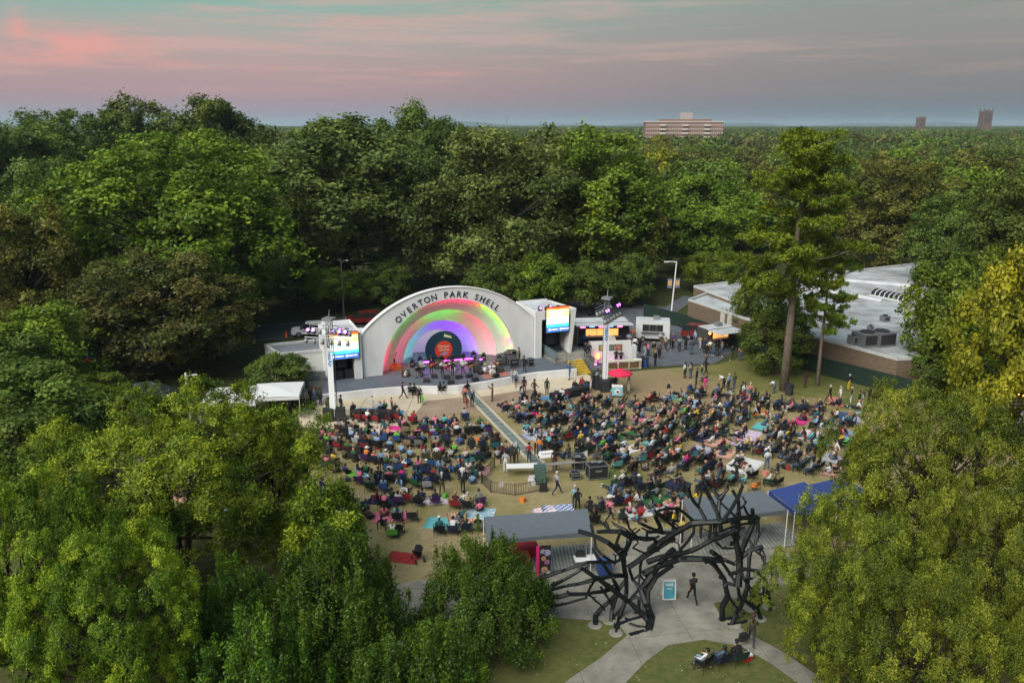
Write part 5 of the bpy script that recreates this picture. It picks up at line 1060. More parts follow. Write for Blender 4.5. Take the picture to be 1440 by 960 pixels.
aboard(at(897, 517), R(-10), .7, 1.05, M_wplastic, mat('poster_red', (.5, .04, .03), .6), 'small white sandwich board with a red poster beside the bar counter', [(.3, .7, .35, .65, M_skinw)])
aboard(at(939.5, 840), R(3), .75, 1.12, M_wplastic, mat('poster_teal', (.03, .16, .22), .6, color2=(.10, .36, .42), nscale=3), 'white sandwich board with a teal poster under the branch arch', [(.2, .8, .72, .86, mat('print_pale', (.4, .55, .58), .6)), (.25, .75, .2, .5, mat('print_blue', (.06, .28, .4), .6)), (.3, .7, .55, .62, mat('print_pale2', (.35, .5, .55), .6))])
def bin_(px, py, c, label, r=.3, h=.95):
    t = empty('litter_bin', at(px, py)); tag(t, label, 'bin'); MB().lathe([(r * .85, 0), (r, h)], n=14, m=c).build('drum', t, False); MB().lathe([(r * 1.06, h), (r * 1.06, h + .06), (r * .6, h + .14)], n=14, m=M_gear).build('lid', t)
bin_(908, 516, mat('bin_blue', (.02, .05, .16), .6), 'blue bin right of the bar counter'); bin_(902, 514.5, M_gear, 'black bin between the counter and the blue bin'); bin_(825, 551, mat('bin_blue', (.02, .05, .16), .6), 'blue bin at the end of the right-hand long table'); bin_(1109, 555, M_dark, 'dark bin at the foot of the tall pine', .42, 1.0)
# red umbrella cart
um = empty('umbrella', at(871, 553)); tag(um, 'round bright red umbrella over the ice cream cart', 'umbrella'); M_umb = mat('umbrella_red', (.55, .02, .07), .7)
n_ = 8; vs = [(0, 0, 2.55)] + [(1.2 * math.cos(i * math.pi / 4), 1.2 * math.sin(i * math.pi / 4), 2.1) for i in range(8)] + [(1.2 * math.cos(i * math.pi / 4), 1.2 * math.sin(i * math.pi / 4), 1.97) for i in range(8)]
MB().add(vs, [(0, 1 + i, 1 + (i + 1) % 8) for i in range(8)] + [(1 + i, 9 + i, 9 + (i + 1) % 8, 1 + (i + 1) % 8) for i in range(8)], M_umb).build('canopy', um); MB().tube([(0, 0, 0), (0, 0, 2.5)], .025, 6, M_steel).build('pole', um)
ic = empty('ice_cream_cart', at(867.5, 557.5), R(-5)); tag(ic, 'light blue ice cream cart with a round emblem under the red umbrella', 'cart'); MB().b2((-.5, -.35, .2), (.5, .35, 1.05), mat('cart_blue', (.2, .42, .5), .5)).build('box', ic); MB().lathe([(.26, 0), (.26, .02)], n=16, m=M_wplastic).xf(Matrix.Translation((0, -.355, .62)) @ RX).build('emblem', ic); MB().lathe([(.12, 0), (.12, .02)], n=12, m=P_red).xf(Matrix.Translation((.04, -.38, .6)) @ RX).build('emblem_dot', ic); MB().b2((-.52, -.37, 1.05), (.52, .37, 1.1), M_wplastic).build('lid', ic)
for sx in (-1, 1): MB().tube([(sx * .5, 0, .2), (sx * .56, 0, .2)], .2, 10, M_tyre).build('wheel', ic)
gb = MB().lathe([(.5, 0), (.62, .12), (.45, .3), (.1, .36)], n=12, m=mat('green_tub', (.06, .3, .14), .6)).build('green_tub', None, loc=at(861, 549)); tag(gb, 'green tub left of the red umbrella', 'tub')

# ------------------------------------------------------------------ buildings
def tube_on(name, parent, pts, r, m, n=6): return MB().tube(pts, r, n, m).build(name, parent)
def flat_block(name, poly, z1, wallm, roofm, label, par=.25, cat='building', z0=0.0):
    c = sum((Vector((p[0], p[1], 0)) for p in poly), Vector()) / len(poly); t = empty(name, c); tag(t, label, cat); q = [(p[0] - c.x, p[1] - c.y) for p in poly]; n = len(q)
    for i in range(n):
        a, b = Vector((*q[i], 0)), Vector((*q[(i + 1) % n], 0)); d = (b - a).normalized(); nn = Vector((-d.y, d.x, 0)) * .16
        pa = [a, b, b + nn, a + nn]; MB().prism([(v.x, v.y) for v in pa], z0, z1, wallm).build('wall', t); MB().prism([(v.x, v.y) for v in (a - nn * .3 , b - nn * .3, b + nn * 1.25, a + nn * 1.25)], z1 + .002, z1 + par, mat('parapet_cap', (.42, .43, .43), .8, noise=.15)).build('parapet', t)
    ins = [Vector((*v, 0)) * .995 for v in q]; MB().prism([(v.x, v.y) for v in ins], z1 - .35, z1 - .1 + par * .3, roofm).build('roof', t); return t, c
M_brown = mat('brown_brick', (.135, .10, .07), .9, noise=.18, nscale=2.0, bump=.2, scale=(1, 1, 3)); M_wroof = mat('stained_white_roof', (.20, .205, .20), .85, color2=(.42, .455, .48), nscale=.35)
ZB = 3.3
bp = [at(968, 423, ZB), at(1046, 449, ZB), at(1262, 507, ZB), at(1420, 500, ZB), at(1400, 380, ZB), at(1292, 371, ZB), at(1205, 381, ZB), at(1030, 400, ZB)]
bd, bc = flat_block('flat_roofed_building', bp, ZB, M_brown, M_wroof, 'long low brown brick building with a stained white flat roof')
w_a, w_b = bp[0] - bc, bp[1] - bc; dd = (w_b - w_a).normalized(); nn = Vector((dd.y, -dd.x, 0))
for f in (.62, .74): q = w_a + dd * (bp[1] - bp[0]).length * f; MB().prism([(v.x, v.y) for v in (q + nn * .02, q + dd * .8 + nn * .02, q + dd * .8 + nn * .12, q + nn * .12)], 0, ZB - .05, mat('pale_pilaster', (.42, .40, .36), .85)).build('pilaster', bd)
b2p = [at(977, 404, 3.6), at(1045, 396, 3.6), at(1100, 413, 3.6), at(1030, 424, 3.6)]; flat_block('roof_annex', b2p, 3.6, M_brown, M_wroof, 'small flat-roofed annex behind the left end of the long building')
zr = ZB + .02
def roofthing(px, py, d, label, cat='roof unit', rz=0.3, m=None):
    t = empty('roof_unit', at(px, py, zr), rz); tag(t, label, cat, 'plant on the flat roof'); x, y, z = d; MB().b2((-x / 2, -y / 2, 0), (x / 2, y / 2, z), m or M_steel).build('casing', t); MB().b2((-x / 2 + .1, -y / 2 - .03, .2), (x / 2 - .1, -y / 2 - .005, z - .15), M_dark).build('louvre', t); MB().lathe([(min(x, y) * .36, 0), (min(x, y) * .36, .12)], (0, 0, z), 12, M_dark).build('fan', t)
roofthing(1218, 484, (2.2, 2.0, 1.3), 'grey roof unit nearest the front wall of the flat roof'); roofthing(1238, 484, (2.0, 2.0, 1.4), 'grey roof unit right of the nearest one'); roofthing(1201, 483, (1.0, 1.0, .9), 'small dark roof unit at the left of the three'); roofthing(1244, 451, (.8, .8, .6), 'small vent box in the middle of the flat roof'); roofthing(1224, 463, (.5, .5, .4), 'tiny vent on the flat roof behind the units')
sk = empty('skylight', (0, 0, 0)); a, b = at(1232, 414, zr), at(1284, 425, zr); tag(sk, 'dark ribbed barrel skylight across the flat roof', 'skylight'); dd = (b - a); L_ = dd.length; dd.normalize(); nn = Vector((-dd.y, dd.x, 0)); k_ = 8
for i in range(k_):
    p0 = a + dd * L_ * i / k_; p1 = a + dd * L_ * (i + .9) / k_; vs = []
    for p in (p0, p1):
        for j in range(6): th = math.pi * j / 5; vs.append(p + nn * (1.1 * math.cos(th)) + Vector((0, 0, .12 + .75 * math.sin(th))))
    MB().add(vs, [(j, j + 1, j + 7, j + 6) for j in range(5)], M_glass).build('pane', sk); MB().tube([p1 + nn * (1.12 * math.cos(math.pi * j / 5)) + Vector((0, 0, .14 + .76 * math.sin(math.pi * j / 5))) for j in range(6)], .06, 4, M_wplastic).build('rib', sk)
MB().prism([((a + nn * 1.4).x, (a + nn * 1.4).y), ((b + nn * 1.4).x, (b + nn * 1.4).y), ((b - nn * 1.4).x, (b - nn * 1.4).y), ((a - nn * 1.4).x, (a - nn * 1.4).y)], zr, zr + .14, M_wplastic).build('kerb', sk)
for i, (p, q) in enumerate((((1100, 398), (1240, 424)), ((1150, 392), (1290, 404)))):
    a, b = at(*p, zr), at(*q, zr); o = MB().tube([a, b], .35, 4, M_roof).build('roof_ridge', bd); o.matrix_parent_inverse = Matrix.Translation(-bc)
# low white building left of the stage
lb = flat_block('low_white_building', [at(372, 487, 2.9), at(392, 500, 2.9), at(437, 496, 2.9), at(470, 493, 2.9), at(462, 478, 2.9)], 2.9, mat('white_wall_paint', (.50, .52, .50), .85, noise=.06), mat('grey_roof', (.15, .165, .18), .85, noise=.15, nscale=.5), 'low white building with a grey flat roof left of the stage')[0]
gp = empty('dock_wall', at(428, 546), R(8)); tag(gp, 'grey block wall below the low white building', 'wall'); M_blk = mat('grey_block', (.16, .18, .175), .9, noise=.25, nscale=2)
for r_ in range(4):
    for c_ in range(6): MB().b2((-1.6 + c_ * .62, 0, r_ * .42 + .01), (-1.6 + c_ * .62 + .6, .3, r_ * .42 + .41), M_blk).build('block', gp)
dkk = MB().b2((-.2, 0, 0), (4.2, 3.4, .7), M_conc).build('loading_dock', None, loc=at(440, 553), rz=R(20)); tag(dkk, 'concrete loading dock between the low building and the stage', 'dock')
dr = empty('dock_steps', at(430, 561), R(25)); tag(dr, 'grey railed steps up to the loading dock', 'steps')
for i in range(4): MB().b2((-.5, i * .3, 0), (.5, i * .3 + .3, .17 * (i + 1)), M_conc).build('step', dr)
for sx in (-1, 1): MB().tube([(sx * .52, 0, .9), (sx * .52, 1.2, 1.6)], .03, 6, M_rail).tube([(sx * .52, 0, 0), (sx * .52, 0, .9)], .03, 6, M_rail).tube([(sx * .52, 1.2, .6), (sx * .52, 1.2, 1.6)], .03, 6, M_rail).build('railing', dr)
# dark hipped shed, left
sh = empty('shed', at(208, 590), R(20)); tag(sh, 'small shed with a dark hipped roof behind the foreground tree', 'shed'); MB().b2((-2, -1.6, 0), (2, 1.6, 2.1), mat('shed_wall', (.12, .09, .07), .9)).build('wall', sh)
MB().add([(-2.4, -2, 2.1), (2.4, -2, 2.1), (2.4, 2, 2.1), (-2.4, 2, 2.1), (-.7, 0, 3.5), (.7, 0, 3.5)], [(0, 1, 5, 4), (1, 2, 5), (2, 3, 4, 5), (3, 0, 4), (3, 2, 1, 0)], mat('dark_shingles', (.03, .036, .036), .9, noise=.3, nscale=3)).build('roof', sh)
# apartment block far beyond the wood
AY = 640; ap = atY(961, 205, AY); axl, axr = atY(907, 190, AY).x, atY(1015, 190, AY).x; ztop = atY(961, 172, AY).z
ab = empty('apartment_block', (ap.x, AY, 0), R(-3)); tag(ab, 'long pale brick apartment block on the skyline', 'building'); hw = (axr - axl) / 2; M_apb = mat('rose_brick', (.20, .125, .10), .9, noise=.1, nscale=.2); M_apw = mat('pale_spandrel', (.52, .47, .44), .8); M_apd = mat('flat_window', (.05, .05, .06), .3)
MB().b2((-hw, 0, 0), (hw, 16, ztop), M_apb).build('wall', ab); nfl = 10; fh = 3.0
for k in range(7):
    z = ztop - 2.6 - k * fh
    for j in range(18):
        x = -hw + 1.6 + j * (2 * hw - 3.2) / 17.0; w_ = MB().b2((x - 1.2, -.12, z), (x + 1.2, -.01, z + 1.1), M_apw).build('window', ab); MB().b2((x - .5, -.2, z + .25), (x + .35, -.13, z + 1.0), M_apd).build('pane', w_)
    for j in (-.56, 0.02, .58): MB().b2((hw * j - 2.4, -1.4, z - .3), (hw * j + 2.4, -.02, z + .75), M_apw).build('balcony', ab)
MB().b2((-hw - .4, -.4, ztop), (hw + .4, 16.4, ztop + .7), M_apw).build('cornice', ab); MB().b2((-hw * .62, 3, ztop + .7), (hw * .72, 12, ztop + 2.3), M_apb).build('penthouse', ab); MB().b2((-hw * .1, 4, ztop + 2.3), (hw * .22, 11, ztop + 7.2), mat('plant_room', (.34, .30, .30), .8)).build('plant_room', ab); MB().tube([(hw * .2, 6, ztop + 7), (hw * .2, 6, ztop + 10)], .3, 5, M_steel).build('mast', ab)
def gothic(px, top, wpx, Yd, label):
    p = atY(px, top, Yd); w_ = wpx / FOC * Yd / 2; t = empty('gothic_tower', (p.x, Yd, 0)); tag(t, label, 'tower'); M_g = mat('rose_stone', (.13, .085, .075), .9, noise=.15, nscale=.2); h = p.z
    MB().b2((-w_, 0, 0), (w_, 2 * w_, h * .93), M_g).build('shaft', t)
    for sx in (-1, 1):
        for sy in (0, 1): MB().box((sx * w_, sy * 2 * w_, h * .5), (w_ * .35, w_ * .35, h), M_g, taper=.5).build('pinnacle', t)
    for x in (-.4, .4): MB().b2((w_ * x - w_ * .14, -.3, h * .6), (w_ * x + w_ * .14, -.05, h * .88), M_apd).build('belfry_window', t)
    for k in (-.5, 0, .5): MB().b2((w_ * k - w_ * .12, -.1, h * .93), (w_ * k + w_ * .12, w_ * .2, h * .96), M_g).build('merlon', t)
gothic(1391, 153, 11, 1150, 'taller pinnacled stone tower on the right skyline'); gothic(1298, 163, 8, 1250, 'shorter stone tower on the right skyline')
rm = empty('radio_mast', atY(713, 200, 2600).xy.to_3d()); tag(rm, 'thin radio mast on the skyline above the arch', 'mast'); hm = atY(713, 158, 2600).z; MB().tube([(0, 0, 0), (0, 0, hm * .6), (0, 0, hm)], [1.3, 1.0, .5], 5, M_steel).build('lattice', rm)
for k in range(3): a_ = k * 2.1; MB().tube([(0, 0, hm * .9), (30 * math.cos(a_), 30 * math.sin(a_), 0)], .12, 3, M_steel).build('guy_wire', rm)

# ------------------------------------------------------------------ street lamp, poles, fences
sl_ = empty('street_lamp', at(944, 441)); tag(sl_, 'white street lamp with a banner pair beside the trees', 'street lamp'); MB().tube([(0, 0, 0), (.35, 0, 7.2)], [.12, .08], 8, M_wplastic).build('pole', sl_); MB().tube([(.35, 0, 7.2), (-.9, 0, 7.25)], [.07, .05], 6, M_wplastic).build('arm', sl_); MB().box((-1.05, 0, 7.22), (.6, .25, .12), M_wplastic).build('lamp_head', sl_)
for x in (-.42, .62): bn = MB().b2((x - .32, -.015, 3.6), (x + .32, .015, 4.9), mat('lamp_banner', (.12, .14, .22), .7)).build('banner', sl_); MB().b2((x - .26, -.03, 3.95), (x + .26, -.017, 4.65), mat('banner_gold', (.5, .3, .12), .7)).build('print', bn)
for i, (x, y, h) in enumerate([(484, 445, 8.0), (268, 588, 4.2), (1186, 545, 3.0)]):
    if i == 2: continue
    t = empty('utility_pole', at(x, y)); tag(t, ['wooden pole with a small lamp behind the left wing', 'pale pole beside the white tents'][i], 'pole'); MB().tube([(0, 0, 0), (0, 0, h)], [.14, .1], 7, [mat('weathered_pole', (.09, .08, .07), .9), M_wplastic][i]).build('shaft', t); MB().tube([(0, 0, h * .93), (.7, 0, h * .97)], .04, 5, M_steel).box((.8, 0, h * .96), (.35, .2, .1), M_wplastic).build('lamp_arm', t)
M_scrn = mat('green_fence_screen', (.010, .026, .018), .8, noise=.2)
def fence(pts, h, label, m, post=M_dark, span=2.4, name='screen_fence'):
    t = empty(name, pts[0]); tag(t, label, 'fence'); o = pts[0]
    for a, b in zip(pts, pts[1:]):
        n = max(1, round((b - a).length / span)); d = (b - a) / n
        for i in range(n):
            p, q = a + d * i - o, a + d * (i + 1) - o; nn = Vector((-(q - p).y, (q - p).x, 0)).normalized() * .02
            MB().prism([(v.x, v.y) for v in (p - nn, q - nn, q + nn, p + nn)], .06, h, m).build('panel', t); MB().tube([p, p + Vector((0, 0, h + .08))], .035, 5, post).build('post', t)
def _off(p, q, d=1.3): n = Vector((q.y - p.y, p.x - q.x, 0)).normalized(); return Vector((p.x, p.y, 0)) + n * d
fence([at(905, 446), at(944, 457), _off(bp[0], bp[1]), _off(bp[1], bp[2]), _off(bp[1].lerp(bp[2], .5), bp[2]), _off(bp[2], bp[3], 1.0) + Vector((1.5, -1.2, 0))], 1.85, 'dark green screened fence along the flat-roofed building', M_scrn)
def picket(pts, h, label, gap=.13, close=False):
    t = empty('picket_fence', pts[0]); tag(t, label, 'fence'); o = pts[0]; me = MB().b2((-.012, -.012, .08), (.012, .012, h - .06), M_black).mesh('picket')
    for a, b in zip(pts, pts[1:]):
        L_ = (b - a).length; d = (b - a) / L_
        for z in (.1, h - .08): MB().tube([a - o + Vector((0, 0, z)), b - o + Vector((0, 0, z))], .02, 4, M_black).build('rail', t)
        for q in (a, b): MB().tube([q - o, q - o + Vector((0, 0, h + .04))], .03, 6, M_black).build('post', t)
        for i in range(1, int(L_ / gap)): inst('picket', me, t, a - o + d * (i * gap))
picket([at(695.7, 657), at(676.8, 679.5), at(690.6, 692.6), at(724, 697), at(763, 690)], .92, 'black picket fence round the sound desk')
picket([at(1385, 556), at(1450, 590)], 1.3, 'black picket fence under the amber string lights', .18)
sg = MB()
for i, (x, y) in enumerate([(705, 692), (750, 690)]):
    p = at(x, y) + Vector((0, -.06, .45)); o = MB().b2((-.17, -.008, 0), (.17, .008, .34), M_wplastic).build('notice', None, loc=p); tag(o, 'small white notice on the %s part of the picket fence' % ['left', 'right'][i], 'notice')
sg_ = empty('string_lights', at(1380, 556)); tag(sg_, 'amber string lights above the black fence at the right edge', 'string lights'); a, b = Vector((0, 0, 1.9)), at(1450, 590) - at(1380, 556) + Vector((0, 0, 2.0))
MB().tube([a.lerp(b, i / 12) - Vector((0, 0, .25 * math.sin(math.pi * i / 12))) for i in range(13)], .012, 4, M_black).build('cable', sg_)
for i in range(12): p = a.lerp(b, (i + .5) / 12) - Vector((0, 0, .25 * math.sin(math.pi * (i + .5) / 12) + .07)); MB().ball(p, .055, mat('amber_bulb', (1, .5, .15), .4, emit=(1, .32, .06), estr=10), 6, 5).build('bulb', sg_)

# ------------------------------------------------------------------ tents and canopies
M_tarp = mat('grey_canopy', (.088, .105, .12), .75, noise=.06); M_pole = mat('white_pole', (.55, .56, .56), .5); M_bluet = mat('blue_tent', (.02, .04, .15), .75); M_whitet = mat('white_tent', (.55, .57, .57), .75)
def canopy(BL, BR, FR, FL, label, valance=.28, m=M_tarp):
    c = (BL + BR + FR + FL) / 4; t = empty('shade_canopy', (c.x, c.y, 0)); tag(t, label, 'canopy'); q = [p - Vector((c.x, c.y, 0)) for p in (BL, BR, FR, FL)]; n = 6; vs = []
    for i in range(n + 1):
        for j in range(n + 1):
            u, v = j / n, i / n; p = q[0].lerp(q[1], u).lerp(q[3].lerp(q[2], u), v); vs.append(p - Vector((0, 0, .14 * math.sin(math.pi * u) * math.sin(math.pi * v))))
    up = [v + Vector((0, 0, .03)) for v in vs]; N1 = (n + 1) ** 2; fs = []
    for i in range(n):
        for j in range(n): a = i * (n + 1) + j; fs += [(a, a + n + 1, a + n + 2, a + 1)[::-1], (N1 + a, N1 + a + n + 1, N1 + a + n + 2, N1 + a + 1)]
    MB().add(vs + up, fs, m).build('roof', t, True)
    for a, b in ((3, 2), (0, 3), (2, 1)):
        if a == 3 or True: d = Vector((0, 0, -valance)); MB().add([q[a], q[b], q[b] + d, (q[a] + q[b]) / 2 + d * .55, q[a] + d], [(0, 1, 2, 3, 4)], m).build('valance', t)
    for p in q: MB().tube([(p.x, p.y, 0), (p.x, p.y, p.z)], .03, 6, M_pole).build('pole', t)
    return t
canopy(at(680, 727, 3.0), at(826, 716, 3.0), at(832, 748, 2.6), at(686, 762, 2.6), 'left long grey canopy above the wooden deck'); canopy(at(960, 702, 3.0), at(1072, 690, 3.0), at(1108, 717, 2.6), at(974, 735, 2.6), 'right grey canopy behind the crown of the branch arch')
def deck(pts, label, n):
    c = sum(pts, Vector()) / 4; t = empty('wooden_deck', (c.x, c.y, 0)); tag(t, label, 'deck'); q = [p - c for p in pts]; M_pl = mat('weathered_planks', (.20, .21, .185), .9, noise=.25, nscale=2.5)
    for i in range(n):
        a, b = i / n + .004, (i + 1) / n - .004; pp = [q[0].lerp(q[1], a), q[0].lerp(q[1], b), q[3].lerp(q[2], b), q[3].lerp(q[2], a)]; MB().prism([(v.x, v.y) for v in pp], .035, .11, M_pl).build('plank', t)
deck([at(696, 778), at(838, 765), at(846, 796), at(700, 812)], 'weathered plank deck under the left grey canopy', 30); deck([at(972, 752), at(1100, 736), at(1130, 766), at(985, 785)], 'weathered plank deck under the right grey canopy', 26)
def popup(px, py, s, rz, m, label, h=2.1, pk=1.15, cat='tent'):
    t = empty('popup_tent', at(px, py), rz); tag(t, label, cat); e = s / 2; C = [(-e, -e), (e, -e), (e, e), (-e, e)]
    for i in range(4):
        a, b = C[i], C[(i + 1) % 4]; mx, my = (a[0] + b[0]) / 2, (a[1] + b[1]) / 2
        MB().add([(*a, h), (mx * .98, my * .98, h + .03), (*b, h), (0, 0, h + pk), ((a[0]) * .5, a[1] * .5, h + pk * .47), (b[0] * .5, b[1] * .5, h + pk * .47), (mx * .5, my * .5, h + pk * .44)], [(0, 1, 6, 4), (1, 2, 5, 6), (4, 6, 3), (6, 5, 3)], m).build('roof_panel', t); MB().add([(*a, h), (*b, h), (b[0], b[1], h - .3), (a[0], a[1], h - .3)], [(0, 3, 2, 1)], m).build('valance', t); MB().tube([(*a, 0), (*a, h)], .025, 5, M_pole).build('leg', t)
popup(1124, 742, 3.0, R(14), M_bluet, 'royal blue pop-up tent right of the grey canopy'); popup(1180, 733, 3.0, R(14), M_bluet, 'second royal blue pop-up tent half hidden by the golden-green tree')
popup(393, 582, 4.2, R(8), M_whitet, 'white open tent left of the stage with people beneath', 2.3, .25); popup(330, 590, 4.6, R(8), M_whitet, 'white tent behind the big yellow-green tree', 2.3, .35)
# things under the left canopy
rb = empty('rollup_banner', at(764, 812), R(8)); tag(rb, 'tall roll-up banner, pink edge and dark photo prints, before the deck', 'banner'); MB().b2((-.42, -.02, .05), (-.25, .02, 2.05), mat('banner_pink', (.6, .02, .16), .6)).build('pink_edge', rb); pn = MB().b2((-.245, -.02, .05), (.42, .02, 2.05), mat('banner_dark', (.02, .018, .02), .6)).build('print_panel', rb); MB().b2((-.45, -.1, 0), (.45, .1, .05), M_steel).build('foot', rb)
for i, (x, z, r_, c_) in enumerate([(-.05, 1.7, .16, (.2, .2, .22)), (.22, 1.6, .2, (.3, .25, .4)), (0, 1.25, .15, (.35, .2, .12)), (.2, 1.0, .16, (.25, .1, .2)), (.05, .55, .2, (.4, .2, .12)), (.28, .35, .14, (.3, .25, .3)), (-.08, .25, .13, (.3, .08, .2))]): MB().lathe([(r_, 0), (r_, .006)], n=10, m=mat('photo_print_%d' % i, c_, .6, noise=.7, nscale=9)).xf(Matrix.Translation((x, -.022, z)) @ RX).build('photo_print', pn)
text('lettering', 'LIVE MUSIC', .2, Matrix.Translation((-.335, -.024, 1.3)) @ RX @ Matrix.Rotation(R(90), 4, 'Z'), M_wplastic, rb, .003) if False else None
def table(px, py, rz, d, topm, label, cloth=None, cat='table'):
    t = empty('folding_table', at(px, py), rz); tag(t, label, cat); x, y, h = d; MB().b2((-x / 2, -y / 2, h - .05), (x / 2, y / 2, h), topm).build('top', t)
    for sx in (-1, 1):
        for sy in (-1, 1): MB().tube([(sx * x * .44, sy * y * .4, 0), (sx * x * .44, sy * y * .4, h - .05)], .022, 5, M_steel).build('leg', t)
    if cloth:
        for sy in (-1, 1): MB().b2((-x / 2 - .01, sy * (y / 2 + .005) - .006, .12), (x / 2 + .01, sy * (y / 2 + .005) + .006, h + .004), cloth).build('cloth_side', t)
    return t
M_redc = mat('red_tablecloth', (.32, .02, .03), .85); M_blackc = mat('black_tablecloth', (.013, .013, .015), .85)
table(723, 795, R(8), (1.8, .8, .75), M_redc, 'red clothed table at the left under the grey canopy', M_redc); table(735, 782, R(8), (1.8, .8, .75), M_redc, 'second red clothed table further back under the grey canopy', M_redc); table(822, 800, R(8), (1.25, .7, .75), M_wplastic, 'white table with a black bag at the right end of the deck')
bg_ = MB().box((0, 0, .14), (.6, .35, .28), M_gear, taper=.75).tube([(-.2, 0, .28), (0, 0, .42), (.2, 0, .28)], .02, 5, M_gear).build('duffel_bag', None, loc=at(816, 797) + Vector((0, 0, .75))); tag(bg_, 'black bag on the white table', 'bag')
cb = MB().b2((-.35, -.3, 0), (.35, .3, .8), mat('bin_blue', (.02, .05, .16), .6)).b2((-.38, -.33, .8), (.38, .33, .88), mat('bin_blue', (.02, .05, .16), .6)).build('blue_cooler', None, loc=at(849, 806), rz=.2); tag(cb, 'dark blue cooler right of the white table', 'cooler')
# long black tables at the front of the lawn
table(528, 588, R(-1), (4.3, .7, .75), M_blackc, 'long black table left of the walkway before the stage', M_blackc); table(800.5, 558.5, R(34), (4.2, .7, .75), M_blackc, 'long black table right of the walkway, set at an angle', M_blackc)
for i, (x, y) in enumerate([(516, 577), (552, 580), (774, 559.5), (796, 550)]): o = MB().box((0, 0, .012), (1.9, 1.2, .02), mat('blue_mat', (.05, .2, .36), .8, noise=.15)).build('blue_mat', None, loc=at(x, y) + Vector((0, 0, .006)), rz=[0, -.05, .5, .5][i]); tag(o, 'blue mat on the pavement %s' % ['behind the left end of the left black table', 'behind the right end of the left black table', 'at the near end of the right black table', 'beside the far end of the right black table'][i], 'mat')
# sound desk
table(734, 668, R(4), (2.3, .8, .78), M_wplastic, 'white topped table at the sound desk'); table(769, 656, R(16), (1.2, .8, .95), M_wplastic, 'tilted white console table behind the green cabinet'); table(792, 664, R(14), (3.4, .5, .8), M_conc, 'long grey table between the green cabinet and the road cases')
gc = empty('equipment_cabinet', at(759, 678), R(4)); tag(gc, 'tall grey-green cabinet at the sound desk', 'cabinet'); MB().b2((-.42, -.35, .05), (.42, .35, 1.3), mat('cabinet_green', (.045, .085, .07), .7)).build('body', gc); MB().b2((-.38, -.37, .12), (.38, -.352, 1.24), mat('cabinet_door', (.06, .105, .085), .7)).build('door', gc); MB().box((.3, -.39, .7), (.03, .03, .2), M_steel).build('handle', gc)
mx = empty('mixing_console', at(769, 656) + Vector((0, 0, .95)), R(16)); tag(mx, 'white mixing console with open lid at the sound desk', 'console'); MB().add([(-.55, -.35, .0), (.55, -.35, .0), (.55, .35, .0), (-.55, .35, .0), (-.55, -.35, .06), (.55, -.35, .06), (.55, .35, .22), (-.55, .35, .22)], [(3, 2, 1, 0), (4, 5, 6, 7), (0, 1, 5, 4), (1, 2, 6, 5), (2, 3, 7, 6), (3, 0, 4, 7)], M_wplastic).build('body', mx)
for i in range(8): MB().box((-.45 + i * .13, -.02, .16), (.03, .4, .02), M_gear).build('fader_strip', mx)
road_case(at(839, 671), (1.45, .9, 1.05), R(12), 'large black road case with silver edges right of the sound desk', 'road cases by the sound desk'); road_case(at(814, 659), (.9, .9, 1.05), R(10), 'tall road case behind the large one at the sound desk', 'road cases by the sound desk'); road_case(at(808.5, 673), (.65, .55, .55), R(14), 'small road case in front of the tall one', 'road cases by the sound desk')
for i, (x, y) in enumerate([(812, 656), (834, 664), (843, 664)]): o = MB().box((0, 0, .06), (.5, .4, .12), M_gear).box((0, .02, .13), (.44, .34, .03), M_steel).build('mixer_unit', None, loc=at(x, y + 6) * 1.0 + Vector((0, 0, 1.06)), rz=.3 * i); tag(o, 'grey control unit on the %s' % ['tall road case', 'left half of the large road case', 'right half of the large road case'][i], 'control unit')
bk_ = MB().box((0, 0, .25), (.55, .45, .5), M_gear).build('black_box', None, loc=at(764, 690)); tag(bk_, 'black box at the end of the picket fence', 'box')
# far right garden furniture
def round_table(px, py, label):
    t = empty('round_table', at(px, py)); tag(t, label, 'table', 'white garden furniture at the right edge'); MB().lathe([(.75, .70), (.78, .72), (.75, .74)], n=18, m=M_wplastic).build('top', t); MB().tube([(0, 0, 0), (0, 0, .7)], .04, 6, M_steel).lathe([(.3, 0), (.3, .03)], n=12, m=M_steel).build('pedestal', t)
round_table(1420, 576, 'white round table farther from the camera by the right fence'); round_table(1438, 592, 'white round table nearer the camera at the right edge')
def folding_chair(p, rz, label, grp=None, m=M_wplastic):
    t = empty('folding_chair', p, rz); tag(t, label, 'chair', grp); MB().box((0, 0, .45), (.42, .4, .03), m).build('seat', t); MB().box((0, -.22, .78), (.42, .025, .2), m).build('backrest', t)
    for sx in (-1, 1): MB().tube([(sx * .21, .22, 0), (sx * .21, -.22, .88)], .013, 4, m).build('leg', t); MB().tube([(sx * .19, -.22, 0), (sx * .19, .18, .45)], .013, 4, m).build('leg', t)
for i, (x, y, rz) in enumerate([(1412, 566, 3.2), (1425, 571, 2.6), (1413, 582, .4), (1430, 584, 3.4), (1428, 600, .5), (1434, 577, 2.2)]): folding_chair(at(x, y), rz, 'white folding chair %s of the white round tables' % ['at the far left', 'leaning at the back', 'at the near left', 'between the two', 'at the near front', 'at the far right'][i], 'white folding chairs at the right edge')
folding_chair(at(747, 682), 0.2, 'white folding chair inside the picket fence at the sound desk')

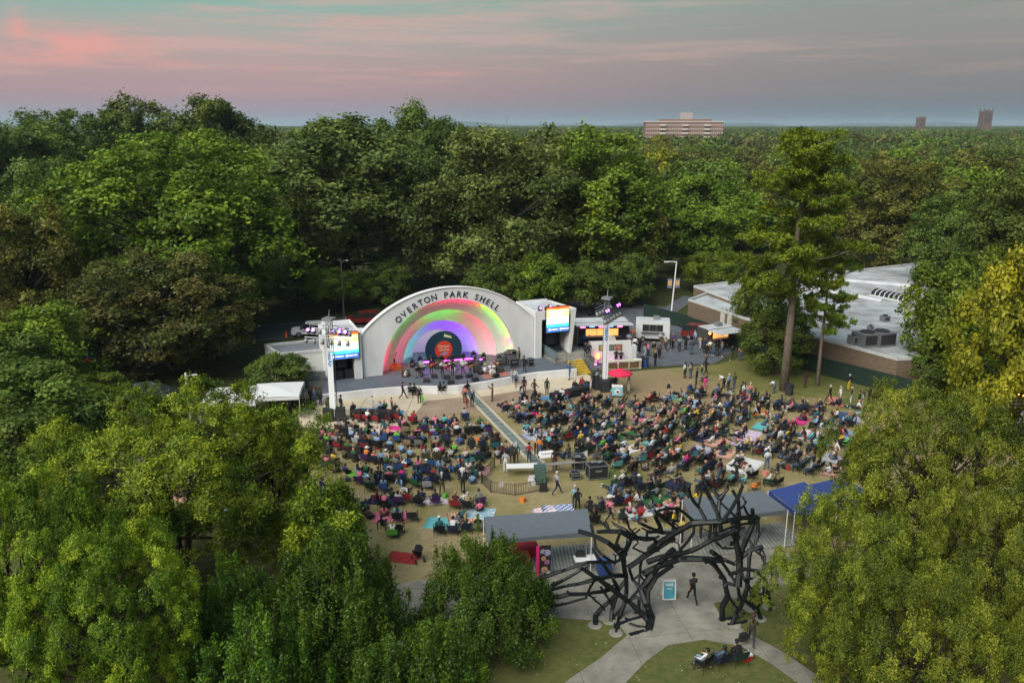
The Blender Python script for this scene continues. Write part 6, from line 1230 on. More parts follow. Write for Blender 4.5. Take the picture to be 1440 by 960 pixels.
# ------------------------------------------------------------------ the branch arch: a welded steel gateway of limbs
br = empty('branch_arch', (0, 0, 0)); c0 = at(965, 880); br.location = (c0.x, c0.y, 0); tag(br, 'black steel archway made of twisting tree limbs over the path', 'sculpture')
M_limb = mat('blackened_steel', (.0045, .007, .0075), .5, noise=.35, nscale=5, bump=.6, spec=.35)
def bp_(px, py):
    dy = .9 * math.sin(px * .021 + 1.0) * math.cos(py * .023) + .5 * math.sin(px * .05 + py * .04)
    k = min(1.0, max(0.0, (868 - py) / 55)); return atY(px, py, (36.2 + dy) * k + at(px, max(py, 868)).y * (1 - k))
def za(l): return [(760 + x / 4, 660 + y / 4) for x, y in l]
def zb(l): return [(920 + x / 4.174, 670 + y / 4.174) for x, y in l]
LIMBS = [(za(l), r) for l, r in [
    ([(612, 905), (622, 830), (592, 745), (565, 672), (640, 572), (720, 475), (750, 450)], .30), ([(598, 908), (604, 860), (585, 820), (500, 742), (380, 652), (300, 600), (240, 556)], .22), ([(480, 590), (484, 690), (468, 765), (440, 842), (424, 918)], .2),
    ([(310, 876), (308, 822), (420, 708), (450, 660), (482, 620)], .2), ([(396, 856), (402, 790), (440, 680), (402, 592), (332, 502), (292, 442)], .16), ([(480, 600), (466, 492), (380, 410), (300, 370), (214, 345)], .22), ([(466, 492), (512, 385), (450, 348), (320, 350)], .2), ([(512, 385), (640, 386), (656, 425)], .2),
    ([(490, 552), (590, 482), (720, 402), (752, 385)], .24), ([(482, 596), (400, 596), (290, 622), (150, 652), (70, 672)], .17), ([(60, 716), (160, 700), (260, 698), (440, 662)], .17), ([(-10, 612), (60, 590), (150, 560), (260, 520), (420, 520), (450, 505)], .14), ([(66, 652), (130, 620), (200, 580), (262, 540)], .15),
    ([(285, 310), (312, 440), (350, 480), (420, 520)], .12), ([(338, 292), (390, 340)], .12), ([(450, 350), (424, 420), (470, 460)], .12), ([(420, 310), (480, 340), (545, 375)], .12), ([(480, 262), (500, 330), (530, 360), (560, 335)], .1), ([(612, 905), (628, 830), (602, 745), (602, 682), (650, 602), (705, 565), (740, 540)], .24),
    ([(500, 870), (545, 885), (605, 890)], .16), ([(500, 932), (545, 920), (595, 905)], .2), ([(430, 876), (500, 848), (560, 830), (600, 800)], .17), ([(300, 630), (262, 700), (340, 760), (362, 790)], .09), ([(340, 660), (400, 760), (412, 840), (420, 915)], .1), ([(410, 830), (470, 760), (500, 735)], .1), ([(500, 735), (540, 715), (570, 735)], .11),
    ([(565, 672), (520, 620), (500, 560)], .14), ([(570, 500), (560, 590), (580, 620)], .12), ([(560, 590), (520, 620)], .1), ([(650, 425), (590, 470), (520, 440)], .1), ([(600, 350), (598, 385)], .1), ([(560, 300), (610, 325), (690, 350), (760, 350)], .13), ([(640, 260), (670, 330), (690, 350)], .12), ([(650, 245), (730, 280), (770, 290)], .14), ([(555, 730), (550, 790), (575, 830)], .16),
    ([(-190, 742), (-90, 690), (0, 680), (70, 672)], .16), ([(-160, 800), (-60, 740), (60, 716)], .14), ([(-300, 850), (-180, 820), (-60, 790), (60, 770), (262, 720)], .13)]]
LIMBS += [(zb(l), r) for l, r in [
    ([(400, 842), (398, 765), (432, 700), (412, 600), (350, 512), (320, 490)], .24), ([(385, 838), (420, 838), (455, 826)], .17), ([(455, 872), (480, 800), (510, 758), (542, 660), (558, 470), (575, 400)], .2), ([(455, 868), (500, 860), (545, 846)], .16), ([(625, 834), (605, 772), (500, 702), (490, 640), (425, 622)], .19), ([(682, 775), (662, 642), (632, 560), (530, 540), (440, 572)], .2),
    ([(582, 772), (562, 662), (602, 640), (642, 542), (650, 462)], .14), ([(492, 642), (502, 502), (480, 382), (490, 262)], .28), ([(502, 480), (542, 362), (582, 272), (576, 190)], .24), ([(335, 440), (400, 482), (470, 512), (560, 432), (635, 412)], .2), ([(225, 272), (390, 262), (480, 250), (605, 235)], .24), ([(392, 320), (382, 250), (372, 210), (332, 132), (300, 72)], .2),
    ([(375, 212), (382, 132), (432, 70)], .15), ([(400, 262), (450, 192), (492, 122), (520, 50)], .18), ([(382, 132), (340, 62), (298, 18)], .16), ([(485, 240), (440, 200), (388, 150)], .12), ([(500, 250), (496, 140), (458, 78)], .16), ([(302, 252), (262, 180), (212, 110), (200, 60)], .14), ([(262, 165), (282, 70)], .1), ([(575, 240), (545, 215), (525, 170), (542, 142)], .1), ([(500, 190), (525, 170)], .1),
    ([(-40, 500), (40, 470), (100, 462), (220, 432), (330, 372), (470, 322), (500, 300)], .22), ([(-60, 570), (0, 535), (60, 510), (150, 482), (280, 482), (390, 490)], .26), ([(-30, 430), (0, 402), (130, 322), (232, 268)], .28), ([(232, 262), (230, 330), (150, 430)], .14), ([(332, 280), (322, 372)], .12), ([(232, 262), (150, 192), (80, 185), (20, 200)], .15), ([(140, 310), (60, 250), (20, 220), (0, 190)], .12), ([(-30, 325), (50, 330), (130, 322)], .14), ([(0, 215), (40, 290), (50, 330)], .13),
    ([(365, 385), (400, 418), (470, 420)], .1), ([(692, 640), (682, 502), (655, 512)], .1), ([(605, 745), (690, 660)], .1), ([(545, 640), (620, 690), (680, 680)], .13), ([(412, 640), (450, 720), (500, 780), (530, 800)], .11), ([(390, 490), (440, 560), (490, 640)], .16), ([(500, 540), (530, 600), (600, 720)], .14), ([(460, 320), (480, 380)], .2), ([(635, 412), (615, 455)], .1), ([(545, 350), (600, 440), (640, 470)], .1), ([(605, 235), (610, 330), (590, 400)], .14), ([(640, 300), (610, 360)], .08), ([(640, 640), (640, 720), (605, 772)], .1)]]
gl = random.Random(12)
for k in range(46):                                # thinner limbs that tie neighbouring ones together
    (l1, _), (l2, _) = gl.sample(LIMBS[:80], 2); a = gl.choice(l1); b_ = gl.choice(l2); d = math.hypot(a[0] - b_[0], a[1] - b_[1])
    if 14 < d < 48: LIMBS.append(([a, ((a[0] + b_[0]) / 2 + gl.uniform(-5, 5), (a[1] + b_[1]) / 2 + gl.uniform(-5, 5)), b_], gl.uniform(.07, .12)))
for l1, r1 in [q for q in LIMBS[:80] if q[1] < .2]:     # tapering tips
    if gl.random() < .5 and l1[-1][1] < 800: x, y = l1[-1]; LIMBS.append(([(x, y), (x + gl.uniform(-9, 9), y - gl.uniform(4, 11)), (x + gl.uniform(-14, 14), y - gl.uniform(10, 20))], .07))
for l, r in LIMBS:
    pts = [bp_(*q) - br.location for q in l]; fine = []
    for a, b in zip(pts, pts[1:]):
        n = max(1, int((b - a).length / .45))
        for k in range(n): fine.append(a.lerp(b, k / n) + Vector((gl.uniform(-.035, .035), gl.uniform(-.06, .06), gl.uniform(-.035, .035))) * (1 if k else 0))
    fine.append(pts[-1]); fine = [Vector((p.x, p.y, max(p.z, -.1))) for p in fine]; n = len(fine)
    lb_ = MB().tube(fine, [r * .68 * (1 - .25 * i / n) * gl.uniform(.84, 1.14) for i in range(n)], 6, M_limb).build('limb', br)
    for k in range(max(0, int(n / 3))):
        p = fine[gl.randrange(n)]; d = Vector((gl.uniform(-1, 1), gl.uniform(-1, .3), gl.uniform(-.6, 1))).normalized(); MB().tube([p, p + d * (r + gl.uniform(.05, .16))], [r * .45, r * .3], 5, M_limb).build('stub', lb_)
for i, (x, y) in enumerate([(837, 879), (857, 873), (866, 890), (1081, 853.5), (1055, 855.5), (1068, 869.5), (1032, 878), (906, 888)]):
    o = MB().lathe([(.36, -.02), (.36, .04), (.32, .05)], n=18, m=M_conc).build('footing', br, loc=at(x, y) - br.location)

# ------------------------------------------------------------------ the audience
STAGE_C = SM @ Vector((0, -1, 0))
def face_to(p, q=None): q = q or STAGE_C; return math.atan2(-(q.x - p.x), q.y - p.y)
rg = random.Random(21)
f_ = MB()
for sx in (-1, 1):
    f_.tube([(sx * .36, .28, 0), (-sx * .30, -.26, .42)], .014, 4, M_gear).tube([(sx * .36, -.28, 0), (sx * .36, -.30, .95)], .014, 4, M_gear).tube([(sx * .36, .28, .0), (sx * .36, .28, .62)], .014, 4, M_gear)
    f_.tube([(sx * .34, .30, .63), (sx * .37, -.26, .66)], .028, 5, M_gear, flat=.5); f_.tube([(sx * .36, .28, .02), (sx * .36, -.28, .42)], .012, 4, M_gear)
f_.tube([(-.36, .28, .02), (.36, .28, .42)], .012, 4, M_gear).tube([(.36, .28, .02), (-.36, .28, .42)], .012, 4, M_gear)
CH_frame = f_.mesh('camp_frame')
def sling(rows, wd):
    vs = []; fs = []
    for (y, z, sag) in rows:
        for j in range(5): u = j / 4 - .5; vs.append((u * wd, y, z - sag * (1 - 4 * u * u)))
    n = len(vs); k = len(rows); vs += [(x, y - .012, z + .012) for x, y, z in vs]
    for i in range(k - 1):
        for j in range(4): a = i * 5 + j; fs += [(a, a + 1, a + 6, a + 5), (n + a, n + a + 5, n + a + 6, n + a + 1)]
    b = MB().add(vs, fs); me = b.mesh('sling', True); me.materials.append(M_gear); return me
CH_seat = sling([(.28, .43, .02), (.1, .40, .06), (-.1, .39, .07), (-.25, .41, .05)], .66); CH_back = sling([(-.26, .42, .0), (-.31, .60, .0), (-.34, .74, .0), (-.36, .86, .0)], .62)
CHAIRS = []
def camp_chair(p, rz, col, sc=1.0):
    t = empty('camp_chair', p, rz); t.scale = (sc,) * 3; inst('frame', CH_frame, t); inst('seat', CH_seat, t, mats={0: CL[col]}); inst('backrest', CH_back, t, mats={0: CL[col]}); CHAIRS.append((t, col)); return t
def pattern(name, a, b, kind):
    if name in MATS: return MATS[name]
    m = bpy.data.materials.new(name); m.use_nodes = True; MATS[name] = m; t = NT(m.node_tree); p = t.n['Principled BSDF']; p.inputs['Roughness'].default_value = .95
    o = t.new('ShaderNodeTexCoord').outputs['Object']
    if kind == 'striped': x = t.new('ShaderNodeTexWave', i_Scale=1.6); t.link(o, x.inputs[0]); c = t.ramp(x.outputs['Fac'], [(.45, a), (.5, b)])
    elif kind == 'checked':
        x = t.new('ShaderNodeTexChecker', i_Scale=5.0); t.link(o, x.inputs[0]); x.inputs[1].default_value = (*a, 1); x.inputs[2].default_value = (*b, 1); c = x.outputs[0]
    else: x = t.new('ShaderNodeTexVoronoi', i_Scale=4.0); t.link(o, x.inputs[0]); c = t.mix(t.ramp(x.outputs['Distance'], [(.3, (0, 0, 0)), (.4, (1, 1, 1))]), a, b)
    t.link(c, p.inputs['Base Color']); return m
BLK = []
def blanket(p, rz, w_, d_, m, desc, label=None):
    n = 6; vs = []; g_ = random.Random(int(p[0] * 100) + int(p[1] * 37)); b = MB()
    for i in range(n + 1):
        for j in range(n + 1): vs.append(((j / n - .5) * w_ * (1 + g_.uniform(-.03, .03)), (i / n - .5) * d_ * (1 + g_.uniform(-.03, .03)), .018 + g_.random() * .022))
    k = len(vs); vs += [(x, y, .006) for x, y, z in vs]; fs = [(i * (n + 1) + j, i * (n + 1) + j + 1, (i + 1) * (n + 1) + j + 1, (i + 1) * (n + 1) + j) for i in range(n) for j in range(n)]
    fs += [(k + i, k + i + n + 1, i + n + 1, i) for i in [q * (n + 1) for q in range(n)]] + [(j, j + 1, k + j + 1, k + j)[::-1] for j in range(n)]
    o = b.add(vs, fs, m).build('picnic_blanket', None, True, (p[0], p[1], 0), rz); BLK.append((o, desc, label)); return o
TOPS = ['black'] * 16 + ['charcoal'] * 9 + ['navy'] * 6 + ['white'] * 5 + ['light blue'] * 4 + ['blue'] * 3 + ['dark blue'] * 4 + ['grey'] * 4 + ['light grey'] * 3 + ['red'] * 3 + ['maroon'] * 3 + ['pink'] * 3 + ['coral'] * 2 + ['teal'] * 3 + ['olive'] * 3 + ['forest green'] * 3 + ['green'] * 2 + ['tan'] * 2 + ['cream'] * 2 + ['orange', 'yellow', 'turquoise', 'purple', 'brown', 'bright green', 'magenta']
LEGS = ['black'] * 6 + ['denim'] * 7 + ['charcoal'] * 3 + ['khaki'] * 2 + ['navy'] * 3 + ['olive'] + ['light grey']
SEATS = ['black'] * 14 + ['navy'] * 7 + ['dark blue'] * 4 + ['blue'] * 2 + ['charcoal'] * 9 + ['red'] * 2 + ['maroon'] * 4 + ['forest green'] * 5 + ['green'] + ['grey'] * 4 + ['teal'] * 2 + ['olive'] * 2 + ['light grey', 'purple', 'tan', 'turquoise']
INFO = []                                         # (object, top, seat phrase, pose) for the labels
def rp(p, face, pose_, seat, top=None, **k):
    top = top or rg.choice(TOPS); hr = rg.choices(['short', 'long', 'bun', 'cap', 'hat'], (5, 4, 1, 1.2, .5))[0]
    hc = rg.choices(['black', 'brown', 'fair', 'grey'], (9, 6, 1.6, 1.2))[0] if hr not in ('cap', 'hat') else rg.choice(['black', 'navy', 'white', 'tan', 'red'])
    kw = dict(leg=rg.choice(LEGS), hair=hr, hc=hc, skin=rg.choices(range(5), (5, 3, 2, 3, 2))[0], sleeves=rg.random() < .6, shorts=rg.random() < .2, shoe=rg.choice(['black', 'white', 'charcoal', 'brown'])); kw.update(k)
    o = person(p, face + rg.uniform(-.25, .25), pose_, top, sc=k.get('sc', rg.uniform(.93, 1.06)), **{a: b for a, b in kw.items() if a != 'sc'}); INFO.append([o, top, seat]); return o
def seated(p, face, col=None, top=None, **k):
    col = col or rg.choice(SEATS); c = camp_chair(p, face + rg.uniform(-.12, .12), col); o = rp((p[0], p[1]), c.rotation_euler[2], rg.choice(['sit', 'sit', 'sit_back', 'sit_fwd']), '%s chair' % col, top, **k); o.rotation_euler[2] = c.rotation_euler[2]; return o
def on_ground(p, face, seat, top=None, **k): return rp(p, face, rg.choices(['ground', 'ground_long', 'ground_knees', 'lying'], (5, 3, 3, .4))[0], seat, top, z=.03, **k)
PATS = [('plain turquoise', lambda: CL['turquoise']), ('plain white', lambda: CL['white']), ('plain blue', lambda: CL['blue']), ('plain pink', lambda: CL['pink']), ('red checked', lambda: pattern('check_red', (.4, .04, .05), (.55, .5, .48), 'checked')), ('blue checked', lambda: pattern('check_blue', (.05, .09, .28), (.45, .48, .52), 'checked')), ('purple patterned', lambda: pattern('flower_purple', (.3, .2, .4), (.5, .42, .5), 'flower')),
        ('striped blue', lambda: pattern('stripe_blue', (.08, .12, .3), (.5, .5, .52), 'striped')), ('striped red', lambda: pattern('stripe_red', (.42, .08, .08), (.5, .42, .3), 'striped')), ('patterned pale', lambda: pattern('flower_pale', (.5, .5, .5), (.2, .35, .42), 'flower')), ('plain navy', lambda: CL['navy']), ('plain mint', lambda: CL['teal']), ('plain green', lambda: CL['green']), ('plain coral', lambda: CL['coral'])]
TAKEN = []
def free(p, r): return all((p.x - q.x) ** 2 + (p.y - q.y) ** 2 > (r + s) ** 2 for q, s in TAKEN)
# keep clear: walkway, sound desk, tables, tower feet, canopies
for i in range(14): TAKEN.append((wa.lerp(wb, i / 13), 1.0))
for (x, y, r_) in [(730, 668, 2.4), (762, 668, 2.0), (795, 664, 1.6), (825, 664, 1.6), (840, 668, 1.4), (700, 676, 1.4), (471, 592, 1.3), (850, 548, 1.4), (868, 556, 1.8), (510, 586, 1.5), (528, 588, 1.5), (548, 588, 1.5), (785, 563, 1.5), (800, 558, 1.5), (816, 552, 1.5), (1113, 552, 1.4), (1160, 548, .8), (1122, 746, 2.6), (1178, 735, 2.4), (700, 780, 2.5), (760, 775, 2.5), (815, 770, 2.5), (1000, 745, 2.4), (1060, 738, 2.6), (800, 680, 1.5), (780, 695, 1.6), (700, 705, 1.6), (640, 690, 1.0)]: TAKEN.append((at(x, y), r_))
# --- groups singled out in the photograph
EXP_B = [(623, 736, 2.3, 1.5, CL['turquoise'], 'turquoise'), (651, 728, 2.0, 1.6, pattern('stripe_bright', (.45, .12, .1), (.45, .4, .2), 'striped'), 'red and yellow striped'), (676, 722, 1.9, 1.6, pattern('flower_pale', (.5, .5, .5), (.2, .35, .42), 'flower'), 'patterned pale'), (607, 704, 2.2, 1.1, pattern('check_pink', (.5, .34, .42), (.55, .5, .52), 'checked'), 'pale pink checked'), (785, 716, 2.2, 1.3, pattern('check_blue', (.05, .09, .28), (.45, .48, .52), 'checked'), 'blue checked'), (765, 718, 1.6, 1.0, pattern('flower_pink', (.55, .2, .3), (.55, .5, .52), 'flower'), 'pink flowered'),
         (567, 784, 1.9, 1.2, CL['red'], 'plain red'), (555, 602, 2.0, 1.0, CL['magenta'], 'hot pink'), (497, 666, 1.6, .9, CL['bright green'], 'bright green'), (512, 668, 1.2, .9, pattern('stripe_sky', (.1, .3, .5), (.5, .55, .58), 'striped'), 'blue and white striped'), (455, 606, 1.8, 1.0, CL['pink'], 'plain pink'), (950, 681, 2.0, 1.6, CL['navy'], 'plain dark'), (1045, 655, 3.4, 2.2, CL['white'], 'large white'), (985, 634, 2.0, 1.4, pattern('stripe_blue', (.08, .12, .3), (.5, .5, .52), 'striped'), 'blue striped'), (1050, 612, 2.6, 2.0, pattern('flower_purple', (.3, .2, .4), (.5, .42, .5), 'flower'), 'purple flowered'), (1040, 622, 1.9, 1.2, pattern('stripe_purple', (.2, .05, .25), (.5, .45, .5), 'striped'), 'purple striped'), (1070, 600, 1.9, 1.2, CL['turquoise'], 'turquoise'),
         (1067, 580, 1.8, 1.1, CL['orange'], 'orange'), (1075, 585, 1.8, 1.2, pattern('check_mint', (.3, .5, .35), (.5, .5, .45), 'checked'), 'mint checked'), (1140, 613, 2.6, 1.7, pattern('flower_red', (.5, .14, .12), (.55, .55, .55), 'flower'), 'red and white patterned'), (1190, 612, 2.2, 1.4, CL['light blue'], 'pale blue'), (1155, 622, 2.0, 1.4, CL['turquoise'], 'turquoise'), (1183, 584, 1.9, 1.2, CL['blue'], 'plain blue'), (1175, 565, 2.8, 1.2, CL['coral'], 'long coral'), (1213, 590, 2.2, 1.4, pattern('flower_teal', (.1, .3, .35), (.4, .35, .5), 'flower'), 'teal patterned'), (1170, 645, 2.0, 1.3, CL['light grey'], 'pale grey'), (948, 557, 1.9, 1.3, CL['turquoise'], 'turquoise'), (975, 568, 2.3, 1.3, pattern('stripe_sky2', (.12, .22, .4), (.5, .52, .58), 'striped'), 'blue and white striped'), (960, 562, 1.7, 1.1, CL['bright green'], 'green'), (885, 632, 2.2, 1.2, pattern('flower_lilac', (.5, .45, .55), (.55, .52, .5), 'flower'), 'lilac'), (900, 588, 1.8, 1.2, CL['pink'], 'pink'), (1125, 592, 2.0, 1.2, CL['magenta'], 'magenta'), (780, 612, 1.5, 1.0, CL['white'], 'white'), (745, 606, 1.3, .9, CL['white'], 'white'), (1210, 575, 1.6, 1.0, CL['green'], 'dark green'), (675, 618, 1.2, .8, CL['orange'], 'yellow-orange'), (640, 603, 1.5, 1.0, CL['light grey'], 'pale grey')]
for (x, y, w_, d_, m, desc) in EXP_B:
    p = at(x, y); q = face_to(p) + rg.uniform(-.3, .3); blanket(p, q, w_, d_, m, desc); TAKEN.append((p, .55 * max(w_, d_)))
    if (x, y) in ((623, 736), (785, 716), (765, 718), (567, 784)): continue
    for k in range(rg.choice([1, 2, 2, 3])):
        d = Matrix.Rotation(q, 3, 'Z') @ Vector((rg.uniform(-.4, .4) * w_, rg.uniform(-.3, .4) * d_, 0)); on_ground(p + d, face_to(p), 'a %s blanket' % desc)
EXP_S = [  # px, py, chair, top, kind
    (560, 750, 'black', None, 0), (561, 711, 'purple', 'white', 1), (612, 710, 'purple', 'charcoal', 1), (640, 716, 'red', 'maroon', 1), (657, 717, 'black', 'tan', 1), (675, 712, 'purple', 'grey', 1), (618, 752, 'black', 'teal', 1), (637, 752, 'navy', 'white', 1), (655, 749, 'navy', 'charcoal', 1), (672, 748, 'grey', 'black', 1), (559, 734, 'black', None, 0), (580, 733, 'charcoal', None, 0), (552, 757, 'bright green', 'white', 1), (540, 716, 'black', 'pink', 1), (589, 712, 'black', 'charcoal', 1), (573, 707, 'red', None, 0), (548, 664, 'blue', None, 0), (561, 664, 'blue', None, 0), (588, 666, 'dark blue', None, 0), (600, 668, 'dark blue', 'black', 1), (515, 635, 'red', None, 0), (540, 692, 'blue', 'light blue', 1),
    (505, 593, 'red', 'black', 1), (516, 594, 'red', 'white', 1), (530, 595, 'red', 'charcoal', 1), (548, 595, 'maroon', 'black', 1), (560, 593, 'red', 'charcoal', 1), (835, 738, 'black', 'black', 1), (830, 722, 'charcoal', 'black', 1), (845, 722, 'charcoal', 'navy', 1), (868, 712, 'navy', 'black', 1), (880, 712, 'red', 'light blue', 1), (900, 692, 'navy', 'navy', 1), (912, 694, 'forest green', 'black', 1), (925, 692, 'forest green', 'charcoal', 1), (935, 735, 'black', 'maroon', 1), (945, 728, 'black', 'pink', 1), (1082, 683, 'green', 'white', 1), (1092, 684, 'black', None, 0), (1060, 690, 'orange', None, 0), (1190, 630, 'bright green', 'bright green', 1), (985, 668, 'teal', None, 0), (995, 668, 'navy', 'navy', 1), (1140, 668, 'black', 'light blue', 1), (1150, 662, 'black', 'black', 1), (1120, 648, 'navy', 'light blue', 1), (1110, 652, 'navy', 'denim', 1)]
for (x, y, c, top, k) in EXP_S:
    p = at(x, y); f = face_to(p) + rg.uniform(-.2, .2); TAKEN.append((p, .42))
    if k: seated(p, f, c, top)
    else: camp_chair(p, f, c)
# --- the rest of the lawn in loose rows and clusters
from_px = lambda pl: [at(*q) for q in pl]
def inside(p, poly):
    r_ = False; n = len(poly)
    for i in range(n):
        a, b = poly[i], poly[(i + 1) % n]
        if (a.y > p.y) != (b.y > p.y) and p.x < (b.x - a.x) * (p.y - a.y) / (b.y - a.y) + a.x: r_ = not r_
    return r_
ZONES = [([(435, 610), (480, 600), (575, 597), (665, 588), (700, 618), (722, 645), (690, 655), (668, 690), (560, 697), (500, 690), (440, 650)], 124, 'left'), ([(692, 578), (745, 562), (800, 572), (850, 556), (905, 568), (960, 552), (1060, 560), (1100, 572), (1180, 578), (1232, 600), (1225, 652), (1190, 672), (1090, 668), (1040, 690), (960, 700), (880, 690), (860, 660), (790, 648), (745, 622)], 300, 'right'),
         ([(855, 690), (960, 690), (990, 705), (950, 742), (845, 735)], 20, 'low'), ([(430, 690), (560, 700), (680, 702), (665, 716), (560, 745), (470, 735)], 16, 'rear'), ([(240, 650), (420, 610), (500, 700), (505, 740), (380, 750), (260, 730)], 34, 'tree')]
NCH = [sum(1 for _ in CHAIRS)]
for poly_px, want, zn in ZONES:
    poly = from_px(poly_px); got = 0; tries = 0; xs = [p.x for p in poly]; ys = [p.y for p in poly]
    while got < want and tries < 16000:
        tries += 1; p = Vector((rg.uniform(min(xs), max(xs)), rg.uniform(min(ys), max(ys)), 0))
        if not inside(p, poly) or not free(p, .50): continue
        f = face_to(p) + rg.uniform(-.18, .18); ux = Vector((math.cos(f), math.sin(f), 0)); row = rg.random() < .60 and NCH[0] < 296; n = rg.choice([1, 1, 2, 2, 3, 4]); members = []
        for k in range(n):
            q = p + ux * (k * rg.uniform(.78, .95)) + Vector((-math.sin(f), math.cos(f), 0)) * rg.uniform(-.15, .15)
            if inside(q, poly) and free(q, .33): members.append(q)
        if not members: continue
        if row:
            c = rg.choice(SEATS)
            for q in members:
                if rg.random() < .6: c = rg.choice(SEATS)
                if rg.random() < .06: camp_chair(q, f, c)
                else: seated(q, f, c); got += 1
                NCH[0] += 1; TAKEN.append((q, .40))
        else:
            dsc, mk = rg.choice(PATS); m = sum(members, Vector()) / len(members); bl = rg.random() < .4 and len(members) > 1
            if bl: blanket(m, f + rg.uniform(-.2, .2), 1.0 + .7 * len(members), 1.4, mk(), dsc)
            for q in members: on_ground(q, f, 'a %s blanket' % dsc if bl else 'the grass'); got += 1; TAKEN.append((q, .38))
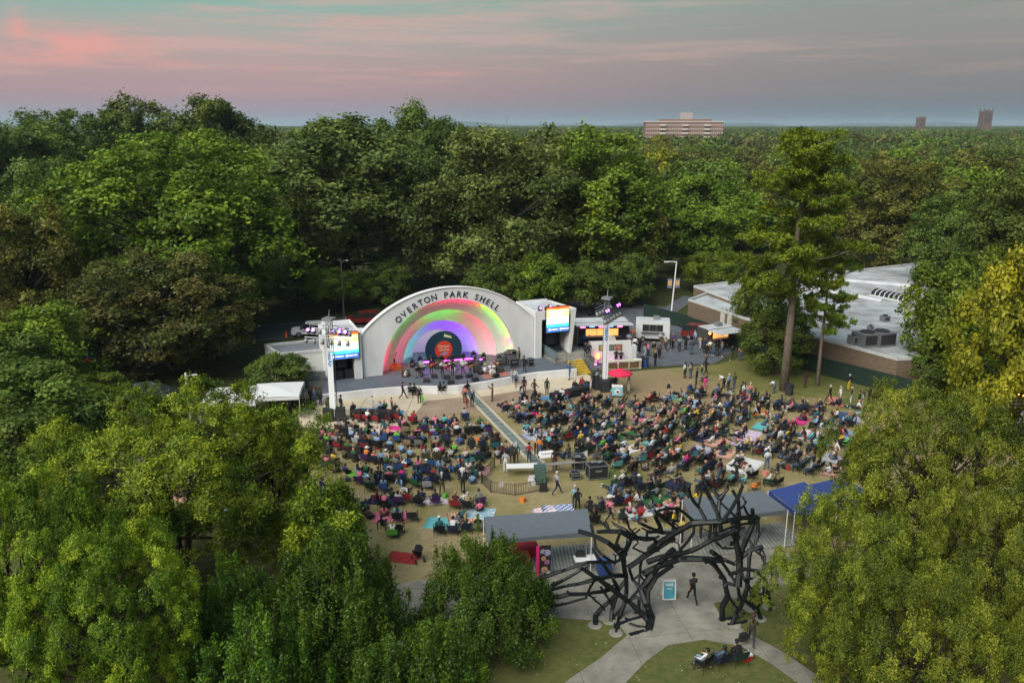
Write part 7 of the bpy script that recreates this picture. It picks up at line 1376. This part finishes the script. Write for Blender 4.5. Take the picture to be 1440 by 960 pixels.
# --- standing and walking people: px, py, pose, top, legs, direction in degrees, label
ST = [(567, 561, 'walk', 'navy', 'black', -90, 'walking right in a dark blue top in front of the stage'), (590, 567, 'stand', 'black', 'black', 20, 'standing in black on the pavement before the stage centre'), (654, 567, 'stand', 'coral', 'charcoal', 10, 'in a coral top at the head of the walkway'), (664, 572, 'stand', 'dark blue', 'black', 10, 'in a blue jacket beside the head of the walkway'), (692.5, 564, 'photo', 'tan', 'brown', 80, 'in tan pointing a camera right of the walkway'), (733, 567, 'walk', 'light grey', 'denim', -70, 'striding in grey and jeans across the brick pavement'), (737, 554, 'stand', 'maroon', 'maroon', 200, 'in a long maroon dress on the pale pavement'), (751.5, 558, 'walk', 'charcoal', 'black', -60, 'in dark clothes walking left of the right black table'), (769, 555, 'stand', 'forest green', 'black', 180, 'in a dark green coat on the pavement'), (801, 534, 'photo', 'blue', 'denim', 90, 'in blue at the right end of the apron'), (834, 548, 'stand', 'black', 'black', 10, 'in black left of the right light tower'), (840, 543, 'stand', 'light blue', 'black', 40, 'with a light blue shirt left of the right light tower'), (823, 515, 'stand', 'black', 'black', 180, 'in black at the top of the yellow steps'), (828, 516, 'stand', 'charcoal', 'black', 180, 'in dark grey at the top of the yellow steps'),
      (884, 553, 'stand', 'cream', 'cream', 120, 'in pale clothes right of the red umbrella'), (865, 551, 'stand', 'black', 'black', 180, 'in black selling under the red umbrella'), (963, 532, 'stand', 'white', 'charcoal', 30, 'in a white shirt on the grass before the food court'), (971, 532, 'stand', 'light grey', 'denim', 30, 'in grey beside the white-shirted one before the food court'), (992, 527, 'walk', 'black', 'black', -60, 'walking in black on the grass below the court'), (979, 541, 'stand', 'black', 'charcoal', 60, 'in black with a child on the grass'), (986, 536, 'stand', 'charcoal', 'light grey', 60, 'in grey shorts on the grass with a dog'), (1024, 549, 'stand', 'light blue', 'charcoal', 30, 'in a light blue shirt standing left of the pine'), (1032, 547, 'stand', 'olive', 'denim', 30, 'in an olive jacket beside the light blue shirt'), (1017, 546, 'bend', 'white', 'black', 30, 'bending in white left of the light blue shirt'), (1088, 553, 'bend', 'white', 'denim', 20, 'bending in white beside the pine trunk'), (1043, 560, 'stand', 'black', 'charcoal', 30, 'in black behind the blankets left of the pine'), (1046, 562, 'stand', 'white', 'denim', 10, 'in white with a dark bag left of the pine'), (1054, 562, 'stand', 'coral', 'denim', 10, 'in coral left of the pine'),
      (1078, 588, 'stand_wide', 'black', 'black', 200, 'in black standing over the orange blanket'), (1096, 630, 'stand', 'white', 'olive', 20, 'in a white top standing among blankets at right'), (1107, 640, 'stand', 'black', 'black', 20, 'in black standing right of the white top'), (1049, 672, 'bend', 'maroon', 'cream', 20, 'bending in maroon with pale trousers by the large white blanket'), (1078, 660, 'stand_wide', 'white', 'denim', 10, 'in white standing at the green chair'), (966, 663, 'stand', 'magenta', 'black', 30, 'in a bright pink top standing in the lower right crowd'), (1011, 677, 'stand', 'maroon', 'denim', 30, 'in maroon standing near the teal chair'), (1166, 566, 'walk', 'black', 'charcoal', 40, 'in dark clothes walking right of the thinner pine'), (1180, 567, 'stand', 'white', 'grey', 90, 'in a white top beside the coral blanket'), (1196, 568, 'stand', 'charcoal', 'white', 60, 'in charcoal and white shorts right of the coral blanket'), (1207, 574, 'stand', 'black', 'black', 60, 'in black in the standing pair at the right'), (1212, 575, 'stand', 'light blue', 'cream', 60, 'in a light blue shirt in the standing pair at the right'), (1221, 571, 'reach', 'black', 'black', 100, 'in black raising an arm at the right of the lawn'), (1252, 573, 'walk', 'white', 'black', 90, 'in white half hidden by the golden-green tree'), (1193, 549, 'stand', 'black', 'yellow', 30, 'in black with yellow shorts alone on the grass'), (1132, 545, 'stand', 'maroon', 'brown', 30, 'in maroon in the shade behind the pine'),
      (398, 0, '', '', '', 0, ''),
      (537, 661, 'stand', 'light blue', 'black', 0, 'in light blue standing in the left middle rows'), (619, 672, 'stand', 'light blue', 'denim', 10, 'in light blue standing in the left rear rows'), (651, 692, 'stand', 'charcoal', 'black', -10, 'in charcoal with a green bag at the fence'), (622, 697, 'stand_wide', 'black', 'olive', 0, 'in black over olive trousers in the rear left rows'), (711, 664, 'stand', 'light grey', 'white', 0, 'in pale grey by the fence of the sound desk'), (706, 652, 'stand', 'maroon', 'black', 0, 'in maroon left of the sound desk group'), (726, 652, 'stand', 'teal', 'brown', 0, 'in teal and brown trousers behind the white table'), (720, 653, 'stand', 'charcoal', 'charcoal', 0, 'in charcoal behind the white table'), (744, 651, 'stand', 'red', 'charcoal', 0, 'in a red shirt right of the white table'), (759, 644, 'stand', 'orange', 'denim', 0, 'in a bright orange shirt behind the sound desk'), (765, 644, 'stand', 'black', 'black', 0, 'in black beside the orange shirt'), (754, 640, 'stand', 'cream', 'black', 0, 'in cream left of the orange shirt'), (780, 661, 'stand', 'black', 'maroon', 0, 'in black and maroon shorts at the mixing console'), (783, 695, 'walk', 'light grey', 'navy', -80, 'in a grey hoodie walking past the sound desk'),
      (864, 700, 'stand', 'forest green', 'light blue', 10, 'in dark green of the standing pair above the branch arch'), (872, 704, 'stand', 'navy', 'denim', 10, 'in navy of the standing pair above the branch arch'), (808, 715, 'stand', 'light blue', 'charcoal', 0, 'in pale blue behind the left canopy'), (812, 718, 'stand_wide', 'black', 'black', 0, 'in black close behind the left canopy'), (857, 733, 'walk', 'pink', 'black', -70, 'in a pink top striding left above the branch arch'), (898, 724, 'stand', 'light grey', 'charcoal', 0, 'in a grey top behind the red stroller'), (874, 740, 'sit_fwd', 'black', 'black', -40, 'crouching in black above the branch arch'), (946, 752, 'stand', 'yellow', 'black', 60, 'in a yellow top under the crown of the branch arch'), (958, 762, 'stand', 'yellow', 'black', 120, 'in a second yellow top nearer the right canopy'), (985, 757, 'stand', 'black', 'charcoal', 90, 'in black under the right canopy'), (1005, 752, 'stand', 'navy', 'black', 120, 'in navy under the right canopy'), (1030, 750, 'stand', 'charcoal', 'denim', 200, 'in charcoal under the right canopy'),
      (973, 848, 'walk', 'charcoal', 'black', 12, 'in a patterned dark top walking under the branch arch'), (1056, 907, 'walk', 'olive', 'charcoal', -15, 'in an olive coat carrying a black bag down the path')]
for (x, y, ps, top, leg, deg, lab) in ST:
    if not ps: continue
    o = person(at(x, y), R(deg) , ps, top, leg, rg.choice(['short', 'long', 'short']), rg.choice(['black', 'brown', 'black', 'grey']), rg.choice([0, 1, 2, 3]), rg.uniform(.96, 1.05), 'person ' + lab, sleeves=rg.random() < .5, z=.03 if y > 740 else (1.0 if y in (515, 516) else 0))
for (x, y, top, leg, lab) in [(594, 569.5, 'bright green', 'bright green', 'child in bright green beside the one in black before the stage'), (656.7, 574, 'red', 'red', 'child in red at the head of the walkway'), (551, 575, 'pink', 'navy', 'child in a pink top by the left black table'), (524, 573, 'white', 'white', 'child in white behind the left black table'), (725.5, 545, 'black', 'tan', 'child in black near the right part of the apron'), (991, 545, 'magenta', 'magenta', 'child in bright pink on the grass below the food court'), (497, 597, 'black', 'black', 'child in black at the left end of the red chairs')]:
    person(at(x, y), R(rg.uniform(-60, 60)), 'stand', top, leg, 'short', 'brown', rg.choice([0, 1, 3]), .66, lab)
# the food court queue
QP = [(884, 488, 'light grey'), (893, 494, 'white'), (899, 496, 'black'), (906, 499, 'maroon'), (911, 501, 'pink'), (919, 502, 'black'), (927, 504, 'brown'), (936, 493, 'tan'), (942, 492, 'charcoal'), (928, 486, 'light grey'), (955, 494, 'grey'), (964, 491, 'black'), (972, 498, 'charcoal'), (977, 484, 'light blue'), (984, 491, 'tan'), (990, 496, 'navy'), (993, 503, 'black'), (1003, 500, 'olive'), (1008, 501, 'black'), (1015, 501, 'grey'), (1029, 507, 'forest green'), (1041, 507, 'coral'), (921, 515, 'black'), (904, 477, 'white'), (912, 478, 'forest green'), (923, 478, 'black'), (935, 476, 'tan'), (868, 484, 'white'), (875, 485, 'turquoise'), (858, 483, 'black'), (847, 484, 'charcoal'), (838, 486, 'black'), (828, 487, 'tan'), (821, 489, 'blue'), (814, 487, 'grey'), (884, 482, 'orange'), (890, 481, 'orange'), (998, 497, 'white'), (946, 489, 'purple'), (1000, 488, 'charcoal')]
for i, (x, y, top) in enumerate(QP):
    o = rp(at(x, y), R(rg.uniform(0, 360)) if i % 3 else R(-20), rg.choice(['stand', 'stand', 'stand_wide', 'folded', 'walk']), 'QUEUE', top)
for i, (x, y, top) in enumerate([(866, 512, 'black'), (873, 513, 'charcoal')]): person(at(x, y), R(185), 'folded', top, 'black', label='bartender in %s behind the crate-fronted counter' % top)
for i, (x, y) in enumerate([(577, 556), (583, 556.5), (619, 554), (624, 554), (657, 553)]): p = at(x, y); folding_chair(p, R(22) + .2 * (i - 2), 'dark folding chair at the foot of the apron, %s from the left' % ['first', 'second', 'third', 'fourth', 'fifth'][i], 'chairs at the foot of the apron', M_gear); person(p, R(22) + .2 * (i - 2), 'sit', ['grey', 'black', 'charcoal', 'grey', 'black'][i], 'black', ['short', 'short', 'long', 'short', 'short'][i], label='person in %s at the foot of the apron, %s from left' % (['grey', 'black', 'charcoal', 'grey', 'black'][i], ['first', 'second', 'third', 'fourth', 'fifth'][i]), skin=i % 4)
for i, (x, y) in enumerate([(719, 529.5), (723, 529)]): person(at(x, y, DECK) + Vector((.1, -.15, 0)), FACE_OUT, 'sit', ['light grey', 'white'][i], 'denim', label='person in %s sitting on the edge of the stage right of the walkway' % ['light grey', 'white'][i], z=DECK - .38)
for i, (x, y, top) in enumerate([(497, 583, 'black'), (535, 583, 'light blue'), (541, 582, 'green'), (556, 584, 'charcoal'), (781, 566, 'navy'), (790, 562, 'white'), (798, 564, 'maroon'), (808, 551, 'black'), (818, 547, 'red')]): folding_chair(at(x, y), R(20 if i < 4 else 150), 'dark chair at the %s black table, %s' % (('left', ['far left end', 'middle', 'right of the middle', 'right end'][i]) if i < 4 else ('right', ['near end', 'second from the near end', 'near side', 'far side', 'far end'][i - 4])), 'chairs at the black tables', M_gear); rp(at(x, y), R(20 if i < 4 else 150), 'sit', 'black table', top)
for i, (x, y, top) in enumerate([(386, 575, 'black'), (392, 578, 'charcoal'), (399, 576, 'navy'), (405, 577, 'black'), (412, 580, 'black'), (381, 579, 'grey')]): rp(at(x, y), R(-60), 'stand', 'TENT', top)
for i, (x, y, top) in enumerate([(437, 569, 'black'), (443, 570, 'denim'), (451, 570, 'charcoal'), (461, 576, 'black'), (480, 580, 'navy')]): rp(at(x, y), R(-30), ['stand', 'stand', 'stand', 'sit_fwd', 'stand'][i] if i != 3 else 'bend', 'the foot of the dock steps', top)
# three friends in chairs on the grass island, their cooler, the walker's bag, strollers
for i, (x, y, col, top, pose_, rz, lg) in enumerate([(988, 940, 'black', 'white', 'sit_back', 42, 'light blue'), (1013, 936, 'navy', 'denim', 'sit_back', 30, 'denim'), (1038, 933, 'forest green', 'black', 'sit_fwd', 20, 'black')]):
    p = at(x, y); c = camp_chair(p, R(rz), col, 1.05); CHAIRS.pop(); tag(c, '%s camp chair on the grass island in the foreground' % col, 'chair', 'chairs on the grass island'); person(p, R(rz), pose_, top, lg, 'short', 'black', [0, 3, 2][i], 1.0, 'person reclining in the %s chair on the grass island' % col)
co = empty('cooler', at(1050, 927), .4); tag(co, 'small red cooler with a white lid on the grass island', 'cooler'); MB().b2((-.22, -.16, 0), (.22, .16, .27), mat('cooler_red', (.4, .02, .02), .5)).build('body', co); MB().b2((-.23, -.17, .27), (.23, .17, .34), M_wplastic).build('lid', co); MB().tube([(-.23, 0, .2), (-.2, 0, .42), (.2, 0, .42), (.23, 0, .2)], .015, 5, M_wplastic).build('handle', co)
bg2 = empty('handbag', at(1056, 907) + Vector((-.42, -.02, .32)), .3); tag(bg2, 'black bag carried by the walker on the path', 'bag'); MB().box((0, 0, .2), (.46, .2, .4), M_gear, taper=.85).build('body', bg2); MB().tube([(-.14, 0, .4), (0, 0, .58), (.14, 0, .4)], .014, 5, M_gear).build('strap', bg2)
def stroller(px, py, c, label):
    t = empty('stroller', at(px, py), .5); tag(t, label, 'stroller'); MB().tube([(0, .1, .5), (0, -.2, .95)], [.22, .26], 8, CL[c]).build('hood', t); MB().b2((-.22, -.1, .42), (.22, .4, .55), CL[c]).build('seat', t)
    for sx in (-1, 1): MB().tube([(sx * .25, .45, .15), (sx * .25, -.4, 1.05)], .014, 4, M_steel).build('frame', t); MB().tube([(sx * .25, -.3, .14), (sx * .29, -.3, .14)], .14, 10, M_tyre).build('wheel', t); MB().tube([(sx * .25, .4, .1), (sx * .28, .4, .1)], .1, 10, M_tyre).build('wheel', t)
stroller(588, 788, 'black', 'black stroller on the grass left of the grey canopy'); stroller(899, 733, 'red', 'red stroller above the branch arch')
def small_bag(px, py, c, label, k):
    if k: t = MB().box((0, 0, .16), (.42, .3, .32), CL[c], taper=.8).build('tote_bag', None, loc=at(px, py), rz=rg.random() * 3); MB().tube([(-.12, 0, .3), (0, 0, .45), (.12, 0, .3)], .012, 4, CL[c]).build('strap', t); tag(t, label, 'bag')
    else: t = empty('cool_box', at(px, py), rg.random() * 3); MB().b2((-.3, -.2, 0), (.3, .2, .34), CL[c]).build('body', t); MB().b2((-.31, -.21, .34), (.31, .21, .41), CL['white']).build('lid', t); tag(t, label, 'cooler')
for i, (x, y, c, lab) in enumerate([(735, 705, 'orange', 'small orange bag on the grass below the picket fence'), (626, 700, 'bright green', 'bright green bag by the rear left rows'), (860, 705, 'red', 'red cooler beside the standing pair above the branch arch'), (1005, 600, 'black', 'black bag among the right rows'), (1076, 668, 'coral', 'coral bag by the large white blanket'), (570, 655, 'red', 'red cooler in the left rows'), (940, 545, 'black', 'black bag on the grass left of the turquoise blanket'), (1108, 660, 'red', 'red bag right of the large white blanket'), (820, 640, 'white', 'white cooler above the road cases'), (690, 612, 'charcoal', 'dark bag left of the walkway')]): small_bag(x, y, c, lab, i % 3 != 2)
# a small black dog on the grass
dg_ = empty('dog', at(990, 537), R(-70)); tag(dg_, 'small black dog standing on the grass below the food court', 'dog'); M_dog = mat('black_fur', (.012, .011, .011), .9)
b = MB().tube([(0, -.3, .36), (0, -.12, .37), (0, .1, .38), (0, .24, .41), (0, .32, .5), (0, .38, .56), (0, .5, .53)], [.07, .1, .125, .11, .07, .075, .035], 8, M_dog)
for sx in (-1, 1): b.tube([(sx * .07, .18, .38), (sx * .08, .19, .2), (sx * .08, .17, .1), (sx * .08, .2, 0)], [.05, .032, .024, .03], 6, M_dog); b.tube([(sx * .07, -.24, .38), (sx * .08, -.16, .24), (sx * .08, -.28, .13), (sx * .08, -.24, 0)], [.06, .04, .024, .03], 6, M_dog); b.tube([(sx * .05, .36, .62), (sx * .08, .34, .54)], [.03, .012], 5, M_dog)
b.tube([(0, -.32, .4), (0, -.46, .5), (0, -.5, .6)], [.03, .02, .01], 5, M_dog).build('coat', dg_, True)

# --- names for everyone: what they wear, what they sit on, where; ties are told apart by their order from the left
def zone_of(p):
    x, y = pix((p[0], p[1], .4))
    if y > 700 and x < 640: return 'near the left canopy'
    if x < 520 and y > 600 and x < 430: return 'behind the foreground tree'
    if x < 700: return 'left front rows' if y < 618 else 'left middle rows' if y < 660 else 'left rear rows'
    if y > 685: return 'above the branch arch'
    if x < 830: return 'front rows by the walkway' if y < 600 else 'rows above the road cases'
    if x < 960: return 'rows below the red umbrella' if y < 610 else 'rows right of the road cases'
    if x < 1080: return 'rows left of the pine' if y < 600 else 'rows by the large white blanket'
    return 'rows below the pine' if y < 610 else 'rows near the blue tents'
ORD0 = 'fifteenth sixteenth seventeenth eighteenth nineteenth twentieth twenty-first twenty-second twenty-third twenty-fourth'.split()
ORD = ['first', 'second', 'third', 'fourth', 'fifth', 'sixth', 'seventh', 'eighth', 'ninth', 'tenth', 'eleventh', 'twelfth', 'thirteenth', 'fourteenth'] + ORD0
def name_all(items, cat, grp):
    by = {}
    for o, base in items: by.setdefault(base, []).append(o)
    for base, os_ in by.items():
        os_.sort(key=lambda o: pix(o.location)[0])
        for i, o in enumerate(os_): tag(o, base if len(os_) == 1 else '%s, %s from left' % (base, ORD[min(i, 23)]), cat, grp)
size = lambda o: o.scale[0] * (1.7 if 'stand' in o.data.name or 'walk' in o.data.name else 1.2) / depth_of(o.location)
crowd = [q for q in INFO]; fixed = len(PEOPLE) - len(crowd)
crowd.sort(key=lambda q: -size(q[0])); n_keep = 300 - fixed; keep, mass = crowd[:n_keep], crowd[n_keep:]
items = []
for o, top, seat in keep:
    if seat == 'QUEUE': base = 'person in %s top waiting in the food court' % top
    elif seat == 'TENT': base = 'person in %s standing under the white tent' % top
    elif seat in ('black table', 'the foot of the dock steps'): base = 'person in %s at %s' % (top, 'a long black table' if seat == 'black table' else seat)
    else: base = 'person in %s on %s, %s' % (top, seat if seat.startswith(('a ', 'the')) else 'a ' + seat, zone_of(o.location))
    items.append((o, base))
name_all(items, 'person', 'audience on the lawn')
# whoever shows smallest is one mass
V = []; F = []; MI = []; mats = []; off = 0; cache = {}
for o, top, seat in mass:
    M0 = Matrix.Translation(o.location) @ o.rotation_euler.to_matrix().to_4x4() @ Matrix.Diagonal((*o.scale, 1))
    for ob, M in [(o, M0)] + [(c, M0 @ c.matrix_local) for c in o.children]:
        me = LOW[ob.data.name.split('_', 1)[1]] if ob.data.name.startswith('person_') else ob.data
        if me.name not in cache:
            co = np.empty(len(me.vertices) * 3, np.float32); me.vertices.foreach_get('co', co); mi = np.zeros(len(me.polygons), int); me.polygons.foreach_get('material_index', mi); cache[me.name] = (co.reshape(-1, 3), [tuple(p.vertices) for p in me.polygons], mi)
        co, fs, mi = cache[me.name]; A = np.array(M); V.append(co @ A[:3, :3].T + A[:3, 3]); F += [tuple(i + off for i in f) for f in fs]; off += len(co)
        ids = []
        for s in ob.material_slots:
            if s.material not in mats: mats.append(s.material)
            ids.append(mats.index(s.material))
        MI += [ids[k] for k in mi]
    for c in list(o.children): bpy.data.objects.remove(c)
    bpy.data.objects.remove(o)
if mass:
    me = bpy.data.meshes.new('distant_audience'); me.from_pydata(np.concatenate(V).tolist(), [], F); [me.materials.append(m) for m in mats]; me.polygons.foreach_set('material_index', MI); me.polygons.foreach_set('use_smooth', [True] * len(F)); me.update()
    o = bpy.data.objects.new('distant_audience', me); COL.objects.link(o); tag(o, 'crowd of people sitting farther off on the lawn and by the food trucks', 'crowd', kind='stuff')
print('people', len(PEOPLE), 'kept', len(keep), 'mass', len(mass), 'chairs', len(CHAIRS), 'blankets', len(BLK))
name_all([(t, '%s camp chair in the %s' % (c, zone_of(t.location)) if 'rows' in zone_of(t.location) else '%s camp chair %s' % (c, zone_of(t.location))) for t, c in CHAIRS], 'chair', 'camp chairs on the lawn')
name_all([(o, '%s blanket in the %s' % (d, zone_of(o.location)) if 'rows' in zone_of(o.location) else '%s blanket %s' % (d, zone_of(o.location))) for o, d, l in BLK], 'blanket', 'blankets on the lawn')

name_all(WOOD, 'tree', 'trees of the nearer wood')

# fallen leaves over the foreground turf and paving
g3 = np.random.default_rng(31); n3 = 2600; pp = np.stack([g3.uniform(-9, 22, n3), g3.uniform(26, 46, n3), np.full(n3, .045)], 1); nr = g3.normal(0, .25, (n3, 3)) + np.array([0, 0, 1]); s3 = g3.uniform(.05, .13, n3)
lm = leaf_mesh('fallen_leaves', pp, nr, g3.normal(0, 1, (n3, 3)), s3, s3 * .7, g3.random(n3), leaf_mat('leaf_litter', (0.12, 0.085, 0.03), (0.25, 0.2, 0.07), (0.42, 0.38, 0.2)))
fl = bpy.data.objects.new('fallen_leaves', lm); COL.objects.link(fl); tag(fl, 'dry leaves scattered over the foreground grass and path', 'leaves', kind='stuff')

# ------------------------------------------------------------------ the evening air
hz = bpy.data.materials.new('evening_haze'); hz.use_nodes = True; t = NT(hz.node_tree); t.n.clear()
pv = t.new('ShaderNodeVolumePrincipled'); pv.inputs['Color'].default_value = (.62, .80, .92, 1); pv.inputs['Density'].default_value = 0.00011; pv.inputs['Anisotropy'].default_value = 0.1
o = t.new('ShaderNodeOutputMaterial'); t.link(pv.outputs[0], o.inputs['Volume'])
hb = MB().b2((-9800, -3500, -1), (9800, 14500, 95), hz).build('haze'); tag(hb, 'thin blue evening haze over the far wood', 'haze', kind='stuff')
